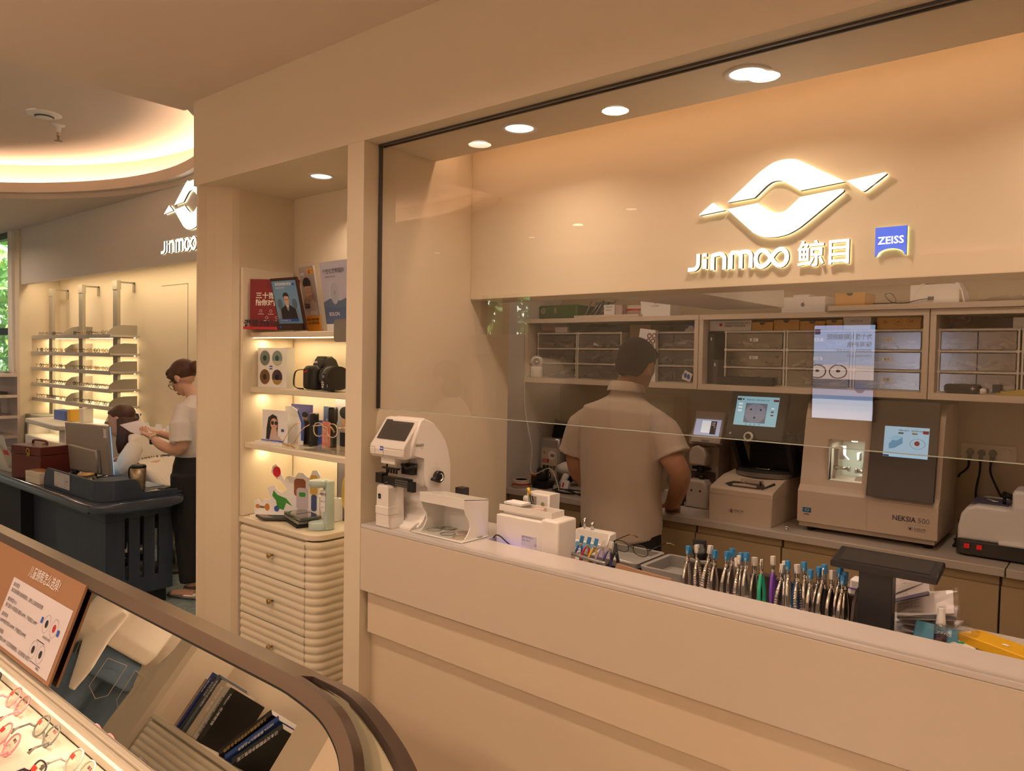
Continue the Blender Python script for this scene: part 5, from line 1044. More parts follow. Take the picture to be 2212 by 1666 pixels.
def badge(O, w, label):
    t = thing('illuminated_badge', label, 'sign', O); O = Vector(O); h = w*1.0
    BL = lamp_mat('badge_lit', (.05, .13, .75), 1.0)
    pts = [(0, 0)]+[(w/2+w*.44*math.cos(R(180-a)), h*.02+w*.24*math.sin(R(a))) for a in range(0, 181, 15)]+[(w, 0), (w, h), (0, h)]
    b = W(t, BL); b.poly(pts, O+Vector((0, -.016, 0)), m=BL); b.poly(pts, O+Vector((0, -.008, 0)), m=SIDE, d=.0075); b.obj('badge_face', t)
    W(t, SIGN).text('ZEISS', O+Vector((w*.5, -.0165, h*.42)), h*.26, al='c', bold=.012, wmax=w*.94).obj('badge_lettering', t)
    W(t, lamp_mat('halo_green', (.9, 1, .45), 6)).poly([(x*.96+w*.02, y*.96+h*.02) for x, y in pts], O+Vector((0, -.001, 0)), d=.002).obj('halo_strip', t)
    for (dx, dz) in ((w/2, h*.55),):
        area('badge_halo', (O.x+dx, O.y-.006, O.z+dz), w*.9, .07, rot=(R(-90), 0, 0), col=(.85, 1, .45), shape='SQUARE')
    return t
def full_sign(x0, ywall, z0, width, lb1, lb2, bits=True, halo=.5):
    s = width/1.8  # emblem spans 1.8 units
    t = brand_sign((x0, ywall, z0), s, lb1)
    sl = width*.93/1.12
    letters(t, (x0-.035*width/.5, ywall, z0-.105*width/.5+.028*width/.5), sl*.62*1.02)
    k = width/.5
    cjk(t, (x0+.283*k, ywall, z0-.078*k), '鲸', .053*k, 'character_jing'); cjk(t, (x0+.364*k, ywall, z0-.076*k), '目', .052*k, 'character_mu')
    badge((x0+.475*k, ywall, z0-.07*k), .072*k, lb2)
full_sign(-.997, 2.071, 1.995, .505, 'large glowing white wave emblem with brand lettering on the wall behind the glass', 'glowing blue square badge with white lettering, right of the large emblem')
full_sign(-6.19, 2.95, 2.62, 1.0, 'smaller-looking glowing white brand emblem on the far fascia, cut by the pillar', 'glowing blue badge beside the far emblem, hidden by the pillar', halo=2)
# ================================================================ SHELF NICHE
NW = mat('niche_cabinet', (.72, .64, .50), .42)
t = thing('niche_shelf_unit', 'cream built-in shelf unit with three lit shelves inside the niche', 'shelf', (-2.5, 1.85, .958))
W(t, NW).box(-2.918, -2.902, 1.702, 1.955, .9575, 2.015, bev=.004).obj('side_panel', t)
W(t, NW).box(-2.902, -2.019, 1.955, 1.963, .9575, 1.75).obj('back_panel', t)
for z in (1.742, 1.508, 1.272):
    sh = W(t, NW).box(-2.902, -2.019, 1.742 if z > 1.3 else 1.715, 1.955, z-.022, z, bev=.003).obj('shelf_board', t)
    W(t, lamp_mat('led_strip', (1, .82, .55), 5)).box(-2.895, -2.03, 1.938 if z < 1.7 else 1.75, 1.948 if z < 1.7 else 1.756, z-.0255, z-.0225).obj('led_strip', sh)
    area('shelf_strip', (-2.46, 1.90, z-.03), .82, 1.1, col=(1, .72, .40), shape='RECTANGLE', sy=.02)
    area('shelf_spot', (-2.868, 1.80, z-.03), .03, .16, col=(1, .72, .40))
# drawer cabinet with wavy fronts
def wave(n, a, z0, z1, per):
    k = int((z1-z0)/per*8)+1
    return [(a*abs(math.sin(PI*(z1-(z0+(z1-z0)*i/k))/per))**.8, z0+(z1-z0)*i/k) for i in range(k+1)]
def plan(x0, x1, yf, yb, r): # front-left, rounded front-right corner, back right
    return [(x0, yf), (x1-r, yf)]+[(x1-r+r*math.sin(R(a)), yf+r-r*math.cos(R(a))) for a in range(15, 91, 15)]+[(x1, yb)]
def wavy_cabinet(x0, x1, yf, yb, H, label, sgn=1, seams=(.738, .548, .36, .17), tops=()):
    """sgn=1: front faces -y ; sgn=-1: front faces +y"""
    t = thing('drawer_cabinet', label, 'cabinet', ((x0+x1)/2, (yf+yb)/2, 0), group=None)
    fy = lambda y: y if sgn > 0 else yf+yb-y
    fx = (lambda x: x)
    def band(b, pl, z0, z1, amp=.006, per=.0315):
        pr = wave(0, amp, z0, z1, per); V = []; n = len(pl)
        c = Vector((x0+.1, yb))
        for off, z in pr:
            for i, (x, y) in enumerate(pl):
                # outward normal of plan
                a = Vector(pl[max(i-1, 0)]); d = (Vector(pl[min(i+1, n-1)])-a).normalized(); nn = Vector((d.y, -d.x))
                V.append((x+nn.x*off, fy(y+nn.y*off), z))
        b.faces(V, [(i*n+j, i*n+j+1, (i+1)*n+j+1, (i+1)*n+j) for i in range(len(pr)-1) for j in range(n-1)], smooth=True)
    pl = plan(x0+.008, x1, yf+.008, yb, .055); sx = x1-.058
    side = [(sx, yf+.008)]+pl[1:]
    b = W(t, NW); band(b, side, .06, H-.03); b.box(x0+.004, x1-.07, min(fy(yf+.02), fy(yb)), max(fy(yf+.02), fy(yb)), 0, H-.024).obj('carcass', t)
    pt = plan(x0, x1+.006, yf, yb, .06)
    W(t, NW).prism([(x, fy(y)) for x, y in pt]+[(x0, fy(yb))], 'z', H-.024, H, bev=.004).obj('top_board', t)
    W(t, NW).box(x0+.02, x1-.03, min(fy(yf+.03), fy(yb)), max(fy(yf+.03), fy(yb)), 0, .06).obj('plinth', t)
    zs = [H-.032]+list(seams)
    for k in range(len(zs)-1):
        z1, z0 = zs[k]-.003, zs[k+1]+.003
        d = W(t, NW); band(d, [(x0+.010, yf+.008), (sx-.003, yf+.008)], z0, z1)
        ya, yb_ = sorted((fy(yf+.0085), fy(yf+.02))); d.box(x0+.010, sx-.003, ya, yb_, z0, z1); d = d.obj('drawer', t)
        kx, kz = x0+.255, z0+(z1-z0)*.52
        kb = W(t, mat('brass', (.62, .44, .20), .25, metal=1)); s_ = -1 if sgn > 0 else 1
        kb.lathe([(.004, 0), (.0045, .014*s_), (.0105, .017*s_), (.012, .026*s_), (.009, .028*s_), (0, .028*s_)], (kx, fy(yf+.006), kz), axis='y', n=24).obj('knob', d)
    return t
wavy_cabinet(-2.918, -2.385, 1.70, 1.955, .956, 'cream drawer cabinet with wavy fronts and brass knobs below the niche shelves')
# ---- top shelf displays
def acrylic_sign(name, label, cat, A, B, z0, z1, face, prints, lean=0, thick=.003, base=None):
    """upright board from A to B (plan), prints(b, O, u, v, w, h)"""
    A, B = Vector((*A, z0)), Vector((*B, z0)); u = (B-A).normalized(); w_ = (B-A).length; n = Vector((u.y, -u.x, 0))
    v = (Vector((0, 0, 1))*math.cos(lean)-n*math.sin(lean)); h = (z1-z0)/math.cos(lean)
    nf = u.cross(v)*-1
    t = thing(name, label, cat, (A+B)/2)
    b = W(t, face); O = A
    b.faces([A, B, B+v*h, A+v*h]+[q-n*thick for q in (A, B, B+v*h, A+v*h)], [(0, 1, 2, 3), (7, 6, 5, 4), (0, 4, 5, 1), (1, 5, 6, 2), (2, 6, 7, 3), (3, 7, 4, 0)]); b.obj('board', t)
    b = W(t, INK); prints(b, A+n*.0009, u, v, w_, h, n); b.obj('print', t)
    if base:
        q = W(t, base[0]); d0, d1 = base[1], base[2]
        P = [A+n*d1-u*.01, B+n*d1, B-n*d0, A-n*d0]; q.faces([Vector(p)+Vector((0, 0, dz)) for dz in (-.0005, .010) for p in P], [(0, 1, 2, 3), (7, 6, 5, 4), (0, 1, 5, 4), (1, 2, 6, 5), (2, 3, 7, 6), (3, 0, 4, 7)]); q.obj('base', t)
    return t
TXW = mat('print_cream', (.82, .76, .66), .6)
def pr_red(b, O, u, v, w, h, n):
    b.text('BOLON', O+u*w*.52+v*h*.84, .016, mat('dark_maroon', (.12, .01, .015), .6), u, v, 'c', .01)
    b.text('三十而已，', O+u*w*.12+v*h*.63, .020, TXW, u, v, 'l', .03); b.text('陪你对抗眼初老', O+u*w*.12+v*h*.49, .020, TXW, u, v, 'l', .03, wmax=w*.82)
    for k in range(7):
        q = O+u*(w*(.22+.2*(k % 4)+(.12 if k > 3 else 0)))+v*h*(.37 if k < 4 else .24)
        b.poly(ell(0, 0, .006, n=12), q, u, v, TXW); b.poly(ell(0, 0, .0048, n=12), q+n*.0003, u, v, mat('sign_red', (.20, .008, .014), .35)); b.rect(-.012, .012, -.014, -.012, q, u, v, TXW)
def pr_red2(b, O, u, v, w, h, n):
    pr_red(b, O, u, v, w, h, n)
    b.text('调节力镜片', O-u*.012+v*h*.045+n*.035, .026, INK, u, v, 'l', .04, wmax=w*.72)
acrylic_sign('acrylic_sign', 'dark red acrylic sign with white and black Chinese lettering on the top niche shelf', 'sign', (-2.885, 1.728), (-2.72, 1.86), 1.7535, 1.966, mat('sign_red', (.20, .008, .014), .35), pr_red2, base=(RED, .02, .05))
SK = mat('printed_skin', (.62, .40, .28), .7); SUIT = mat('printed_suit', (.02, .022, .03), .7); SKY = mat('printed_sky', (.16, .33, .55), .6); PGREY = mat('printed_grey', (.40, .36, .33), .6)
def man_print(b, O, u, v, s, n, cx, z, skin=SK, hair=INK, body=SUIT):
    q = O+u*cx+v*z
    b.poly([(-.30*s, 0), (-.28*s, .30*s), (-.10*s, .40*s), (.10*s, .40*s), (.28*s, .30*s), (.32*s, 0)], q+n*.0003, u, v, body)
    b.poly([(-.05*s, .40*s), (0, .20*s), (.05*s, .40*s)], q+n*.0006, u, v, PAPER); b.poly([(-.012*s, .37*s), (.012*s, .37*s), (.016*s, .1*s), (0, .05*s), (-.016*s, .1*s)], q+n*.0009, u, v, INK)
    b.poly(ell(0, .53*s, .095*s, .135*s, 18), q+n*.0009, u, v, skin); b.poly([(-.10*s, .56*s), (-.105*s, .66*s), (-.04*s, .715*s), (.06*s, .71*s), (.105*s, .65*s), (.10*s, .56*s), (.08*s, .62*s), (-.06*s, .63*s)], q+n*.0012, u, v, hair)
    for d in (-1, 1): b.rect(d*.045*s-.03*s, d*.045*s+.03*s, .535*s, .55*s, q+n*.0014, u, v, INK)
def pr_tab(b, O, u, v, w, h, n):
    b.rect(.006, w-.006, .028, h-.012, O, u, v, SKY); O2 = O+n*.0004
    b.text('蔡司泽锐镜片家族', O2+u*w*.16+v*h*.86, .009, PAPER, u, v, 'l', .02, wmax=w*.62); b.text('更清晰的视觉体验', O2+u*w*.16+v*h*.80, .005, PAPER, u, v)
    b.rect(w*.80, w*.90, h*.85, h*.89, O2, u, v, BLUE)
    for cx in (.22, .78): b.poly(ell(0, 0, .016, .022), O2+u*w*cx+v*h*.50, u, v, mat('printed_shade', (.10, .16, .22), .7)); b.poly([(-.02, -.06), (-.016, -.02), (.016, -.02), (.02, -.06)], O2+u*w*cx+v*h*.50, u, v, mat('printed_shade2', (.20, .26, .33), .7))
    man_print(b, O2, u, v, .165, n, w*.5, h*.17)
    b.rect(w*.08, w*.85, h*.17, h*.22, O2+n*.0016, u, v, BLUE); b.text('蔡司泽锐指定门店', O2+n*.002+u*w*.12+v*h*.178, .006, PAPER, u, v, wmax=w*.6)
    b.rect(0, w, 0, .026, O+n*.012, u, v, mat('stand_brown', (.045, .018, .012), .4)); b.rect(w*.12, w*.20, .008, .018, O+n*.0125, u, v, BLUE); b.text('蔡司视觉', O+n*.0125+u*w*.28+v*.008, .009, mat('engraved', (.12, .06, .05), .6), u, v)
acrylic_sign('tablet_display', 'dark brown framed tablet display showing a man in a black suit, top niche shelf', 'display', (-2.713, 1.762), (-2.553, 1.775), 1.7485, 1.956, mat('frame_brown', (.055, .020, .014), .4), pr_tab, lean=R(-14), thick=.012)
def pr_kodak(b, O, u, v, w, h, n):
    b.rect(0, w, 0, h*.24, O, u, v, mat('printed_orange', (.75, .32, .02), .6)); O2 = O+n*.0004
    b.rect(w*.62, w*.96, h*.88, h*.96, O2, u, v, mat('printed_yellow', (.85, .45, .03), .6)); b.poly([(w*.66, h*.955), (w*.66, h*.885), (w*.74, h*.955), (w*.70, h*.92), (w*.75, h*.885)], O2+n*.0003, u, v, RED); b.text('Kodak', O2+n*.0003+u*w*.78+v*h*.92, .006, RED, u, v, bold=.02); b.text('Lens', O2+n*.0003+u*w*.78+v*h*.89, .005, RED, u, v)
    b.text('点学生', O2+u*w*.05+v*h*.87, .010, PAPER, u, v, bold=.02)
    q = O2+u*w*.40+v*h*.24
    b.poly([(-w*.38, 0), (-w*.36, h*.16), (-w*.1, h*.25), (w*.2, h*.27), (w*.50, h*.18), (w*.56, 0)], q, u, v, mat('printed_white', (.60, .56, .53), .7))
    b.poly(ell(w*.06, h*.38, w*.24, h*.17), q+n*.0003, u, v, SK); b.poly(ell(w*.03, h*.50, w*.27, h*.095), q+n*.0006, u, v, INK); b.rect(-w*.17, w*.27, h*.40, h*.46, q+n*.0008, u, v, SK)
    for d in (-.02, .18): b.fc([q+n*.001+u*(w*d+r*math.cos(R(a*30)))+v*(h*.395+r*math.sin(R(a*30))*.8) for r in (.012, .0132) for a in range(12)], [(i, (i+1) % 12, (i+1) % 12+12, i+12) for i in range(12)], INK)
    b.rect(w*.10, w*.24, h*.30, h*.307, q+n*.001, u, v, RED)
    b.text('让近视不加深', O2+n*.001+u*w*.05+v*h*.40, .008, INK, u, v, bold=.03, wmax=w*.4); b.text('让成长更清晰', O2+n*.001+u*w*.05+v*h*.36, .008, INK, u, v, bold=.03, wmax=w*.4)
    b.text('点学生™ 近视管理镜片', O2+u*w*.05+v*h*.165, .008, INK, u, v, bold=.03, wmax=w*.85); b.text('6-12岁孩子配它为标准', O2+u*w*.05+v*h*.11, .008, INK, u, v, bold=.03, wmax=w*.85)
    for k in range(3): b.rect(w*(.42+.16*k), w*(.54+.16*k), h*.26, h*.31, O2+n*.0012, u, v, TXW)
acrylic_sign('lens_poster', 'grey and orange lens poster board with a portrait wearing round glasses, on the top shelf', 'poster', (-2.675, 1.872), (-2.545, 1.85), 1.7485, 2.01, PGREY, pr_kodak, lean=R(-10), thick=.008)
def pr_bolon(b, O, u, v, w, h, n):
    b.rect(0, w, h*.10, h*.42, O, u, v, mat('printed_navy', (.08, .12, .25), .6)); b.rect(0, w, 0, h*.10, O, u, v, PAPER); O2 = O+n*.0004
    b.poly([(0, h*.42), (w*.25, h*.47), (w*.6, h*.43), (w, h*.50), (w, h*.36), (w*.5, h*.33), (0, h*.36)], O2, u, v, mat('printed_slate', (.10, .15, .24), .6))
    b.text('个性化定制镜片', O2+u*w*.08+v*h*.83, .016, mat('print_navy', (.03, .035, .07), .5), u, v, wmax=w*.9); b.text('舒适视界 自然 通透', O2+u*w*.15+v*h*.77, .006, INKG, u, v)
    b.poly(ell(0, 0, .030, .048, 28), O2+u*w*.40+v*h*.545, u, v, mat('print_lens_edge', (.55, .58, .68), .5)); b.poly(ell(0, 0, .026, .044, 28), O2+n*.0003+u*w*.42+v*h*.545, u, v, mat('print_lens', (.42, .45, .55), .5)); b.poly(ell(0, 0, .006, .010, 16), O2+n*.0006+u*w*.44+v*h*.55, u, v, mat('print_lens_core', (.30, .33, .42), .5))
    b.text('BOLON', O2+n*.0005+u*w*.34+v*h*.22, .015, PAPER, u, v, 'c', .01)
acrylic_sign('lens_poster', 'lilac-blue lens poster board showing a clear lens over blue hills, cut by the pillar', 'poster', (-2.525, 1.86), (-2.33, 1.85), 1.7485, 2.02, mat('printed_lilac', (.50, .50, .62), .6), pr_bolon, lean=R(-9), thick=.006)
t = thing('hand_mirror', 'grey rounded hand mirror hanging at the edge of the top shelf by the pillar', 'mirror', (-2.262, 1.722, 1.742))
W(t, mat('mirror_grey', (.30, .28, .25), .25, metal=.4)).prism(rrect(-2.308, -2.218, 1.700, 1.785, .012), 'y', 1.728, 1.733, bev=.001).obj('plate', t); W(t, WHITE).box(-2.225, -2.205, 1.733, 1.745, 1.70, 1.716).obj('clip', t)
# ---- middle shelf: lens sample box, camera
t = thing('lens_sample_box', 'white upright box showing four round tinted lenses around a blue badge', 'sample box', (-2.80, 1.80, 1.5085))
u, v = Vector((1, .12, 0)).normalized(), Vector((0, 0, 1)); n = Vector((u.y, -u.x, 0)); A = Vector((-2.893, 1.772, 1.5085))
bx = W(t, AC); P = [A, A+u*.165, A+u*.165-n*.035, A-n*.035]; bx.faces([q+v*z for z in (0, .168) for q in P], [(3, 2, 1, 0), (4, 5, 6, 7), (0, 1, 5, 4), (1, 2, 6, 5), (2, 3, 7, 6), (3, 0, 4, 7)]); bx.obj('box', t)
b = W(t, AC); b.faces([q+v*z for z in (0, .170) for q in (A+u*.166+n*.003, A+u*.185+n*.003, A+u*.185-n*.04, A+u*.166-n*.04)], [(3, 2, 1, 0), (4, 5, 6, 7), (0, 1, 5, 4), (1, 2, 6, 5), (2, 3, 7, 6), (3, 0, 4, 7)]); b.obj('sleeve', t)
for (cx, cz, c1, c2, nm) in [(.046, .125, (.14, .20, .18), (.02, .045, .045), 'grey-green'), (.124, .125, (.20, .27, .25), (.03, .08, .08), 'green gradient'), (.046, .045, (.14, .07, .03), (.035, .015, .012), 'brown'), (.124, .045, (.05, .025, .04), (.01, .01, .02), 'dark gradient')]:
    l = W(t, mat('tint_'+nm.replace(' ', '_').replace('-', '_'), c1, .15, coat=.6)); q = A+u*cx+v*cz+n*.0012
    l.poly(ell(0, 0, .032, n=32), q, u, v)
    if 'gradient' in nm: l.poly(ell(0, 0, .032, n=20, a0=200, a1=340), q+n*.0003, u, v, mat('tint_pale_'+nm.split()[0], (.45, .46, .36) if 'green' in nm else (.35, .22, .08), .2))
    l.poly(ell(0, 0, .012, n=20), q+n*.0006, u, v, mat('tint_core_'+nm.replace(' ', '_').replace('-', '_'), c2, .15)); l.obj('tinted_lens', t, label='%s tinted lens' % nm)
W(t, BLUE).rect(-.009, .009, -.008, .008, A+u*.085+v*.085+n*.0012, u, v).rect(-.008, .008, -.002, .002, A+u*.085+v*.085+n*.0018, u, v, PAPER).obj('blue_badge', t)
t = thing('camera', 'black DSLR camera with a long telephoto lens on the middle niche shelf', 'camera', (-2.50, 1.84, 1.5085))
CB = mat('camera_black', (.018, .017, .016), .45, bump=.2, bscale=300)
b = W(t, CB); b.box(-2.605, -2.525, 1.80, 1.93, 1.510, 1.607, bev=.014, seg=3).box(-2.60, -2.56, 1.79, 1.84, 1.510, 1.60, bev=.014, seg=3).prism([(1.825, 1.60), (1.915, 1.60), (1.90, 1.632), (1.88, 1.645), (1.85, 1.645), (1.838, 1.63)], 'x', -2.585, -2.515, bev=.008); b.obj('body', t)
W(t, CB).tube([(-2.54, 1.87, 1.562), (-2.50, 1.85, 1.562), (-2.49, 1.845, 1.562), (-2.44, 1.82, 1.562), (-2.43, 1.816, 1.562), (-2.33, 1.77, 1.562)], [.036, .038, .043, .043, .045, .046], n=28).obj('lens_barrel', t)
for k, x in enumerate((-2.475, -2.455, -2.40, -2.375)):
    yy = 1.87-(x+2.54)*.475; W(t, mat('rubber_ring', (.035, .034, .033), .8)).tube([(x-.006, yy+.003, 1.562), (x+.006, yy-.003, 1.562)], .0462, n=28).obj('grip_ring', t)
W(t, mat('gold_print', (.4, .3, .1), .4, metal=.5)).cbox((-2.495, 1.806, 1.585), (.014, .001, .007), rot=(0, 0, -.45)).obj('gold_plate', t)
W(t, PAPER).text('Nikon', (-2.578, 1.824, 1.618), .012, bold=.03, wmax=.036).obj('maker_lettering', t)
W(t, RED).prism([(-2.588, 1.583), (-2.558, 1.589), (-2.562, 1.581), (-2.585, 1.578)], 'y', 1.788, 1.7905).obj('red_grip_accent', t)
W(t, DARK).tube(smooth_path([(-2.605, 1.80, 1.59), (-2.635, 1.785, 1.58), (-2.64, 1.78, 1.53), (-2.61, 1.775, 1.515), (-2.58, 1.785, 1.5125)]), .006, sy=.35).obj('strap', t)
t = thing('flash_trigger', 'black flash trigger with white printed lettering leaning on the camera lens', 'trigger', (-2.36, 1.755, 1.5085)); W(t, BLACK).cbox((-2.372, 1.757, 1.546), (.052, .022, .068), rot=(0, R(6), .2), bev=.004).obj('body', t)
b = W(t, PAPER); uu, vv = Vector((math.cos(.2), math.sin(.2), -.1)), Vector((.1, 0, 1)); b.text('X2T', (-2.386, 1.7405, 1.522), .011, u=Vector((.1, 0, 1)), v=Vector((-1, -.2, .1)), bold=.03).text('Godox', (-2.366, 1.7445, 1.526), .005, u=Vector((.1, 0, 1)), v=Vector((-1, -.2, .1))).rect(-.006, .006, -.005, .005, (-2.388, 1.7405, 1.568), u=uu, v=vv, m=INKG); b.obj('print', t)
t = thing('black_card_stand', 'small black card holder between the lens sample box and the camera', 'card holder', (-2.675, 1.83, 1.5085)); W(t, BLACKM).box(-2.70, -2.655, 1.90, 1.905, 1.5086, 1.602).obj('card', t)
W(t, PAPER).text('ART', (-2.69, 1.8994, 1.590), .006).text('NIKKOR', (-2.69, 1.8994, 1.582), .005).obj('lettering', t)
# ---- shelf with cards, phone stand and glasses
def pr_checks(b, O, u, v, w, h, n):
    b.text('蔡司变色', O+u*.004+v*h*.88, .006, INK, u, v, bold=.02); b.text('镜片颜色选择', O+u*.004+v*h*.80, .006, INK, u, v, bold=.02, wmax=w*.9)
    for k in range(6): b.rect(.006+.022*(k % 2), .021+.022*(k % 2), h*(.66-.14*(k//2)), h*(.72-.14*(k//2)), O, u, v, INK)
acrylic_sign('lens_card', 'white card with six small dark lens squares at the left of the third shelf', 'card', (-2.875, 1.80), (-2.80, 1.81), 1.2725, 1.405, PAPER, pr_checks)
def pr_woman(b, O, u, v, w, h, n):
    b.rect(0, w*.86, 0, .016, O+n*.004, u, v, BLUE); b.text('蔡司焕色视界Z变色镜片', O+n*.0045+u*.004+v*.004, .0075, PAPER, u, v, wmax=w*.78, bold=.02)
    q = O+n*.0005
    b.poly([(w*.16, .018), (w*.18, h*.45), (w*.25, h*.78), (w*.42, h*.88), (w*.58, h*.82), (w*.64, h*.62), (w*.60, h*.35), (w*.62, .018)], q, u, v, INK)
    b.poly(ell(w*.48, h*.60, w*.145, h*.16, 18), q+n*.0003, u, v, SK); b.poly([(w*.38, h*.46), (w*.58, h*.46), (w*.60, h*.26), (w*.80, h*.14), (w*.80, .018), (w*.30, .018)], q+n*.0002, u, v, mat('printed_blouse', (.55, .42, .40), .7)); b.rect(w*.43, w*.54, h*.30, h*.50, q+n*.0004, u, v, SK)
    for d in (.42, .56): b.poly(ell(w*d, h*.62, w*.062, h*.062, 14), q+n*.0006, u, v, mat('print_shades', (.03, .02, .03), .3))
    b.rect(w*.45, w*.53, h*.505, h*.52, q+n*.0006, u, v, RED); b.rect(w*.76, w*.87, h*.38, h*.46, q, u, v, BLUE)
acrylic_sign('lens_standee', 'white card standee of a long-haired woman in sunglasses with a blue caption bar', 'card', (-2.845, 1.765), (-2.69, 1.785), 1.2725, 1.415, PAPER, pr_woman, base=(PAPER, .02, .03))
def pr_bl(b, O, u, v, w, h, n): b.text('HEV', O+u*w*.2+v*h*.85, .009, PAPER, u, v); b.poly(ell(w*.65, h*.62, .016, .02), O, u, v, SK); b.poly(ell(w*.65, h*.74, .017, .012), O+n*.0003, u, v, INK); b.rect(w*.4, w*.92, 0, h*.45, O, u, v, SUIT)
acrylic_sign('blue_card', 'blue and violet card behind the white standee of the woman', 'card', (-2.79, 1.87), (-2.665, 1.89), 1.2725, 1.438, mat('printed_violet', (.18, .18, .50), .5), pr_bl)
o = MB(PAPER).prism([(-2.79, 1.2725), (-2.66, 1.2725), (-2.655, 1.36), (-2.69, 1.41), (-2.74, 1.43), (-2.79, 1.43)], 'y', 1.84, 1.843, m=PAPER).prism([(-2.672, 1.29), (-2.656, 1.29), (-2.651, 1.365), (-2.688, 1.417), (-2.70, 1.412), (-2.672, 1.365)], 'y', 1.838, 1.8395, m=BLUE).obj('arched_card'); tag(o, 'white arched card with a blue rim just behind the standee of the woman', 'card')
t = thing('black_glasses_box', 'open black box with a blue inner edge on the third niche shelf', 'box', (-2.68, 1.86, 1.2725)); W(t, BLACKM).box(-2.725, -2.635, 1.86, 1.93, 1.2726, 1.372, bev=.001).obj('body', t); W(t, BLUE).box(-2.634, -2.632, 1.862, 1.93, 1.274, 1.371).obj('blue_edge', t)
def pr_navy(b, O, u, v, w, h, n): b.text('蔡司驾驶型', O+u*w*.2+v*h*.62, .007, PAPER, u, v, wmax=w*.7)
acrylic_sign('navy_arch_card', 'navy arched card behind the small black torch on the third shelf', 'card', (-2.65, 1.935), (-2.56, 1.938), 1.2725, 1.432, mat('printed_navy', (.08, .12, .25), .6), pr_navy)
def pr_shades(b, O, u, v, w, h, n): b.poly(ell(w*.55, h*.52, w*.22, h*.22), O, u, v, SK); b.poly(ell(w*.52, h*.72, w*.30, h*.13), O+n*.0003, u, v, INK); b.rect(w*.5, w*.82, h*.50, h*.60, O+n*.0006, u, v, INK); b.rect(w*.25, w*.9, 0, h*.30, O+n*.0002, u, v, SUIT)
acrylic_sign('sunglasses_poster', 'grey card picturing a dark-haired man in black sunglasses, behind the clear glasses', 'poster', (-2.555, 1.925), (-2.43, 1.93), 1.2725, 1.468, mat('printed_pale', (.42, .42, .46), .6), pr_shades)
def pr_gens(b, O, u, v, w, h, n):
    b.text('Transitions', O+u*.006+v*h*.86, .007, INK, u, v); b.text('Gen S', O+u*.006+v*h*.76, .012, INK, u, v, bold=.01)
    for k in range(6): b.text('蔡司', O+u*(.008+.03*(k % 2))+v*h*(.62-.12*(k//2)), .006, RED if k < 2 else INKG, u, v)
acrylic_sign('price_card', 'white framed card with dark and red print at the right of the third shelf', 'card', (-2.42, 1.90), (-2.31, 1.90), 1.2725, 1.462, PAPER, pr_gens)
for k, (x, y, h) in enumerate([(-2.612, 1.86, .135), (-2.512, 1.88, .165)]):
    t = thing('pocket_torch', ('small black torch with a wrist strap on the third niche shelf', 'taller black cylinder in front of the sunglasses poster')[k], 'torch', (x, y, 1.2725))
    W(t, BLACK).lathe([(.014, 0), (.016, .004), (.016, h*.6), (.020, h*.68), (.020, h*.95), (.018, h), (0, h)], (x, y, 1.2727)).obj('body', t)
    if k == 0: W(t, BLACKM).tube(smooth_path([(x+.016, y-.005, 1.38), (x+.03, y-.02, 1.33), (x+.035, y-.03, 1.285), (x+.02, y-.035, 1.277), (x+.01, y-.02, 1.30)]), .003).obj('strap', t)
def pr_coral(b, O, u, v, w, h, n):
    for k in range(4): b.fc([O+u*(w*(.25+.3*(k % 2))+r*math.cos(R(a*45)))+v*(h*(.22+.16*(k//2))+r*math.sin(R(a*45))) for r in (.005, .007) for a in range(8)], [(i, (i+1) % 8, (i+1) % 8+8, i+8) for i in range(8)], PAPER)
    b.text('变色', O+u*w*.12+v*h*.55, .011, PAPER, u, v); b.poly(ell(w*.72, h*.3, w*.14, h*.2), O, u, v, SK)
acrylic_sign('coral_card', 'small coral red card leaning behind the clear-framed glasses', 'card', (-2.495, 1.815), (-2.425, 1.80), 1.2905, 1.385, mat('printed_coral', (.72, .20, .14), .5), pr_coral)
o = MB(CLEAR).box(-2.545, -2.23, 1.74, 1.84, 1.2728, 1.289, bev=.002).obj('acrylic_riser'); tag(o, 'clear acrylic riser under the clear-framed glasses on the third shelf', 'riser')
g = eyeglasses('eyeglasses', 'large clear-framed glasses standing upright on the acrylic riser', None, mat('pale_gold_frame', (.62, .52, .38), .2, metal=.3), lw=.052, lh=.052, rr=.0022)
g.location = (-2.395, 1.755, 1.332); g.rotation_euler = (0, 0, R(10))
t2 = MB(CLEAR).box(-2.405, -2.385, 1.765, 1.785, 1.2895, 1.331).obj('glasses_prop'); tag(t2, 'small clear block holding up the clear-framed glasses', 'prop')
g = eyeglasses('eyeglasses', 'folded gold metal glasses lying at the front edge of the third niche shelf', None, mat('rose_gold', (.70, .42, .26), .2, metal=1), lw=.045, lh=.03, rr=.0012, tl=.11)
g.location = (-2.60, 1.745, 1.2735); g.rotation_euler = (R(60), 0, R(-15))
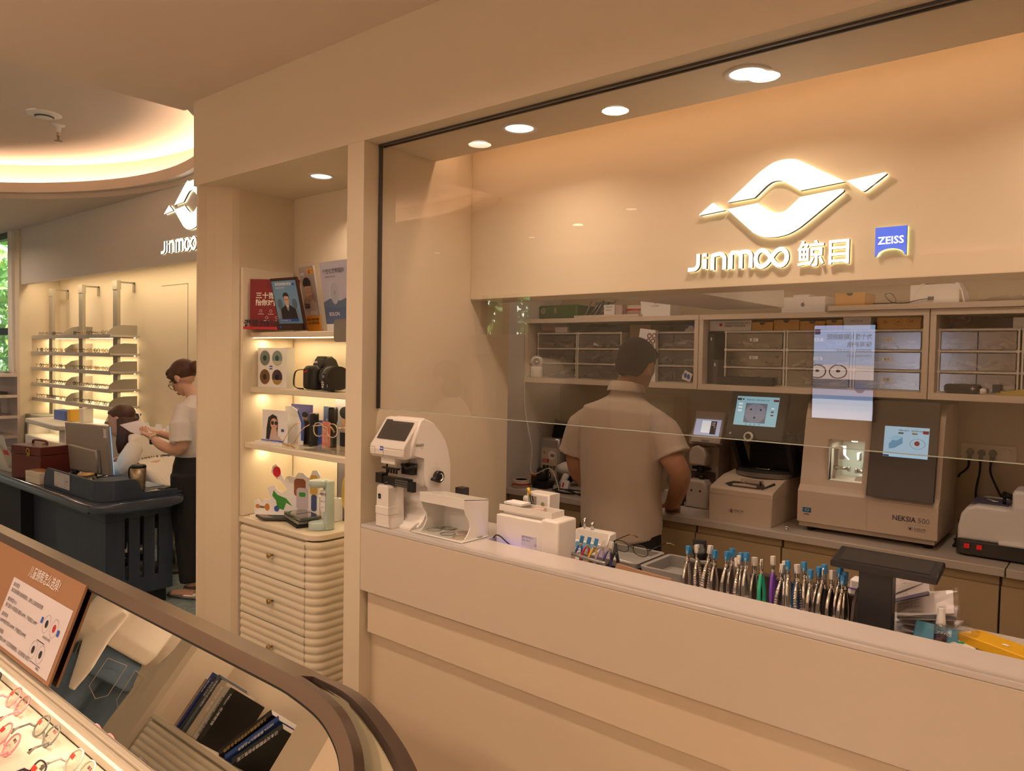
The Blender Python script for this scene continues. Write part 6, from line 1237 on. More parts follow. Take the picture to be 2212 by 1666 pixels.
# ---- cabinet top: standee, trays, lamp
t = thing('cartoon_standee', 'white cut-out board with a red balloon and generic coloured toy shapes on the cabinet', 'standee', (-2.78, 1.80, .9565))
A = Vector((-2.893, 1.76, .9570)); Bp = Vector((-2.60, 1.878, .957)); u = (Bp-A).normalized(); v = Vector((0, 0, 1)); n = Vector((u.y, -u.x, 0)); k = (Bp-A).length/1.0
def S_(pts, off, m, b): b.poly([(x*k, y*k) for x, y in pts], A+n*off, u, v, m)
b = W(t, PAPER)
out = [(0, 0), (1, 0), (1.0, .42), (1.02, .60), (.97, .67), (.90, .66), (.86, .56), (.80, .58), (.76, .62), (.68, .62), (.63, .55), (.55, .57), (.50, .55), (.48, .50), (.42, .57), (.40, .66), (.33, .71), (.28, .68), (.26, .60), (.32, .53), (.40, .50), (.47, .44), (.52, .38), (.44, .33), (.36, .36), (.32, .42), (.27, .42), (.20, .38), (.22, .32), (.26, .22), (.14, .22), (.10, .17), (.05, .22), (.0, .20)]
b.poly([(x*k, y*k) for x, y in out], A, u, v, PAPER, d=-.003); b.obj('board', t)
b = W(t, RED); G1 = mat('toy_green', (.05, .28, .05), .5); G2 = mat('toy_brown', (.28, .10, .04), .5); G3 = mat('toy_orange', (.55, .20, .04), .5); G4 = mat('toy_lilac', (.50, .46, .52), .5)
S_(ell(.35, .61, .062, .072), .0008, mat('balloon_red', (.65, .02, .03), .4), b); S_([(.345, .54), (.36, .54), (.352, .50)], .0008, RED, b)
S_([(.30, .36), (.36, .30), (.50, .26), (.60, .16), (.50, .20), (.46, .10), (.36, .12), (.34, .22), (.28, .28)], .0008, G1, b)
S_(ell(.05, .12, .035, .03), .0008, G3, b); S_(ell(.20, .12, .038, .05), .0008, G3, b); S_(rrect(.08, .16, .10, .13, .01), .0012, GREYM, b); S_(ell(.35, .11, .04, .04), .0008, BLUE, b)
S_(ell(.52, .50, .04, .05), .0008, TXW, b); S_(rrect(.62, .80, .30, .54, .05), .0008, G2, b); S_(rrect(.66, .84, .12, .42, .05), .0014, G4, b); S_(rrect(.70, .80, .30, .36, .02), .0018, G1, b)
S_(rrect(.87, .98, .34, .60, .03), .0008, mat('toy_yellow', (.62, .40, .08), .5), b); S_(rrect(.885, .97, .12, .34, .03), .001, mat('toy_navy', (.05, .08, .22), .5), b)
b.obj('print', t)
b = W(t, AC); b.faces([q+v*z for z in (-.0004, .004) for q in (A+n*.03, Bp+n*.03, Bp-n*.003, A-n*.003)], [(3, 2, 1, 0), (4, 5, 6, 7), (0, 1, 5, 4), (1, 2, 6, 5), (2, 3, 7, 6), (3, 0, 4, 7)]); b.obj('base', t)
t = thing('lens_tool_pouch', 'flat black and silver pouch lying at the front left of the cabinet top', 'pouch', (-2.76, 1.76, .957)); W(t, DARK).prism([(-2.83, 1.725), (-2.75, 1.708), (-2.66, 1.79), (-2.73, 1.815)], 'z', .9625, .972, bev=.002).obj('pouch', t); W(t, GREYM).prism([(-2.825, 1.727), (-2.75, 1.712), (-2.72, 1.74), (-2.80, 1.75)], 'z', .9722, .9735).obj('silver_face', t)
for k, (z, c, lb) in enumerate([(.9568, BLACKM, 'lower black tray of the sample sheets on the cabinet'), (.972, mat('sample_grey', (.15, .16, .14), .15, coat=.5), 'clear framed sample sheet lying on the black tray'), (.986, mat('sample_dark', (.07, .08, .07), .12, coat=.6), 'topmost framed sample sheet with silver squares beside the pale blue lamp')]):
    t = thing('sample_tray', lb, 'tray', (-2.60, 1.80, z)); th = R(-18+3*k)
    T0 = Matrix.Translation((-2.61+.004*k, 1.80, z)) @ Matrix.Rotation(th, 4, 'Z')
    b = MB(c); b.T = Matrix.Translation(-Vector(t.location)) @ T0; b.box(-.085, .085, -.045, .045, 0, .012, bev=.0015); b.obj('tray', t)
    if k: 
        b = MB(CHROME); b.T = Matrix.Translation(-Vector(t.location)) @ T0
        for q in ((-.075, -.005), (.005, .075)): b.rect(q[0], q[1], -.04, .04, (0, 0, .0128), v=(0, 1, 0), m=mat('mirror_square', (.55, .55, .48), .1, metal=1))
        b.obj('mirror_squares', t)
t = thing('white_sample_box', 'white carton carrying two clear lens blanks behind the sample trays', 'box', (-2.60, 1.92, .957)); W(t, PAPER).box(-2.66, -2.53, 1.895, 1.95, .9572, 1.052, bev=.002).obj('box', t)
for x in (-2.63, -2.565):
    l = thing('lens_blank', 'clear lens blank lying on the white carton, the %s one' % ('left' if x < -2.6 else 'right'), 'lens', (x, 1.915, 1.0523), group='lens blanks on the white carton'); W(l, LN).lathe([(0, .006), (.02, .005), (.03, .001)], (x, 1.915, 1.0525), sx=1.1, sy=.95, close=False).obj('lens', l); W(l, RIMG).lathe([(.0295, 0), (.031, 0), (.031, .0015), (.0295, .0015), (.0295, 0)], (x, 1.915, 1.0523), sx=1.1, sy=.95, close=False).obj('rim', l)
def pr_dark(b, O, u, v, w, h, n): b.rect(.006, w-.006, .006, h-.006, O, u, v, mat('picture_grey', (.16, .14, .15), .5)); b.poly(ell(w*.45, h*.35, .016, .022), O+n*.0004, u, v, SK)
acrylic_sign('picture_frame', 'black framed grey picture standing behind the pale blue lamp', 'picture', (-2.57, 1.948), (-2.40, 1.948), .9572, 1.225, BLACK, pr_dark)
t = thing('cylinder_lamp', 'pale blue C-shaped demonstration lamp with disc head and disc foot', 'lamp', (-2.47, 1.82, .956)); PB = mat('pale_blue', (.42, .52, .50), .4)
W(t, PB).lathe([(.040, 0), (.041, .002), (.041, .026), (.038, .028), (0, .028)], (-2.475, 1.79, .9570), n=36).obj('foot', t); W(t, PB).lathe([(0, 0), (.038, 0), (.041, .002), (.041, .022), (.038, .024), (0, .024)], (-2.475, 1.79, 1.128), n=36).obj('head', t)
W(t, PB).box(-2.452, -2.425, 1.79, 1.828, .957, 1.152, bev=.004).obj('column', t); b = W(t, PAPER); b.rect(-2.466, -2.434, 1.03, 1.115, (0, 1.7885, 0), r=.004); b.text('太阳学子', (-2.450, 1.788, 1.095), .008, INK, al='c', bold=.02); b.text('变色前  后', (-2.450, 1.788, 1.068), .005, INK, al='c'); b.text('紫外线', (-2.450, 1.788, 1.045), .004, INKG, al='c'); b.obj('label', t)
o = MB(mat('lemon', (.75, .60, .10), .5)).prism(ell(-2.395, 1.10, .03, .07), 'y', 1.86, 1.865).obj('yellow_oval_board'); tag(o, 'yellow oval board just visible behind the pale blue lamp', 'board')
# ================================================================ FAR ROOM
NAVY = mat('navy_stained_wood', (.035, .052, .085), .5, noise=.45, nscale=5, stretch=(6, 6, .7)); NAVYD = mat('navy_gloss_edge', (.03, .045, .075), .18, coat=.6); NDK = mat('navy_dark', (.012, .014, .02), .6)
t = thing('reception_desk', 'long navy stained wooden reception desk with a glossy rounded edge and slotted end', 'desk', (-6.6, 2.15, 0))
b = W(t, NAVYD); b.prism([(-9.2, 1.80), (-4.78, 1.80)]+arc((-4.78, 1.93), .13, -90, 0, 8)[1:]+[(-4.65, 2.25)]+arc((-4.78, 2.25), .13, 0, 90, 8)[1:]+[(-9.2, 2.38)], 'z', .675, .738, bev=.028, seg=5); b.obj('desk_top', t)
b = W(t, NAVY)  # pedestal with slots in the right end
b.box(-5.66, -4.875, 1.93, 1.955, .10, .675).box(-5.66, -5.635, 1.955, 2.35, .10, .675)
ys = [1.93, 2.035, 2.065, 2.13, 2.16, 2.225, 2.255, 2.35]
b.box(-4.875, -4.85, 1.93, 2.35, .60, .675).box(-4.875, -4.85, 1.93, 2.35, .10, .20)
for a, c in ((1.93, 2.045), (2.071, 2.139), (2.165, 2.233), (2.259, 2.35)): b.box(-4.875, -4.85, a, c, .20, .60)
for y in (2.058, 2.152, 2.246):
    for z, s_ in ((.60, -1), (.20, 1)):
        b.prism([(y-.013, z), (y+.013, z)]+[(y+.013*math.cos(R(a)), z+s_*(.013-.013*math.sin(R(a)))) for a in range(0, 181, 20)], 'x', -4.875, -4.85)
b.obj('slotted_pedestal', t)
W(t, mat('seam_line', (.012, .018, .03), .6)).box(-5.66, -4.8495, 1.9295, 1.93, .585, .588).box(-4.85, -4.8495, 1.93, 2.35, .585, .588).obj('seam', t)
W(t, NDK).box(-5.6, -4.90, 1.97, 2.33, 0, .10).obj('plinth', t)
W(t, NAVY).box(-6.55, -5.66, 2.08, 2.11, 0, .675).obj('back_panel', t)
W(t, NDK).box(-9.1, -6.55, 1.99, 2.4, 0, .675).obj('left_pedestal', t)
# raised tray rim on the desk
t = thing('desk_tray', 'navy wooden tray with a raised curved rim on the desk, holding the monitor', 'tray', (-5.2, 2.05, .74))
x0, x1 = -5.62, -4.70
path = [(-5.62, 1.845), (-4.83, 1.845)]+arc((-4.83, 1.955), .11, -90, 0, 8)[1:]+[(-4.72, 2.32)]
def rimh(i, n, x, y):
    if x < -5.56: return .04+.085*min(1, (x+5.62)/.06)**.5
    if y > 2.04: return max(.035, .125-.09*min(1, (y-2.04)/.06)**2)
    return .125
pp = []
for i in range(len(path)-1):
    a, c = Vector(path[i]), Vector(path[i+1]); k = max(1, int((c-a).length/.02))
    for j in range(k): pp.append(a.lerp(c, j/k))
pp.append(Vector(path[-1])); V = []; n = len(pp)
for i, p in enumerate(pp):
    d = (pp[min(i+1, n-1)]-pp[max(i-1, 0)]).normalized(); nn = Vector((-d.y, d.x))*.016; h = rimh(i, n, p.x, p.y)
    V += [(p.x, p.y, .7395), (p.x, p.y, .7395+h), (p.x+nn.x, p.y+nn.y, .7395+h), (p.x+nn.x, p.y+nn.y, .7395)]
b = W(t, NAVY); b.faces(V, [(4*i+k, 4*i+4+k, 4*i+4+(k+1) % 4, 4*i+(k+1) % 4) for i in range(n-1) for k in range(4)]+[(3, 2, 1, 0), (4*n-4, 4*n-3, 4*n-2, 4*n-1)], smooth=False); b.obj('rim', t)
W(t, NAVY).prism([(-5.60, 1.862), (-4.84, 1.862)]+arc((-4.84, 1.957), .10, -90, 0, 6)[1:]+[(-4.74, 2.36), (-5.60, 2.36)], 'z', .7395, .752).obj('tray_base', t)
t = thing('payment_plate', 'white metal plate with grey symbols on the front of the desk tray', 'plate', (-5.28, 1.84, .80))
W(t, mat('plate_white', (.50, .50, .52), .4)).box(-5.42, -5.25, 1.839, 1.844, .762, .858, bev=.001).box(-5.247, -5.17, 1.839, 1.844, .762, .858, bev=.001).obj('plate', t)
b = W(t, INKG); b.fc([(-5.208+r*math.cos(R(a*20)), 1.8385, .812+r*math.sin(R(a*20))) for r in (.024, .026) for a in range(18)], [(i, (i+1) % 18, (i+1) % 18+18, i+18) for i in range(18)]).poly(ell(-5.208, .812, .009), (0, 1.8385, 0)).text('碰一下', (-5.208, 1.8385, .770), .007, al='c').text('微信支付', (-5.38, 1.8385, .770), .007, al='c').text('支付宝', (-5.29, 1.8385, .770), .007, al='c').text('收款', (-5.335, 1.8385, .842), .009, al='c'); b.obj('print', t)
# monitor (back towards us)
t = thing('computer_monitor', 'silver-grey computer monitor seen from behind on the navy desk', 'monitor', (-5.62, 2.2, .75))
MG = mat('monitor_grey', (.36, .34, .31), .4, metal=.2)
T0 = Matrix.Translation(-Vector(t.location)) @ Matrix.Translation((-5.70, 2.17, .80)) @ Matrix.Rotation(R(10), 4, 'Z') @ Matrix.Rotation(R(5), 4, 'X')
b = MB(MG); b.T = T0; b.box(-.255, .255, -.012, .012, -.02, .335, bev=.006); b.obj('screen_shell', t)
b = MB(MG); b.T = T0; b.prism([(-.24, -.01), (.25, -.01), (.25, .215), (-.24, .215)], 'y', -.022, -.012); b.prism([(-.17, .0), (.17, .0), (.17, .165), (-.17, .185)], 'y', -.055, -.02, bev=.01); b.obj('rear_housing', t)
b = MB(PAPER); b.T = T0; b.rect(.205, .245, .25, .315, (0, -.0125, 0)).text('AXE', (.215, -.013, .26), .02, INK, u=(0, 0, 1), v=(-1, 0, 0)); b.obj('sticker', t)
b = MB(BLACK); b.T = T0; b.box(-.04, .04, -.01, .02, -.045, 0).box(-.08, .08, -.06, .06, -.048, -.04); b.tube([(-.12, -.03, .02), (-.118, -.03, -.04)], .008); b.obj('stand', t)
b = MB(SCR); b.T = T0; b.rect(-.26, .26, -.01, .325, (0, .0125, 0)); b.obj('screen', t)
# maroon case
MAR = mat('maroon_leather', (.105, .022, .016), .38, bump=.15, bscale=200); MARD = mat('maroon_side', (.16, .075, .075), .45)
t = thing('leather_case', 'maroon leather box with a brass clasp and top handle on the desk', 'case', (-6.02, 1.98, .74))
T0 = Matrix.Translation(Vector((-5.99, 1.96, .739))-Vector(t.location)) @ Matrix.Rotation(R(12), 4, 'Z')
b = MB(MAR); b.T = T0; b.box(-.19, .16, -.11, .11, .0005, .172, bev=.004).box(-.192, .162, -.112, .112, .174, .235, bev=.005); b.obj('body', t)
b = MB(mat('brass_clasp', (.65, .45, .08), .25, metal=1)); b.T = T0; b.box(.01, .045, -.117, -.112, .165, .195, bev=.001).tube(smooth_path([(.012, -.117, .19), (.014, -.119, .212), (.028, -.119, .22), (.042, -.119, .212), (.044, -.117, .19)]), .003, n=8).box(-.01, .01, .0, .02, .2355, .243); b.obj('clasp', t)
b = MB(MAR); b.T = T0; b.tube(smooth_path([(-.10, -.01, .238), (-.09, -.01, .262), (0, -.01, .266), (.06, -.01, .26), (.07, -.01, .238)]), .008, n=10); b.obj('handle', t)
t = thing('cream_carton', 'cream flat carton in front of the maroon leather box', 'box', (-5.75, 1.86, .74)); T0 = Matrix.Translation(Vector((-5.75, 1.872, .739))-Vector(t.location)) @ Matrix.Rotation(R(3), 4, 'Z')
b = MB(mat('carton_cream', (.60, .55, .47), .5)); b.T = T0; b.box(-.13, .10, -.05, .05, .0005, .048, bev=.002).box(-.131, .101, -.051, .051, .049, .078, bev=.002); b.obj('box', t)
o = MB(mat('copper_foil', (.55, .25, .12), .35, metal=.5)).cbox((-5.74, 1.88, .8225), (.16, .06, .006), rot=(0, R(2), .15), bev=.002).obj('copper_pouch'); tag(o, 'copper coloured flat pouch lying on the cream carton', 'pouch')
# left end leaflets
def pr_leaf(b, O, u, v, w, h, n): b.poly([(0, h*.2), (w*.3, h*.8), (w*.5, h*.75), (w*.3, h*.1)], O, u, v, mat('leaflet_green', (.35, .50, .38), .6)); b.poly([(w*.4, h), (w, h*.6), (w, h*.45), (w*.4, h*.8)], O+n*.0004, u, v, mat('leaflet_grey', (.40, .42, .48), .6))
acrylic_sign('leaflet_holder', 'tilted leaflet holder with pale green sheets at the left end of the desk', 'leaflet', (-6.78, 1.86), (-6.36, 1.88), .7395, 1.02, mat('leaflet_white', (.55, .58, .55), .5), pr_leaf, lean=R(-12))
def pr_leaf2(b, O, u, v, w, h, n): b.rect(w*.2, w*.8, h*.75, h*.95, O, u, v, RED); b.text('ZEISS', O+u*w*.2+v*h*.2, .02, INK, u, v); b.poly(ell(w*.5, h*.5, .035), O, u, v, mat('leaflet_green', (.35, .50, .38), .6))
acrylic_sign('table_card', 'pink-beige triangular table card beside the maroon case', 'card', (-6.42, 1.88), (-6.27, 1.89), .7395, .92, mat('card_beige', (.50, .40, .35), .5), pr_leaf2, lean=R(-18))
# desk tray contents
t = thing('round_glass_pot', 'dark round pot with a gold lid behind the tray rim, before the monitor', 'pot', (-5.28, 1.98, .753)); W(t, mat('pot_dark', (.03, .04, .03), .15, coat=.6)).lathe([(.05, 0), (.062, .02), (.06, .06), (.05, .075)], (-5.28, 1.98, .7535)).obj('pot', t); W(t, mat('lid_gold', (.6, .38, .15), .3, metal=.6)).lathe([(.052, .075), (.05, .09), (0, .094)], (-5.28, 1.98, .7535)).obj('lid', t)
for k, (x, y, h, r, c, nm) in enumerate([(-5.40, 1.93, .09, .012, (.5, .5, .48), 'silver'), (-5.36, 1.92, .11, .010, (.02, .02, .02), 'black'), (-5.20, 1.91, .075, .018, (.65, .22, .15), 'coral red'), (-5.45, 1.95, .06, .03, (.6, .3, .3), 'pink'), (-5.13, 1.92, .07, .022, (.55, .56, .55), 'clear grey'), (-5.07, 1.93, .085, .012, (.62, .60, .56), 'cream')]):
    o = MB(mat('pot_%d' % k, c, .35)).lathe([(r, 0), (r, h*.7), (r*.6, h*.8), (r*.6, h), (0, h)], (x, y, .7535)).obj('cosmetic_tube'); tag(o, 'small %s tube among the clutter inside the desk tray rim' % nm, 'tube')
t = thing('tumbler', 'gold and silver textured travel tumbler with a black lid on the desk corner', 'tumbler', (-4.92, 2.22, .753))
GT = mat('tumbler_gold', (.38, .31, .20), .35, metal=.7, noise=.5, nscale=60); W(t, GT).lathe([(.036, 0), (.038, .004), (.044, .06), (.046, .15), (0, .15)], (-4.92, 2.16, .7530)).obj('body', t); W(t, BLACK).lathe([(.0465, .15), (.047, .162), (.04, .168), (0, .168)], (-4.92, 2.16, .7530)).tube(smooth_path([(-4.965, 2.14, .91), (-4.985, 2.13, .89), (-4.985, 2.13, .84), (-4.97, 2.14, .81)]), .005).obj('lid', t)
o = MB(PAPER).cbox((-4.82, 2.22, .7545), (.07, .10, .003), rot=(0, 0, .4)).obj('note_pad'); tag(o, 'small white note pad behind the tumbler on the desk corner', 'paper')
o = MB(DARK).cbox((-4.87, 2.31, .7595), (.05, .09, .012), rot=(0, 0, .5), bev=.003).obj('mobile_phone'); tag(o, 'dark phone lying at the far right corner of the desk tray', 'phone')
o = MB(mat('blue_paper', (.35, .45, .55), .6)).cbox((-5.1, 2.30, .7545), (.22, .12, .003), rot=(0, 0, .1)).obj('blue_sheet'); tag(o, 'pale blue sheet of paper on the desk before the seated woman', 'paper')
t = thing('water_bottle', 'clear plastic water bottle between the maroon case and the monitor', 'bottle', (-6.15, 2.3, .74)); W(t, glassy('bottle_water', (.85, .88, .9), 1.6, .04, extra=.05)).lathe([(.03, 0), (.032, .01), (.032, .12), (.028, .15), (.013, .175)], (-6.22, 2.20, .7395), close=False).obj('bottle', t); W(t, mat('cap_tan', (.5, .35, .25), .5)).lathe([(.015, .175), (.015, .195), (0, .195)], (-6.22, 2.20, .7395)).obj('cap', t)
o = MB(DARK).box(-6.13, -6.03, 2.16, 2.22, .7395, .835, bev=.004).obj('dark_card_reader'); tag(o, 'dark card reader behind the maroon case', 'device')
# wall rack with glasses
RKM = mat('rack_grey', (.36, .33, .27), .45, metal=.2); RKS = mat('rack_shelf', (.50, .47, .42), .45)
t = thing('eyewear_wall_rack', 'tall grey wall rack with three posts and five lit shelves of glasses', 'rack', (-8.6, 3.2, .9))
for x in (-9.43, -8.58, -7.73):
    W(t, RKM).box(x-.05, x+.05, 3.17, 3.20, .92, 2.32).obj('post', t)
    W(t, RKM).box(x-.052, x+.052, 3.165, 3.205, 2.26, 2.345).box(x+.02, x+.045, 3.205, 3.34, 2.325, 2.34).box(x+.02, x+.045, 3.325, 3.34, 2.24, 2.34).obj('top_hook', t)
zs = [1.865, 1.685, 1.51, 1.335, 1.165]
rim_s = [mat('far_rim_black', (.02, .02, .02), .4), mat('far_rim_gold', (.45, .30, .14), .3, metal=.6), mat('far_rim_grey', (.25, .22, .2), .4)]
SG = []
for k, m in enumerate(rim_s):
    b = MB(m)
    for s_ in (-1, 1):
        cx = s_*.034; b.tube([(cx+.024*math.cos(2*PI*i/10), 0, .024+.02*math.sin(2*PI*i/10)) for i in range(11)], .0028, n=4, cap=False)
        b.tube([(s_*.062, 0, .03), (s_*.064, .09, .03), (s_*.062, .12, .012)], .0022, n=4)
    b.tube([(-.012, 0, .03), (.012, 0, .03)], .002, n=4)
    o = b.obj('display_glasses'); tag(o, 'x', 'eyeglasses'); SG.append(o)
first = [True]*3; rr = random.Random(11)
for si, z in enumerate(zs):
    nm = ('top', 'second', 'middle', 'fourth', 'bottom')[si]
    sh = W(t, RKS); sh.box(-9.78, -7.55, 3.06, 3.33, z-.075, z-.055).box(-9.78, -7.55, 3.05, 3.062, z-.088, z-.050)
    sh = sh.obj('shelf', t)
    for x in (-9.78, -8.70, -7.62): W(sh if False else t, RKM).prism([(3.05, z-.085), (3.33, z-.085), (3.33, z+.045), (3.20, z+.045), (3.12, z+.03), (3.07, z-.01)], 'x', x, x+.008).obj('end_bracket', t)
    W(t, lamp_mat('rack_led', (1, .80, .5), 6)).box(-9.7, -7.6, 3.30, 3.31, z-.0805, z-.0755).obj('led_strip', t)
    area('rack_strip', (-8.65, 3.24, z-.09), 2.1, 6.0, col=(1, .74, .42), shape='RECTANGLE', sy=.03)
    for j in range(11):
        x = -9.68+.185*j+(.03 if j > 5 else 0)
        if si == 0 and j in (0, 4, 9): continue
        q = rr.choice([0, 0, 1, 2]); lb = 'small glasses in the row on the %s shelf of the far wall rack' % nm
        if first[q]: o = SG[q]; first[q] = False; o.location = (x, 3.10, z-.053)
        else: o = dup(SG[q], (x, 3.10, z-.053))
        o['label'] = lb; o['group'] = 'glasses on the far wall rack'
        o.rotation_euler = (0, 0, R(rr.uniform(-8, 8)))
area('recess_strip', (-6.6, 3.06, 2.455), 5.8, 34, col=(1, .74, .44), shape='RECTANGLE', sy=.05)
# white display cabinets under the rack
WC = mat('white_cabinet', (.66, .62, .56), .4)
t = thing('white_display_cabinet', 'long white rounded cabinet under the far wall rack, with a lit top slot', 'cabinet', (-7.8, 2.95, 0))
W(t, WC).prism([(-9.0, 2.78), (-7.95, 2.70)]+arc((-7.95, 2.80), .10, -90, 0, 5)[1:]+[(-7.85, 3.30), (-9.0, 3.30)], 'z', 0, .76, bev=.01).prism([(-9.0, 2.78), (-7.95, 2.70)]+arc((-7.95, 2.80), .10, -90, 0, 5)[1:]+[(-7.85, 3.30), (-9.0, 3.30)], 'z', .88, .93, bev=.01).box(-9.0, -7.86, 3.0, 3.30, .76, .88).box(-8.0, -7.86, 2.76, 3.0, .76, .88).box(-9.0, -8.96, 2.80, 3.0, .76, .88).obj('body', t)
W(t, mat('drawer_line', (.3, .27, .22), .6)).box(-8.9, -8.0, 2.745, 2.748, .62, .628).obj('drawer_line', t)
area('cabinet_slot', (-8.5, 2.9, .872), .8, 1.2, col=(1, .74, .42), shape='RECTANGLE', sy=.05)
t = thing('white_counter_table', 'low white counter behind the seated woman, beneath the far wall rack', 'counter', (-6.9, 3.1, 0)); W(t, WC).box(-7.84, -6.1, 2.98, 3.33, 0, .90).obj('body', t); W(t, WC).box(-7.845, -6.08, 2.95, 3.335, .90, .93, bev=.008).obj('top', t)
t = thing('rounded_corner_cabinet', 'grey-green rounded cabinet with a lit display niche in the far left corner', 'cabinet', (-9.4, 3.1, 0)); SG_ = mat('sage_grey', (.42, .42, .34), .45)
W(t, SG_).prism([(-9.64, 2.98), (-9.25, 2.98)]+arc((-9.25, 3.10), .12, -90, 0, 5)[1:]+[(-9.13, 3.33), (-9.64, 3.33)], 'z', 0, .93, bev=.01).obj('body', t)
for args in [('small_leaflet_stand', 'blue and red striped gift box beneath the rack post', -8.55, .30, .10, (.08, .14, .45), 3.0), ('yellow_toy', 'yellow ornament beside the striped gift box', -8.30, .08, .12, (.65, .38, .05), 3.0), ('white_carton', 'white small carton on the long white cabinet', -8.12, .10, .14, (.68, .64, .58), 3.05)]:
    nm, lb, x, wd, h, c, y = args; o = MB(mat(nm+'_m', c, .5)).box(x-wd/2, x+wd/2, y-.05, y+.05, .9305, .93+h, bev=.006).obj(nm); tag(o, lb, 'box')
for k, (x, lb) in enumerate([(-7.75, 'left small table mirror on the white counter under the rack'), (-7.35, 'right small table mirror on the white counter, near the ring lamp')]):
    t = thing('table_mirror', lb, 'mirror', (x, 3.2, .93));
    W(t, BLACK).fc([(x-.12, 3.12, .931), (x+.12, 3.12, .931), (x+.12, 3.19, 1.06), (x-.12, 3.19, 1.06), (x-.12, 3.135, .931), (x+.12, 3.135, .931), (x+.12, 3.205, 1.06), (x-.12, 3.205, 1.06)], [(0, 1, 2, 3), (7, 6, 5, 4), (0, 4, 5, 1), (1, 5, 6, 2), (2, 6, 7, 3), (3, 7, 4, 0)]).obj('frame', t)
    W(t, mat('mirror_glass', (.75, .75, .72), .03, metal=1)).fc([(x-.10, 3.124, .95), (x+.10, 3.124, .95), (x+.10, 3.186, 1.05), (x-.10, 3.186, 1.05)], [(0, 1, 2, 3)]).obj('mirror_glass', t)
t = thing('ring_lamp', 'small white arched ring lamp on the white counter by the seated woman', 'lamp', (-7.1, 3.1, .93)); W(t, WHITE).lathe([(.07, 0), (.07, .015), (0, .016)], (-7.05, 3.08, .9305)).obj('base', t); W(t, WHITE).tube([(-7.05+.09*math.cos(R(a)), 3.08, .945+.16*math.sin(R(a))) for a in range(0, 181, 12)], .006).obj('arch', t)
for k, x in enumerate((-6.85, -6.6, -6.4)):
    o = MB(PAPER).prism([(3.02, .9305), (3.08, .9305), (3.05, 1.02)], 'x', x, x+.10).obj('price_tent'); tag(o, ('white folded price tent nearest the ring lamp', 'white folded price tent in the middle behind the seated woman', 'white folded price tent farthest right on the white counter')[k], 'card')
# left shelf by the window and cards on it
t = thing('pink_shelf_unit', 'pale pink display shelf unit at the far left picture edge', 'shelf', (-9.75, 2.75, 0)); PK = mat('pale_pink_board', (.52, .43, .39), .5)
W(t, PK).box(-10.5, -9.50, 2.86, 2.885, 0, 1.40).obj('back_board', t)
for z in (.45, .70, .92, 1.15, 1.38): W(t, PK).box(-10.5, -9.50, 2.62, 2.86, z-.03, z).obj('shelf_board', t)
for k, (x, z, wd, h, c, lb) in enumerate([(-9.80, 1.3805, .18, .24, (.62, .58, .56), 'tall white lens leaflet stand on top of the pink shelf unit'), (-9.72, .9205, .10, .13, (.62, .58, .54), 'white carton on the pink shelf unit, upper compartment'), (-9.58, .9205, .05, .15, (.08, .06, .06), 'narrow dark carton on the pink shelf unit, upper compartment'), (-9.72, 1.1505, .2, .03, (.02, .02, .02), 'flat black case on the pink shelf unit, under the leaflet stand')]):
    o = MB(mat('shelf_item_%d' % k, c, .5)).box(x-wd/2, x+wd/2, 2.68, 2.72 if k < 3 else 2.8, z, z+h, bev=.003).obj(('leaflet_stand', 'small_carton', 'small_carton', 'flat_case')[k]); tag(o, lb, 'box' if k else 'leaflet')
# ================================================================ DISPLAY CASE WITH TILTED MIRROR
BRZ = mat('brushed_bronze', (.27, .205, .17), .28, metal=.85, bump=.06, bscale=400)
t = thing('mirror_display_case', 'bronze-framed display case with a tilted mirror and lit fabric deck in the foreground', 'display case', (-1.9, .5, 0))
TA = R(21); O0 = Vector((0, .66, .842)); VX, VS, VN = Vector((1, 0, 0)), Vector((0, math.sin(TA), math.cos(TA))), Vector((0, -math.cos(TA), math.sin(TA)))
def SP(x, s, n): return O0+VX*x+VS*s+VN*n
top = .238
inn = [(-3.0, top), (-1.16, top)]+smooth2([(-1.16, top), (-1.095, .236), (-1.008, .224), (-.951, .198), (-.922, .165), (-.908, .12), (-.903, .05)])+[(-.903, -.03)]
outr = [(-3.0, top+.027), (-1.16, top+.027)]+smooth2([(-1.16, top+.027), (-1.085, .263), (-.985, .249), (-.925, .217), (-.894, .178), (-.880, .125), (-.875, .05)])+[(-.875, -.03)]
def ring(b, A, B, n0, n1):
    k = len(A); V = [SP(x, s, n) for P, n in ((A, n0), (B, n0), (B, n1), (A, n1)) for x, s in P]
    b.faces(V, [(j*k+i, j*k+i+1, ((j+1) % 4)*k+i+1, ((j+1) % 4)*k+i) for j in range(4) for i in range(k-1)]+[(0, k, 2*k, 3*k), (k-1, 2*k-1, 3*k-1, 4*k-1)], smooth=False)
b = W(t, BRZ); ring(b, inn, outr, -.012, .010); b.obj('front_frame', t)
i2 = [(x-(.006 if x > -1.1 else 0), s-.006 if s > .1 else s) for x, s in inn]
b = W(t, BLACKM); ring(b, i2, inn, -.006, .004); b.obj('rubber_gasket', t)
W(t, mat('mirror_silver', (.86, .84, .80), .0, metal=1)).fc([SP(x, s, .0015) for x, s in inn]+[SP(-3.0, -.0, .0015)], [tuple(range(len(inn)+1))]).obj('mirror', t)
bo = [(-3.0, .262), (-1.12, .262)]+smooth2([(-1.12, .262), (-1.036, .261), (-.975, .249), (-.91, .224), (-.862, .198), (-.83, .170), (-.79, .11), (-.765, .04), (-.755, -.05)])+[(-.753, -.25)]
bi = [(x-(.010 if x > -1.0 else 0), s-.010) for x, s in bo]
b = W(t, BRZ); ring(b, bi, bo, -.085, -.05); ring(b, [(x, s-.010) for x, s in bo[:3]], bo[:3], -.05, -.012); b.obj('rear_frame', t)
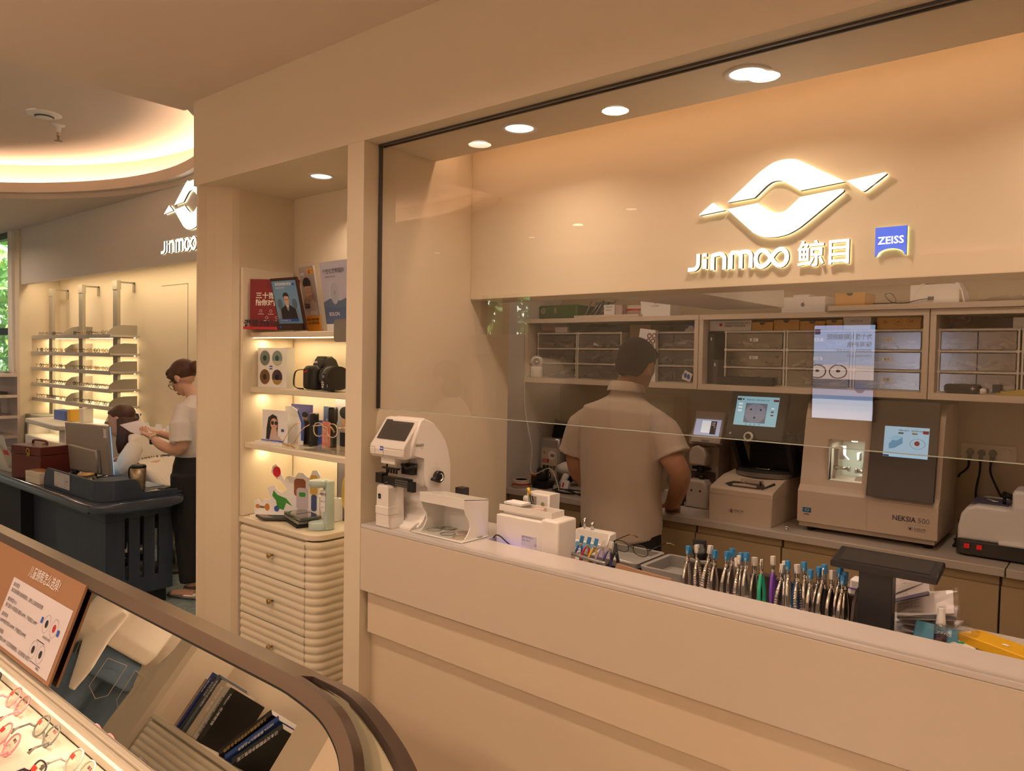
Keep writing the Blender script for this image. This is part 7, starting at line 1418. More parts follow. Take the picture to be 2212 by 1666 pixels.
W(t, mat('cream_glass_panel', (.60, .53, .36), .3)).fc([SP(x, s, -.052) for x, s in bi]+[SP(-3.0, -.25, -.052)], [tuple(range(len(bi)+1))]).obj('cream_panel', t)
W(t, WHITEM).fc([SP(x, s, -.08) for x, s in bi]+[SP(-3.0, -.25, -.08)], [tuple(reversed(range(len(bi)+1)))]).obj('back_panel', t)
RL = mat('rail_cream', (.66, .58, .46), .35)
W(t, RL).box(-3.0, -.905, .643, .657, .80, .838, bev=.002).obj('rail', t); W(t, RL).box(-3.0, -.905, .632, .642, .790, .833, bev=.002).obj('rail', t)
W(t, lamp_mat('deck_led', (1, .88, .68), .7)).box(-3.0, -.93, .6290, .6315, .815, .822).obj('led_strip', t)
FAB = mat('cream_fabric', (.74, .64, .50), .85, bump=.6, bscale=22, noise=.10, nscale=9)
W(t, FAB).box(-3.0, -.93, .44, .6300, .778, .790).obj('fabric_deck', t)
W(t, CREAM).box(-3.0, -.93, .44, .74, 0, .778).obj('base_cabinet', t)
W(t, BRZ).box(-3.0, -.92, .425, .44, .64, .789, bev=.003).obj('front_rail', t)
area('deck_strip', (-1.9, .60, .845), 2.0, 1.3, rot=(R(-40), 0, 0), col=(1, .84, .62), shape='RECTANGLE', sy=.02)
# printed guide board in front of the mirror
t = thing('guide_board', 'brown printed guide board with a white sheet, leaning over the left of the mirror', 'poster', SP(-2.3, 0, .02))
BRN = mat('board_brown', (.32, .165, .085), .5)
b = W(t, BRN); X0, X1 = -2.66, -1.957; P = [(X0, .003), (X1, .003), (X1, .243), (X0, .243)]
b.faces([SP(x, s, n) for n in (.008, .014) for x, s in P], [(3, 2, 1, 0), (4, 5, 6, 7), (0, 1, 5, 4), (1, 2, 6, 5), (2, 3, 7, 6), (3, 0, 4, 7)]); b.obj('board', t)
b = W(t, mat('sheet_lilac_white', (.62, .56, .58), .6)); b.poly([(-2.392, .012), (-1.972, .012), (-1.972, .178), (-2.392, .178)], SP(0, 0, .0148), VX, VS); b.obj('white_sheet', t)
b = W(t, INK); q = lambda x, s: SP(x, s, .0155)
b.text('儿童镜框怎么选择?', q(-2.305, .200), .0235, PAPER, VX, VS, 'l', .0, wmax=.215)
for k, (a, c) in enumerate([('最合框型', '建议选择圆形或者椭圆形，避免上边框遮盖视野'), ('最合框型大小', '镜片直径=中梁直径-瞳距≤6MM，不能超过10MM'), ('最合框高', '≥30MM最合框高≤40MM（不能超过45MM）'), ('最合镜眼距', '≥10CMM镜眼距≤12MM（过近容易触碰睫毛，过远视物偏小变形）')]):
    b.text(a, q(-2.375, .1585-.040*k), .0085, INK, VX, VS); b.text(c, q(-2.375, .143-.040*k), .0085, INK, VX, VS, wmax=(.235, .235, .20, .27)[k])
for (cx, cy, m) in [(-2.085, .120, INK), (-2.035, .120, RED), (-2.105, .052, INK), (-2.055, .052, INK)]:
    b.fc([q(cx+r*math.cos(R(a*20)), cy+r*math.sin(R(a*20))*1.1) for r in (.0195, .0203) for a in range(18)], [(i, (i+1) % 18, (i+1) % 18+18, i+18) for i in range(18)], INKG); b.poly(ell(cx, cy, .0085, .0095), q(0, 0), VX, VS, m)
b.rect(-2.125, -2.112, .115, .130, q(0, 0), VX, VS, BLUE); b.rect(-2.012, -1.998, .108, .123, q(0, 0), VX, VS, BLUE); b.rect(-2.105, -2.055, .076, .078, q(0, 0), VX, VS, INK); b.rect(-2.10, -2.03, .026, .0275, q(0, 0), VX, VS, INK); b.text('最合框型对照图', q(-2.08, .088), .005, INK, VX, VS); b.text('镜框高', q(-2.055, .018), .005, INK, VX, VS); b.obj('print', t)
t = thing('printed_portrait_edge', 'dark shape of a printed picture at the left edge of the brown board', 'print', SP(-2.62, .1, .016)); W(t, mat('portrait_dark', (.10, .05, .03), .5)).poly(ell(-2.63, .14, .022, .05), SP(0, 0, .0158), VX, VS).obj('shape', t)
# glasses on the deck
def tags(col):
    def f(t, lw, lh, br):
        o = MB(mat('tag_red', (.72, .05, .03), .5)); o.box(-br/2-lw*.75, -br/2-lw*.40, .010, .0108, .014, .024).box(-br/2-lw*.62, -br/2-lw*.4, .009, .0095, .014, .020, m=PAPER); o.obj('price_tag', t)
        o = MB(INK); o.rect(br/2+lw*.45, br/2+lw*.66, lh*.25, lh*.38, (0, .0052, 0), m=mat('label_dark', (.15, .08, .08), .6)).rect(br/2+lw*.70, br/2+lw*.80, lh*.25, lh*.40, (0, .0052, 0), m=RED).text('45□17', (br/2+lw*.35, .0052, lh*.55), .004, INKG, u=(1, 0, 0)); o.obj('size_label', t)
    return f
PINK = mat('pink_acetate', (.80, .32, .36), .2, coat=.5); GREYA = mat('smoke_acetate', (.20, .19, .17), .15, coat=.6); CLRA = mat('clear_acetate', (.55, .50, .44), .1, coat=.8); BLKA = mat('black_acetate', (.012, .010, .012), .15, coat=.6)
PLUM = mat('plum_acetate', (.05, .02, .035), .2, coat=.5)
for (m, tip, x, y, rz, lw, lh, sq, lb) in [(BLKA, BLKA, -2.272, .619, 172, .046, .044, 2.6, 'black children\'s glasses at the upper left of the lit fabric deck'), (PINK, mat('pink_tip', (.80, .45, .38), .3), -2.071, .619, 174, .046, .044, 2.1, 'pink round children\'s glasses below the brown board\'s right corner'),
                                         (GREYA, mat('tip_grey', (.30, .26, .22), .3), -1.865, .612, 174, .046, .044, 2.1, 'smoky grey round children\'s glasses in the middle of the fabric deck'), (CLRA, GREYA, -1.656, .604, 174, .047, .046, 2.1, 'clear-grey round children\'s glasses nearest to the camera'),
                                         (PINK, mat('pink_tip', (.80, .45, .38), .3), -1.886, .545, 172, .047, .046, 2.1, 'pink round children\'s glasses in the front row at the left edge'), (PLUM, PLUM, -1.662, .537, 176, .048, .040, 2.9, 'dark plum children\'s glasses in the front row at the bottom edge'), (BLKA, PINK, -2.45, .62, 170, .044, .038, 2.4, 'black children\'s glasses hidden under the left end of the brown board')]:
    g = eyeglasses('eyeglasses', lb, 'children\'s glasses on the fabric deck', m, tip, lw=lw, lh=lh, rr=.0021 if m is not BLKA else .0026, tl=.052, sq=sq, td=R(46), tagm=tags(0))
    g.location = (x+.045, y+.006, .8245); g.rotation_euler = (R(138), 0, R(rz-176))
# ================================================================ PEOPLE
SKIN1 = mat('skin_tan', (.42, .22, .13), .5); SKIN2 = mat('skin_light', (.60, .36, .25), .5)
def V3(*a): return Vector(a)
def hand(b, wrist, d, nrm, side, curl=.5, s=1.0):
    """palm from wrist along d, palm faces nrm, thumb on side*(d x nrm)"""
    d = Vector(d).normalized(); nrm = Vector(nrm); nrm = (nrm-d*nrm.dot(d)).normalized(); lat = d.cross(nrm).normalized()*side; w = Vector(wrist)
    b.loft([(w-d*.01, lat*.026*s, nrm*.019*s), (w+d*.02*s, lat*.032*s, nrm*.017*s), (w+d*.055*s, lat*.040*s, nrm*.014*s), (w+d*.085*s, lat*.040*s, nrm*.012*s)], n=14)
    for k, (o, L) in enumerate([(.030, .068), (.010, .078), (-.011, .073), (-.031, .056)]):
        p = w+d*.082*s+lat*o*s; a = 0; pts = [p-d*.02*s, p]; q = p
        for seg, fr in enumerate((.42, .32, .26)):
            a += curl*(.55+.12*seg+.06*k); q = q+(d*math.cos(a)+nrm*math.sin(a))*L*fr*s; pts.append(q)
        b.tube(pts, [.0088*s, .0088*s, .0082*s, .0076*s, .0062*s], n=8)
    p = w+d*.018*s+lat*.026*s; t1 = (d*.65+lat*.7+nrm*.35).normalized(); t2 = (d*.9+lat*.25+nrm*.45).normalized()
    b.tube([p-lat*.01*s, p+t1*.034*s, p+t1*.034*s+t2*.030*s, p+t1*.034*s+t2*.052*s], [.012*s, .011*s, .0095*s, .0075*s], n=8)
def limb(b, pts, rs, n=14): b.tube(smooth_path(pts, 4), interp(rs, len(pts), 4), n=n)
def interp(rs, k, m):
    out = []
    for i in range(k-1):
        for j in range(m): t = j/m; t = t*t*(3-2*t); out.append(rs[i]*(1-t)+rs[i+1]*t)
    return out+[rs[-1]]
def headmesh(b, c, f, up, s=1.0):
    """c = skull centre, f = facing, up = crown direction"""
    f = Vector(f).normalized(); up = (Vector(up)-f*Vector(up).dot(f)).normalized(); l = up.cross(f)
    M = Matrix((l, f, up)).transposed().to_4x4(); M.translation = Vector(c); T0 = b.T; b.T = M if T0 is None else T0 @ M
    b.ball((0, -.012*s, .022*s), (.074*s, .092*s, .088*s), n=24, k=16)
    b.loft([((0, .018*s, .01*s), V3(.066*s, 0, 0), V3(0, .068*s, 0)), ((0, .022*s, -.03*s), V3(.060*s, 0, 0), V3(0, .064*s, 0)), ((0, .030*s, -.065*s), V3(.050*s, 0, 0), V3(0, .055*s, 0)), ((0, .042*s, -.095*s), V3(.032*s, 0, 0), V3(0, .040*s, 0)), ((0, .052*s, -.108*s), V3(.016*s, 0, 0), V3(0, .022*s, 0))], n=18)
    b.tube([(0, .078*s, .012*s), (0, .092*s, -.012*s), (0, .104*s, -.034*s)], [.009*s, .011*s, .0135*s], n=8); b.ball((0, .100*s, -.037*s), (.017*s, .012*s, .010*s), n=12, k=8)
    b.ball((0, .086*s, -.066*s), (.024*s, .010*s, .0055*s), n=12, k=6); b.ball((0, .084*s, -.075*s), (.020*s, .011*s, .006*s), n=12, k=6)
    b.tube([(-.045*s, .072*s, .018*s), (0, .084*s, .016*s), (.045*s, .072*s, .018*s)], [.008*s, .009*s, .008*s], n=8)
    for q in (-1, 1): b.ball((q*.076*s, -.005*s, -.012*s), (.010*s, .020*s, .032*s), n=12, k=8)
    b.T = T0; return M
def facebits(t, head_M, par, lips=(.45, .12, .10), brow=(.05, .03, .02), closed=True, off=None):
    M = Matrix.Translation(-Vector(t.location)) @ head_M
    for q in (-1, 1):
        b = MB(mat('eyeball', (.75, .70, .66), .3)); b.T = M; b.ball((q*.030, .0735, -.006), (.013, .009, .007), n=12, k=8)
        b.ball((q*.030, .0795, -.007), (.006, .004, .006), n=10, k=6, m=mat('iris_dark', (.02, .012, .01), .2)); b.obj('eye', par)
        b = MB(mat('lash', brow, .7)); b.T = M; b.tube([(q*.015, .084, .001), (q*.030, .0855, .0035), (q*.045, .079, -.002)], .0018, n=6).tube([(q*.012, .0865, .021), (q*.030, .086, .027), (q*.050, .072, .021)], [.0028, .003, .0018], n=6); b.obj('lash_and_brow', par)
    b = MB(mat('lips', lips, .45)); b.T = M; b.ball((0, .0895, -.0665), (.0225, .009, .0042), n=14, k=6).ball((0, .0885, -.0745), (.018, .009, .0048), n=14, k=6); b.obj('lips', par)
def person(label, loc): return thing('person', label, 'person', loc)
def shift(mb, t): mb.T = Matrix.Translation(-Vector(t.location)); return mb
# ---------------------------------------------------------------- man in the lab, seen from behind
t = person('man with short black hair in a beige shirt, seen from behind at the back counter', (-1.68, 2.78, 0))
b = shift(MB(SKIN1), t); cx, cy = -1.69, 2.78
HM = headmesh(b, (-1.672, 2.862, 1.622), (-.05, .92, -.38), (0, .38, .92), 1.04)
b.loft([((-1.68, 2.825, 1.58), (.050, 0, 0), (0, .055, 0)), ((-1.685, 2.80, 1.52), (.052, 0, 0), (0, .056, 0)), ((-1.69, 2.79, 1.45), (.07, 0, 0), (0, .065, 0))])
b.loft([((cx, cy, 1.47), (.10, 0, 0), (0, .07, 0)), ((cx, cy, 1.40), (.17, 0, 0), (0, .09, 0)), ((cx, cy, 1.2), (.155, 0, 0), (0, .10, 0)), ((cx, cy, 1.0), (.14, 0, 0), (0, .095, 0)), ((cx, cy, .88), (.155, 0, 0), (0, .105, 0))])
AL = [(-1.85, 2.78, 1.365), (-1.925, 2.78, 1.27), (-1.915, 2.80, 1.13), (-1.865, 2.93, 1.05), (-1.80, 3.06, 1.00)]
AR = [(-1.54, 2.78, 1.365), (-1.458, 2.77, 1.27), (-1.415, 2.79, 1.19), (-1.50, 2.93, 1.08), (-1.59, 3.05, 1.00)]
for A in (AL, AR): limb(b, A, [.052, .049, .043, .038, .027])
hand(b, AL[-1], (.25, .9, -.25), (0, -.2, -1), -1, .6); hand(b, AR[-1], (-.35, .9, -.25), (0, -.2, -1), 1, .6)
for s in (-1, 1): limb(b, [(cx+s*.09, cy, .90), (cx+s*.10, cy, .66), (cx+s*.105, cy, .48), (cx+s*.11, cy-.01, .28), (cx+s*.115, cy-.02, .08)], [.09, .078, .058, .052, .038]); b.loft([((cx+s*.115, cy-.05, .045), (.035, 0, 0), (0, 0, .034)), ((cx+s*.12, cy+.04, .045), (.042, 0, 0), (0, 0, .034)), ((cx+s*.125, cy+.13, .032), (.038, 0, 0), (0, 0, .02))])
body = remeshed(b, 'body', t, .0065, 3); facebits(t, HM, t)
SHIRT = mat('beige_shirt', (.52, .43, .35), .8, bump=.35, bscale=14, sheen=.2)
b = shift(MB(SHIRT), t)
b.loft([((cx+.01, cy+.012, 1.505), (.062, 0, 0), (0, .06, 0)), ((cx+.005, cy, 1.475), (.115, 0, 0), (0, .085, 0)), ((cx, cy, 1.44), (.185, 0, -.01), (0, .108, 0)), ((cx-.005, cy, 1.37), (.205, 0, 0), (0, .122, 0)), ((cx, cy, 1.25), (.198, 0, 0), (0, .130, 0)), ((cx, cy, 1.10), (.186, 0, 0), (0, .135, 0)), ((cx+.005, cy, .96), (.188, 0, 0), (0, .142, 0)), ((cx+.01, cy, .885), (.178, 0, .02), (0, .140, 0)), ((cx+.012, cy, .862), (.135, 0, .012), (0, .125, 0))], n=32)
b.tube(smooth_path([(-1.81, 2.78, 1.405), (-1.893, 2.78, 1.355), (-1.937, 2.78, 1.225)], 4), [.060]*4+[.068]*4+[.073], n=18, cap=True)
b.tube(smooth_path([(-1.57, 2.78, 1.405), (-1.492, 2.78, 1.36), (-1.437, 2.775, 1.265)], 4), [.062]*4+[.068]*4+[.073], n=18)
b.loft([((-1.683, 2.80, 1.545), (.060, 0, .004), (0, .064, -.010)), ((-1.683, 2.80, 1.515), (.066, 0, 0), (0, .070, -.01)), ((-1.686, 2.795, 1.485), (.080, 0, 0), (0, .078, 0))], n=24)
sh = remeshed(b, 'shirt', t, .0065, 2)
b = shift(MB(SHIRT), t); b.faces([(-1.683+r*math.cos(R(a)), 2.80+r*1.05*math.sin(R(a)), z-.012*math.sin(R(a))) for r, z in ((.063, 1.552), (.073, 1.548), (.084, 1.512)) for a in range(0, 360, 15)], [(i*24+j, i*24+(j+1) % 24, (i+1)*24+(j+1) % 24, (i+1)*24+j) for i in range(2) for j in range(24)], smooth=True); b.obj('collar', sh)
b = shift(MB(mat('black_trousers', (.010, .010, .012), .8)), t)
b.loft([((cx, cy, .99), (.160, 0, 0), (0, .115, 0)), ((cx, cy, .92), (.192, 0, 0), (0, .128, 0)), ((cx, cy, .80), (.195, 0, 0), (0, .128, 0))], n=24)
for s in (-1, 1): limb(b, [(cx+s*.085, cy, .84), (cx+s*.098, cy, .62), (cx+s*.105, cy, .45), (cx+s*.112, cy-.01, .12)], [.100, .088, .074, .062])
remeshed(b, 'trousers', t, .008, 2)
for s in (-1, 1): shift(MB(BLACK), t).loft([((cx+s*.115, cy-.06, .04), (.038, 0, 0), (0, 0, .04)), ((cx+s*.12, cy+.04, .042), (.047, 0, 0), (0, 0, .042)), ((cx+s*.125, cy+.15, .03), (.042, 0, 0), (0, 0, .029))]).obj('shoe', t)
HAIRB = mat('black_hair', (.006, .005, .004), .85, bump=.6, bscale=160)
b = MB(HAIRB); b.T = Matrix.Translation(-Vector(t.location)) @ HM; b.ball((0, -.018, .038), (.081, .099, .088), n=28, k=18).ball((0, .03, .075), (.068, .062, .042)).loft([((0, -.045, .03), (.078, 0, 0), (0, .062, 0)), ((0, -.052, -.01), (.074, 0, 0), (0, .056, 0)), ((0, -.058, -.045), (.060, 0, 0), (0, .046, 0)), ((0, -.062, -.062), (.046, 0, 0), (0, .030, 0))])
remeshed(b, 'hair', t, .006, 2)
# ---------------------------------------------------------------- standing woman reading a sheet
t = person('standing woman with tied-back brown hair, glasses and a white blouse, reading a paper', (-4.95, 2.48, 0))
fd = V3(-.90, -.42, 0).normalized(); ld = V3(.42, -.90, 0).normalized()   # facing, towards-camera side
c0 = V3(-4.87, 2.52, 0)
def P(f, l, z): return c0+fd*f+ld*l+V3(0, 0, z)
b = shift(MB(SKIN2), t)
HW = headmesh(b, P(.105, 0, 1.480), fd*.80+V3(0, 0, -.60), fd*.60+V3(0, 0, .80), .97)
def ring_(b, f, z, rl, rf, l=0, tilt=0): return (P(f, l, z), ld*rl, fd*rf+V3(0, 0, tilt))
b.loft([ring_(b, .075, 1.43, .044, .05), ring_(b, .03, 1.37, .048, .05), ring_(b, -.02, 1.31, .07, .06)])
b.loft([ring_(b, -.02, 1.33, .10, .06), ring_(b, -.02, 1.27, .155, .085), ring_(b, 0, 1.12, .14, .10), ring_(b, 0, .98, .12, .09), ring_(b, 0, .85, .155, .105)])
W1 = [P(-.01, .165, 1.27), P(-.05, .20, 1.14), P(-.04, .205, 1.02), P(.12, .17, 1.03), P(.27, .10, 1.075)]
W2 = [P(-.01, -.165, 1.27), P(-.03, -.20, 1.14), P(0, -.19, 1.02), P(.16, -.10, 1.04), P(.31, -.02, 1.09)]
for A in (W1, W2): limb(b, A, [.045, .042, .038, .034, .024])
hand(b, W1[-1], fd*.85-ld*.3+V3(0, 0, .15), V3(0, 0, 1)-ld*.5, 1, .55, .92); hand(b, W2[-1], fd*.9+ld*.2+V3(0, 0, .1), V3(0, 0, 1)+ld*.5, -1, .5, .92)
for s in (-1, 1): limb(b, [P(0, s*.08, .86), P(0, s*.09, .64), P(-.01, s*.09, .46), P(-.03, s*.085, .28), P(-.04, s*.085, .09)], [.085, .07, .052, .048, .032]); b.loft([(P(-.06, s*.085, .035), ld*.028, V3(0, 0, .028)), (P(.03, s*.085, .035), ld*.035, V3(0, 0, .026)), (P(.12, s*.085, .026), ld*.032, V3(0, 0, .016))])
remeshed(b, 'body', t, .006, 3); facebits(t, HW, t)
BL = mat('white_blouse', (.72, .66, .60), .75, bump=.3, bscale=12, sheen=.2)
b = shift(MB(BL), t)
b.loft([ring_(b, -.02, 1.365, .062, .055), ring_(b, -.02, 1.33, .11, .08), ring_(b, -.02, 1.29, .175, .105), ring_(b, .0, 1.20, .19, .135), ring_(b, .01, 1.08, .185, .145), ring_(b, .0, .985, .165, .125), ring_(b, 0, .955, .15, .11)], n=28)
for A, s in ((W1, 1), (W2, -1)): b.tube(smooth_path([P(-.01, s*.14, 1.29), P(-.03, s*.195, 1.18), P(-.045, s*.21, 1.07)], 4), [.056]*4+[.066]*4+[.070], n=16)
remeshed(b, 'blouse', t, .0065, 2)
b = shift(MB(MATS['black_trousers']), t)
b.loft([ring_(b, 0, .985, .140, .105), ring_(b, 0, .90, .170, .125), ring_(b, 0, .80, .182, .135)], n=24)
for s in (-1, 1): limb(b, [P(0, s*.088, .84), P(0, s*.095, .60), P(-.01, s*.095, .40), P(-.03, s*.09, .12)], [.105, .095, .080, .070])
remeshed(b, 'trousers', t, .008, 2)
for s in (-1, 1): shift(MB(mat('silver_leather', (.55, .50, .44), .25, metal=.7)), t).loft([(P(-.085, s*.085, .022), ld*.028, V3(0, 0, .021)), (P(.02, s*.085, .024), ld*.038, V3(0, 0, .023)), (P(.145, s*.085, .016), ld*.028, V3(0, 0, .014))]).tube([P(.02, s*.085+.03, .04), P(.03, s*.085, .062), P(.02, s*.085-.03, .04)], .003).obj('shoe', t)
HB = mat('brown_hair', (.075, .030, .014), .5, bump=.6, bscale=160)
b = MB(HB); b.T = Matrix.Translation(-Vector(t.location)) @ HW; b.ball((0, -.022, .034), (.080, .098, .086), n=28, k=18).ball((0, .035, .070), (.066, .052, .036)).ball((0, -.125, .0), (.038, .042, .045)); 
for s in (-1, 1): b.loft([((s*.060, .02, .05), (.018, 0, 0), (0, .05, 0)), ((s*.068, .01, .01), (.012, 0, 0), (0, .035, 0)), ((s*.066, .03, -.03), (.005, 0, 0), (0, .008, 0))], n=10)
remeshed(b, 'hair', t, .006, 2)
b = MB(BLKA); b.T = Matrix.Translation(-Vector(t.location)) @ HW
for s in (-1, 1):
    b.tube([(s*.032+.0225*math.cos(R(a)), .096-abs(.02*math.cos(R(a)))*.3, -.012+.019*math.sin(R(a))) for a in range(0, 361, 20)], .0020, n=6, cap=False); b.tube([(s*.060, .092, -.004), (s*.078, .04, 0), (s*.080, -.01, 0)], .0018, n=6)
b.tube([(-.009, .098, -.006), (.009, .098, -.006)], .0018, n=6); b.obj('glasses', t)
b = shift(MB(BLACK), t); wp = W1[-1]-(W1[-1]-W1[-2]).normalized()*.03; ax = (W1[-1]-W1[-2]).normalized()
b.tube([wp-ax*.010, wp+ax*.010], .0295, n=18, m=mat('watch_band', (.62, .52, .40), .3, metal=.5)); q = wp+ld*.022-V3(0, 0, .018); b.cbox(q, (.028, .020, .034), bev=.005); b.obj('wrist_watch', t)
b = MB(mat('lilac_paper', (.66, .62, .68), .6)); Q0, Q1, Q2, Q3 = P(.34, .12, 1.085), P(.34, -.06, 1.10), P(.50, -.05, 1.17), P(.52, .11, 1.150)
b.faces([Q0, Q1, Q2.lerp(Q1, .5)+V3(0, 0, -.012), Q3.lerp(Q0, .5)+V3(0, 0, -.012), Q2, Q3]+[q+V3(0, 0, .0015) for q in (Q0, Q1, Q2.lerp(Q1, .5)+V3(0, 0, -.012), Q3.lerp(Q0, .5)+V3(0, 0, -.012), Q2, Q3)], [(0, 1, 2, 3), (3, 2, 4, 5), (6, 9, 8, 7), (9, 11, 10, 8)], smooth=True)
o = b.obj('paper_sheet'); tag(o, 'curled sheet of white paper held up by the standing woman', 'paper')
# ---------------------------------------------------------------- seated woman
t = person('seated woman with long brown hair in a white shirt, leaning over the navy desk', (-5.65, 2.72, 0))
fd = V3(-.93, -.36, 0).normalized(); ld = V3(.36, -.93, 0).normalized(); c0 = V3(-5.62, 2.72, 0)
b = shift(MB(SKIN2), t)
HS = headmesh(b, P(.47, .03, 1.115), fd*.80+ld*.34+V3(0, 0, -.38), fd*.36+V3(0, 0, .9), 1.07)
b.loft([(P(.43, .02, 1.06), ld*.045, V3(0, 0, .035)+fd*.035), (P(.36, 0, 1.0), ld*.05, V3(0, 0, .035)+fd*.03), (P(.30, 0, .97), ld*.08, V3(0, 0, .05)+fd*.02)])
b.loft([(P(.32, 0, .93), ld*.09, V3(0, 0, .04)+fd*.02), (P(.23, 0, .87), ld*.13, V3(0, 0, .045)+fd*.03), (P(.12, 0, .74), ld*.11, fd*.06), (P(.02, 0, .60), ld*.11, fd*.07), (P(-.02, 0, .48), ld*.15, fd*.10)])
S1 = [P(.24, .16, .93), P(.20, .23, .84), P(.20, .27, .775), P(.36, .30, .785), P(.52, .26, .79)]
S2 = [P(.24, -.16, .93), P(.26, -.22, .85), P(.30, -.24, .79), P(.44, -.14, .79), P(.58, -.02, .79)]
for A in (S1, S2): limb(b, A, [.045, .042, .036, .033, .024])
hand(b, S1[-1], fd*.95-ld*.1, V3(0, 0, -1), 1, .35, .92); hand(b, S2[-1], fd*.9+ld*.3, V3(0, 0, -1), -1, .35, .92)
for s in (-1, 1): limb(b, [P(0, s*.09, .50), P(.22, s*.10, .49), P(.40, s*.10, .47), P(.42, s*.10, .27), P(.42, s*.10, .09)], [.09, .075, .056, .048, .032]); b.loft([(P(.37, s*.10, .04), ld*.03, V3(0, 0, .03)), (P(.47, s*.10, .04), ld*.036, V3(0, 0, .026)), (P(.56, s*.10, .03), ld*.03, V3(0, 0, .018))])
remeshed(b, 'body', t, .006, 3); facebits(t, HS, t)
b = shift(MB(BL), t)
b.loft([(P(.36, 0, .995), ld*.062, V3(0, 0, .045)+fd*.03), (P(.31, 0, .965), ld*.115, V3(0, 0, .075)+fd*.03), (P(.22, 0, .905), ld*.19, V3(0, 0, .10)+fd*.05), (P(.12, 0, .80), ld*.185, V3(0, 0, .07)+fd*.10), (P(.03, 0, .66), ld*.17, fd*.135), (P(-.02, 0, .52), ld*.175, fd*.14)], n=28)
for A, s in ((S1, 1), (S2, -1)): b.tube(smooth_path([P(.23, s*.13, .93), A[1], A[2], A[3].lerp(A[2], .4)], 4), interp([.062, .070, .066, .054], 4, 4), n=16)
remeshed(b, 'shirt', t, .0065, 2)
b = shift(MB(MATS['black_trousers']), t); b.loft([(P(-.02, 0, .58), ld*.16, fd*.13), (P(-.02, 0, .47), ld*.19, fd*.15), (P(0, 0, .415), ld*.175, fd*.13)], n=24)
for s in (-1, 1): limb(b, [P(0, s*.09, .50), P(.22, s*.10, .49), P(.41, s*.10, .47), P(.42, s*.10, .27), P(.42, s*.10, .12)], [.10, .09, .075, .065, .055])
remeshed(b, 'trousers', t, .008, 2)
for s in (-1, 1): shift(MB(BLACK), t).loft([(P(.34, s*.10, .03), ld*.03, V3(0, 0, .028)), (P(.47, s*.10, .03), ld*.042, V3(0, 0, .028)), (P(.58, s*.10, .024), ld*.034, V3(0, 0, .022))]).obj('shoe', t)
b = MB(mat('long_brown_hair', (.060, .024, .013), .45, bump=.7, bscale=120)); b.T = Matrix.Translation(-Vector(t.location)) @ HS
b.ball((0, -.024, .036), (.083, .098, .086), n=28, k=18); b.ball((0, .03, .080), (.062, .040, .026))
b.T = Matrix.Translation(-Vector(t.location))
HC = P(.47, .03, 1.115)
for l_, f_ in ((.058, -.055), (.045, -.085), (-.065, -.04), (.02, -.105), (-.02, -.105)):
    a = HC+ld*l_*.9+fd*f_+V3(0, 0, .02); b.tube(smooth_path([a, a+ld*l_*.2+V3(0, 0, -.09)-fd*.02, a+ld*l_*.35+V3(0, 0, -.18)-fd*.01, a+ld*l_*.2+V3(0, 0, -.27)+fd*.01], 4), interp([.034, .036, .030, .010], 4, 4), n=10)
remeshed(b, 'hair', t, .006, 2)
t = thing('desk_stool', 'dark round stool under the seated woman behind the desk', 'stool', (-5.62, 2.72, 0)); W(t, DARK).lathe([(0, .34), (.17, .34), (.18, .36), (.17, .385), (0, .39)], (-5.62, 2.72, 0)).obj('seat', t); W(t, GREYM).cyl((-5.62, 2.72, .03), (-5.62, 2.72, .34), .025).obj('column', t); W(t, DARK).lathe([(.20, 0), (.20, .02), (.05, .035), (0, .035)], (-5.62, 2.72, 0)).obj('base', t)
# ---------------------------------------------------------------- customer seen in the tilted mirror
t = person('person in blue jeans and a loose white top, seen only mirrored in the tilted mirror', (-3.45, -.25, 0))
fd = V3(-.96, .28, 0).normalized(); ld = V3(.28, .96, 0).normalized(); c0 = V3(-3.45, -.25, 0)
b = shift(MB(SKIN2), t)
HC_ = headmesh(b, P(.03, 0, 1.51), fd+V3(0, 0, -.25), V3(0, 0, 1)+fd*.25, .98)
b.loft([ring_(b, .0, 1.46, .046, .05), ring_(b, -.01, 1.40, .048, .05), ring_(b, -.02, 1.34, .07, .06)]); b.loft([ring_(b, -.02, 1.35, .10, .06), ring_(b, -.02, 1.29, .155, .085), ring_(b, 0, 1.14, .14, .10), ring_(b, 0, 1.0, .12, .09), ring_(b, 0, .86, .155, .105)])
for s in (-1, 1):
    A = [P(-.01, s*.165, 1.28), P(-.02, s*.20, 1.14), P(.0, s*.20, 1.02), P(.10, s*.17, .92), P(.17, s*.13, .86)]; limb(b, A, [.045, .042, .038, .034, .024]); hand(b, A[-1], fd*.6+V3(0, 0, -.7), -ld*s, -s, .4, .92)
    limb(b, [P(0, s*.08, .88), P(0, s*.09, .66), P(.0, s*.09, .47), P(-.02, s*.085, .28), P(-.03, s*.085, .09)], [.085, .07, .052, .048, .032]); b.loft([(P(-.05, s*.085, .04), ld*.028, V3(0, 0, .03)), (P(.04, s*.085, .04), ld*.035, V3(0, 0, .028)), (P(.13, s*.085, .028), ld*.032, V3(0, 0, .018))])
remeshed(b, 'body', t, .007, 3); facebits(t, HC_, t)
JN = mat('washed_denim', (.085, .14, .20), .8, noise=.55, nscale=7, bump=.5, bscale=300)
b = shift(MB(JN), t); b.loft([ring_(b, 0, 1.02, .140, .105), ring_(b, 0, .93, .168, .122), ring_(b, -.01, .84, .180, .138)], n=28)
for s in (-1, 1): limb(b, [P(0, s*.088, .87), P(0, s*.095, .62), P(.0, s*.10, .42), P(-.02, s*.095, .10)], [.105, .096, .086, .085])
jn = remeshed(b, 'jeans', t, .008, 2)
ST = mat('stitch', (.45, .38, .28), .7)
b = shift(MB(ST), t)
def outline(pts, r=.0014): b.tube(pts+[pts[0]], r, n=4, cap=False)
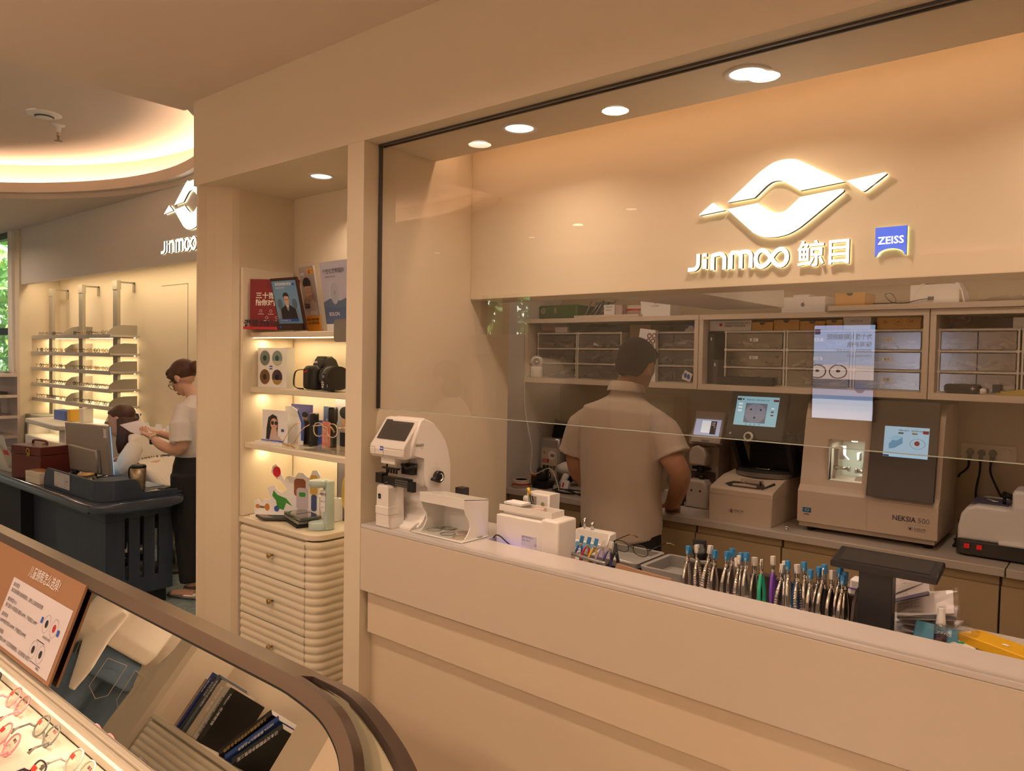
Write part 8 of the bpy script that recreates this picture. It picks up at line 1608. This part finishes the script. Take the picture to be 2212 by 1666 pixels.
for s in (1, -1): outline([P(-.145, s*.03, .93), P(-.125, s*.13, .92), P(-.13, s*.125, .80), P(-.155, s*.075, .77), P(-.158, s*.03, .80)])
b.tube([P(.05, .165, .96), P(-.02, .185, .86), P(-.01, .18, .6)], .0015, n=4).tube([P(.09, .13, .985), P(.06, .165, .93), P(.0, .182, .915)], .0016, n=4); b.obj('pocket_stitching', jn)
WT = mat('sheer_white_top', (.74, .68, .58), .8, bump=.5, bscale=16)
b = shift(MB(WT), t); b.loft([ring_(b, -.02, 1.39, .062, .055), ring_(b, -.02, 1.34, .13, .09), ring_(b, -.01, 1.28, .185, .12), ring_(b, 0, 1.14, .19, .14), ring_(b, 0, 1.02, .19, .145), ring_(b, .0, .96, .175, .13)], n=28)
for s in (-1, 1): b.tube(smooth_path([P(-.01, s*.14, 1.29), P(-.02, s*.20, 1.16), P(.0, s*.205, 1.02), P(.09, s*.175, .94)], 4), interp([.058, .066, .062, .055], 4, 4), n=16)
b.loft([(P(-.02, .17, 1.1), fd*.09, ld*.02), (P(-.05, .19, .98), fd*.08, ld*.022), (P(-.10, .19, .86), fd*.05, ld*.018), (P(-.12, .185, .76), fd*.02, ld*.008)], n=14)
remeshed(b, 'white_top', t, .0075, 2)
b = MB(HAIRB); b.T = Matrix.Translation(-Vector(t.location)) @ HC_; b.ball((0, -.022, .034), (.082, .10, .088), n=28, k=18).ball((0, -.03, -.06), (.07, .07, .09)); remeshed(b, 'hair', t, .007, 2)
for s in (-1, 1): shift(MB(WHITE), t).loft([(P(-.07, s*.085, .03), ld*.034, V3(0, 0, .03)), (P(.03, s*.085, .034), ld*.044, V3(0, 0, .032)), (P(.15, s*.085, .024), ld*.038, V3(0, 0, .024))]).obj('shoe', t)
# ================ BEHIND THE CAMERA (seen in mirror and glass)
def rear_cabinet():
    t = thing('drawer_cabinet', 'cream wavy drawer cabinet carrying the row of books, seen in the tilted mirror', 'cabinet', (-3.27, -.94, 0))
    x0, x1, y0, y1, H = -3.74, -2.78, -1.07, -.80, .80
    def band(b, pl, z0, z1, amp=.006, per=.0315):
        pr = wave(0, amp, z0, z1, per); V = []; n = len(pl)
        for off, z in pr:
            for i, (x, y) in enumerate(pl):
                d = (Vector(pl[min(i+1, n-1)])-Vector(pl[max(i-1, 0)])).normalized(); V.append((x-d.y*off, y+d.x*off, z))
        b.faces(V, [(i*n+j, i*n+j+1, (i+1)*n+j+1, (i+1)*n+j) for i in range(len(pr)-1) for j in range(n-1)], smooth=True)
    r = .055; cor = [(x1-.01-r+r*math.sin(R(a)), y1-.01-r+r*math.cos(R(a))) for a in range(0, 91, 15)]
    b = W(t, NW); band(b, [(x1-.14, y1-.01)]+cor+[(x1-.01, y0)], .06, H-.03); b.box(x0+.005, x1-.07, y0, y1-.02, 0, H-.025).obj('carcass', t)
    W(t, NW).prism([(x0, y0), (x0, y1)]+[(x1-.06+.06*math.sin(R(a)), y1-.06+.06*math.cos(R(a))) for a in range(0, 91, 15)]+[(x1, y0)], 'z', H-.026, H, bev=.004).obj('top_board', t)
    for a, c in ((.565, .765), (.365, .56), (.165, .36)):
        d = W(t, NW); band(d, [(x0+.01, y1-.01), (x1-.145, y1-.01)], a, c); d.box(x0+.01, x1-.145, y1-.02, y1-.0105, a, c); d = d.obj('drawer', t)
        W(t, MATS['brass']).lathe([(.004, 0), (.0045, .014), (.0105, .017), (.012, .026), (.009, .028), (0, .028)], (-3.17, y1-.008, (a+c)/2), axis='y', n=24).obj('knob', d)
rear_cabinet()
def book(x, th, h, dp, col, lean, label, title, tcol=None, name='book', lift=0):
    t = thing(name, label, 'book', (x, -.94, .8005), group='books on the rear cabinet')
    m = mat('book_%02x%02x%02x' % tuple(int(c*255) for c in col), col, .45); T0 = Matrix.Rotation(lean, 4, 'Y')
    b = MB(m); b.T = T0; b.box(0, th, -dp/2, dp/2, 0, h, bev=.0015); b.obj('cover', t)
    b = MB(PAPER); b.T = T0; b.box(.002, th-.002, -dp/2-.0008, dp/2-.004, .003, h+.0006); b.obj('pages', t)
    b = MB(tcol or PAPER); b.T = T0; b.text(title, (th*.5+min(th*.25, .006), dp/2+.0006, h*.90), min(th*.5, .016), u=(0, 0, -1), v=(1, 0, 0), al='l', bold=.01, wmax=h*.8, m=tcol or PAPER); b.obj('spine_title', t)
    if lean: t.location.z = .8005+(th*math.sin(lean) if lean > 0 else 0)
    return t
GOLD = mat('gold_ink', (.55, .38, .12), .4)
xs = -3.60
specs = [(.030, .245, .18, (.36, .25, .17), 'tan book standing at the left end of the mirrored row', '眼视光 基础', None), (.018, .285, .20, (.03, .05, .22), 'dark blue slim book beside the tan one in the mirror', '儿童近视防控', None), (.007, .20, .18, (.45, .02, .05), 'thin red booklet between the dark blue books', '', None), (.018, .275, .20, (.025, .03, .06), 'navy book with large white spine title in the mirror', '验光技术手册', None), (.022, .29, .20, (.10, .13, .15), 'blue-grey book with white spine title in the mirror', '眼镜定配工艺与操作', None),
         (.020, .28, .20, (.03, .035, .045), 'charcoal thin book beside the blue-grey one', '视觉光学', None), (.055, .275, .21, (.55, .47, .37), 'thick cream book with an orange label in the mirror', '眼镜学 第3版', None), (.040, .262, .21, (.52, .50, .44), 'silver-grey binder with BOLON spine lettering', '一 BOLON 镜片产品手册', INK), (.042, .265, .22, (.015, .015, .015), 'black folder with white camera-maker lettering, standing upright', 'Nikon  尼康眼镜', None)]
for th, h, dp, c, lb, ti, tc in specs:
    book(xs, th, h, dp, c, 0, lb, ti, tc); xs += th+.0045
for k, (x, th, h, c, ln, lb, ti, tc) in enumerate([(-3.175, .03, .30, (.018, .016, .015), 34, 'black book with gold title, first of the three leaning books', '工业显微镜光学百科全书 应用', GOLD), (-3.118, .026, .30, (.03, .09, .36), 36, 'blue leaning book with white lettering, between two black ones', 'HOYA 豪雅镜片产品指南', None), (-3.062, .030, .28, (.03, .038, .04), 38, 'dark grey leaning book at the right end of the row', '日本光学眼镜手册第三版', None)]):
    book(x, th, h, .21, c, R(ln), lb, ti, tc)
# lightbox advert on the south wall, mirrored in the glass pane
t = thing('lightbox_poster', 'tall backlit eyewear poster on the rear wall, mirrored in the glass pane', 'lightbox', (-2.21, -4.59, 1.1))
W(t, BLACK).box(-2.52, -1.91, -4.598, -4.53, 1.09, 2.05, bev=.004).obj('frame', t)
E_ = lambda n_, c, s: lamp_mat(n_, c, s)
def band_(b, z0, z1, m): b.fc([(-2.50, -4.527, z0), (-1.93, -4.527, z0), (-1.93, -4.527, z1), (-2.50, -4.527, z1)], [(3, 2, 1, 0)], m)
b = W(t, E_('lb_top', (.45, .60, .95), 8)); band_(b, 1.78, 2.035, E_('lb_top', (.42, .58, .95), 8)); band_(b, 1.64, 1.78, E_('lb_mid', (.45, .58, .85), 6)); band_(b, 1.50, 1.64, E_('lb_skin', (.60, .48, .45), 9)); band_(b, 1.40, 1.50, E_('lb_dark', (.16, .20, .32), 3)); band_(b, 1.30, 1.40, E_('lb_blue', (.40, .55, .90), 6)); band_(b, 1.105, 1.30, E_('lb_white', (.72, .82, 1.0), 9))
q = (-2.0, -4.5265, 1.95); un = (-1, 0, 0); dk = mat('lb_ink', (.02, .03, .08), .6)
# poster reads correctly for someone standing in the shop: u runs towards -x
b.text('为个性化眼镜验配', (-1.955, -4.526, 1.90), .042, dk, u=un, wmax=.42).text('保驾护航', (-1.955, -4.526, 1.825), .042, dk, u=un).text('蔡司智能数字化定位系统', (-1.955, -4.526, 1.775), .022, dk, u=un).text('ZEISS i.Terminal 2', (-1.955, -4.526, 1.725), .022, dk, u=un)
b.rect(.48, .535, 1.945, 2.0, (-1.96, -4.526, 0), u=un, m=E_('lb_badge', (.1, .1, .6), 1.2))
for cx in (.30, .50): b.fc([Vector((-1.96-cx-(r*math.cos(R(a*15))), -4.5255, 1.575+r*.8*math.sin(R(a*15)))) for r in (.075, .088) for a in range(24)], [(i, (i+1) % 24, (i+1) % 24+24, i+24) for i in range(24)], dk); b.poly(ell(0, 0, .02, .014), (-1.96-cx, -4.5258, 1.58), m=dk)
b.poly(ell(0, 0, .05, .05), (-2.05, -4.526, 1.42), m=E_('lb_dot', (.05, .25, .85), 1.6)); b.obj('poster', t)
# a rear display shelf with a few warm-lit products (mirrored low in the pane)
t = thing('rear_display_shelf', 'low warm-lit display shelf on the rear wall, seen mirrored in the glass pane', 'shelf', (-4.75, -4.4, 0))
W(t, NW).box(-5.6, -3.9, -4.59, -4.57, .3, 1.25).box(-5.6, -3.9, -4.57, -4.25, .78, .81).box(-5.6, -3.9, -4.57, -4.25, 1.22, 1.25).box(-5.6, -5.57, -4.57, -4.25, .3, 1.22).box(-3.93, -3.9, -4.57, -4.25, .3, 1.22).obj('boards', t)
area('shelf_strip', (-4.75, -4.4, 1.21), 1.5, 5, col=(1, .75, .45), shape='RECTANGLE', sy=.05)
for k, (x, w_, h, c) in enumerate([(-5.3, .22, .2, (.10, .14, .45)), (-4.95, .12, .3, (.6, .55, .45)), (-4.6, .25, .18, (.5, .22, .12)), (-4.2, .2, .24, (.12, .15, .4))]):
    o = MB(mat('rear_item_%d' % k, c, .5)).box(x-w_/2, x+w_/2, -4.5, -4.42, .8105, .81+h, bev=.004).obj('product_card'); tag(o, ('blue', 'tall cream', 'wide copper', 'navy')[k]+' product card on the rear display shelf', 'card')
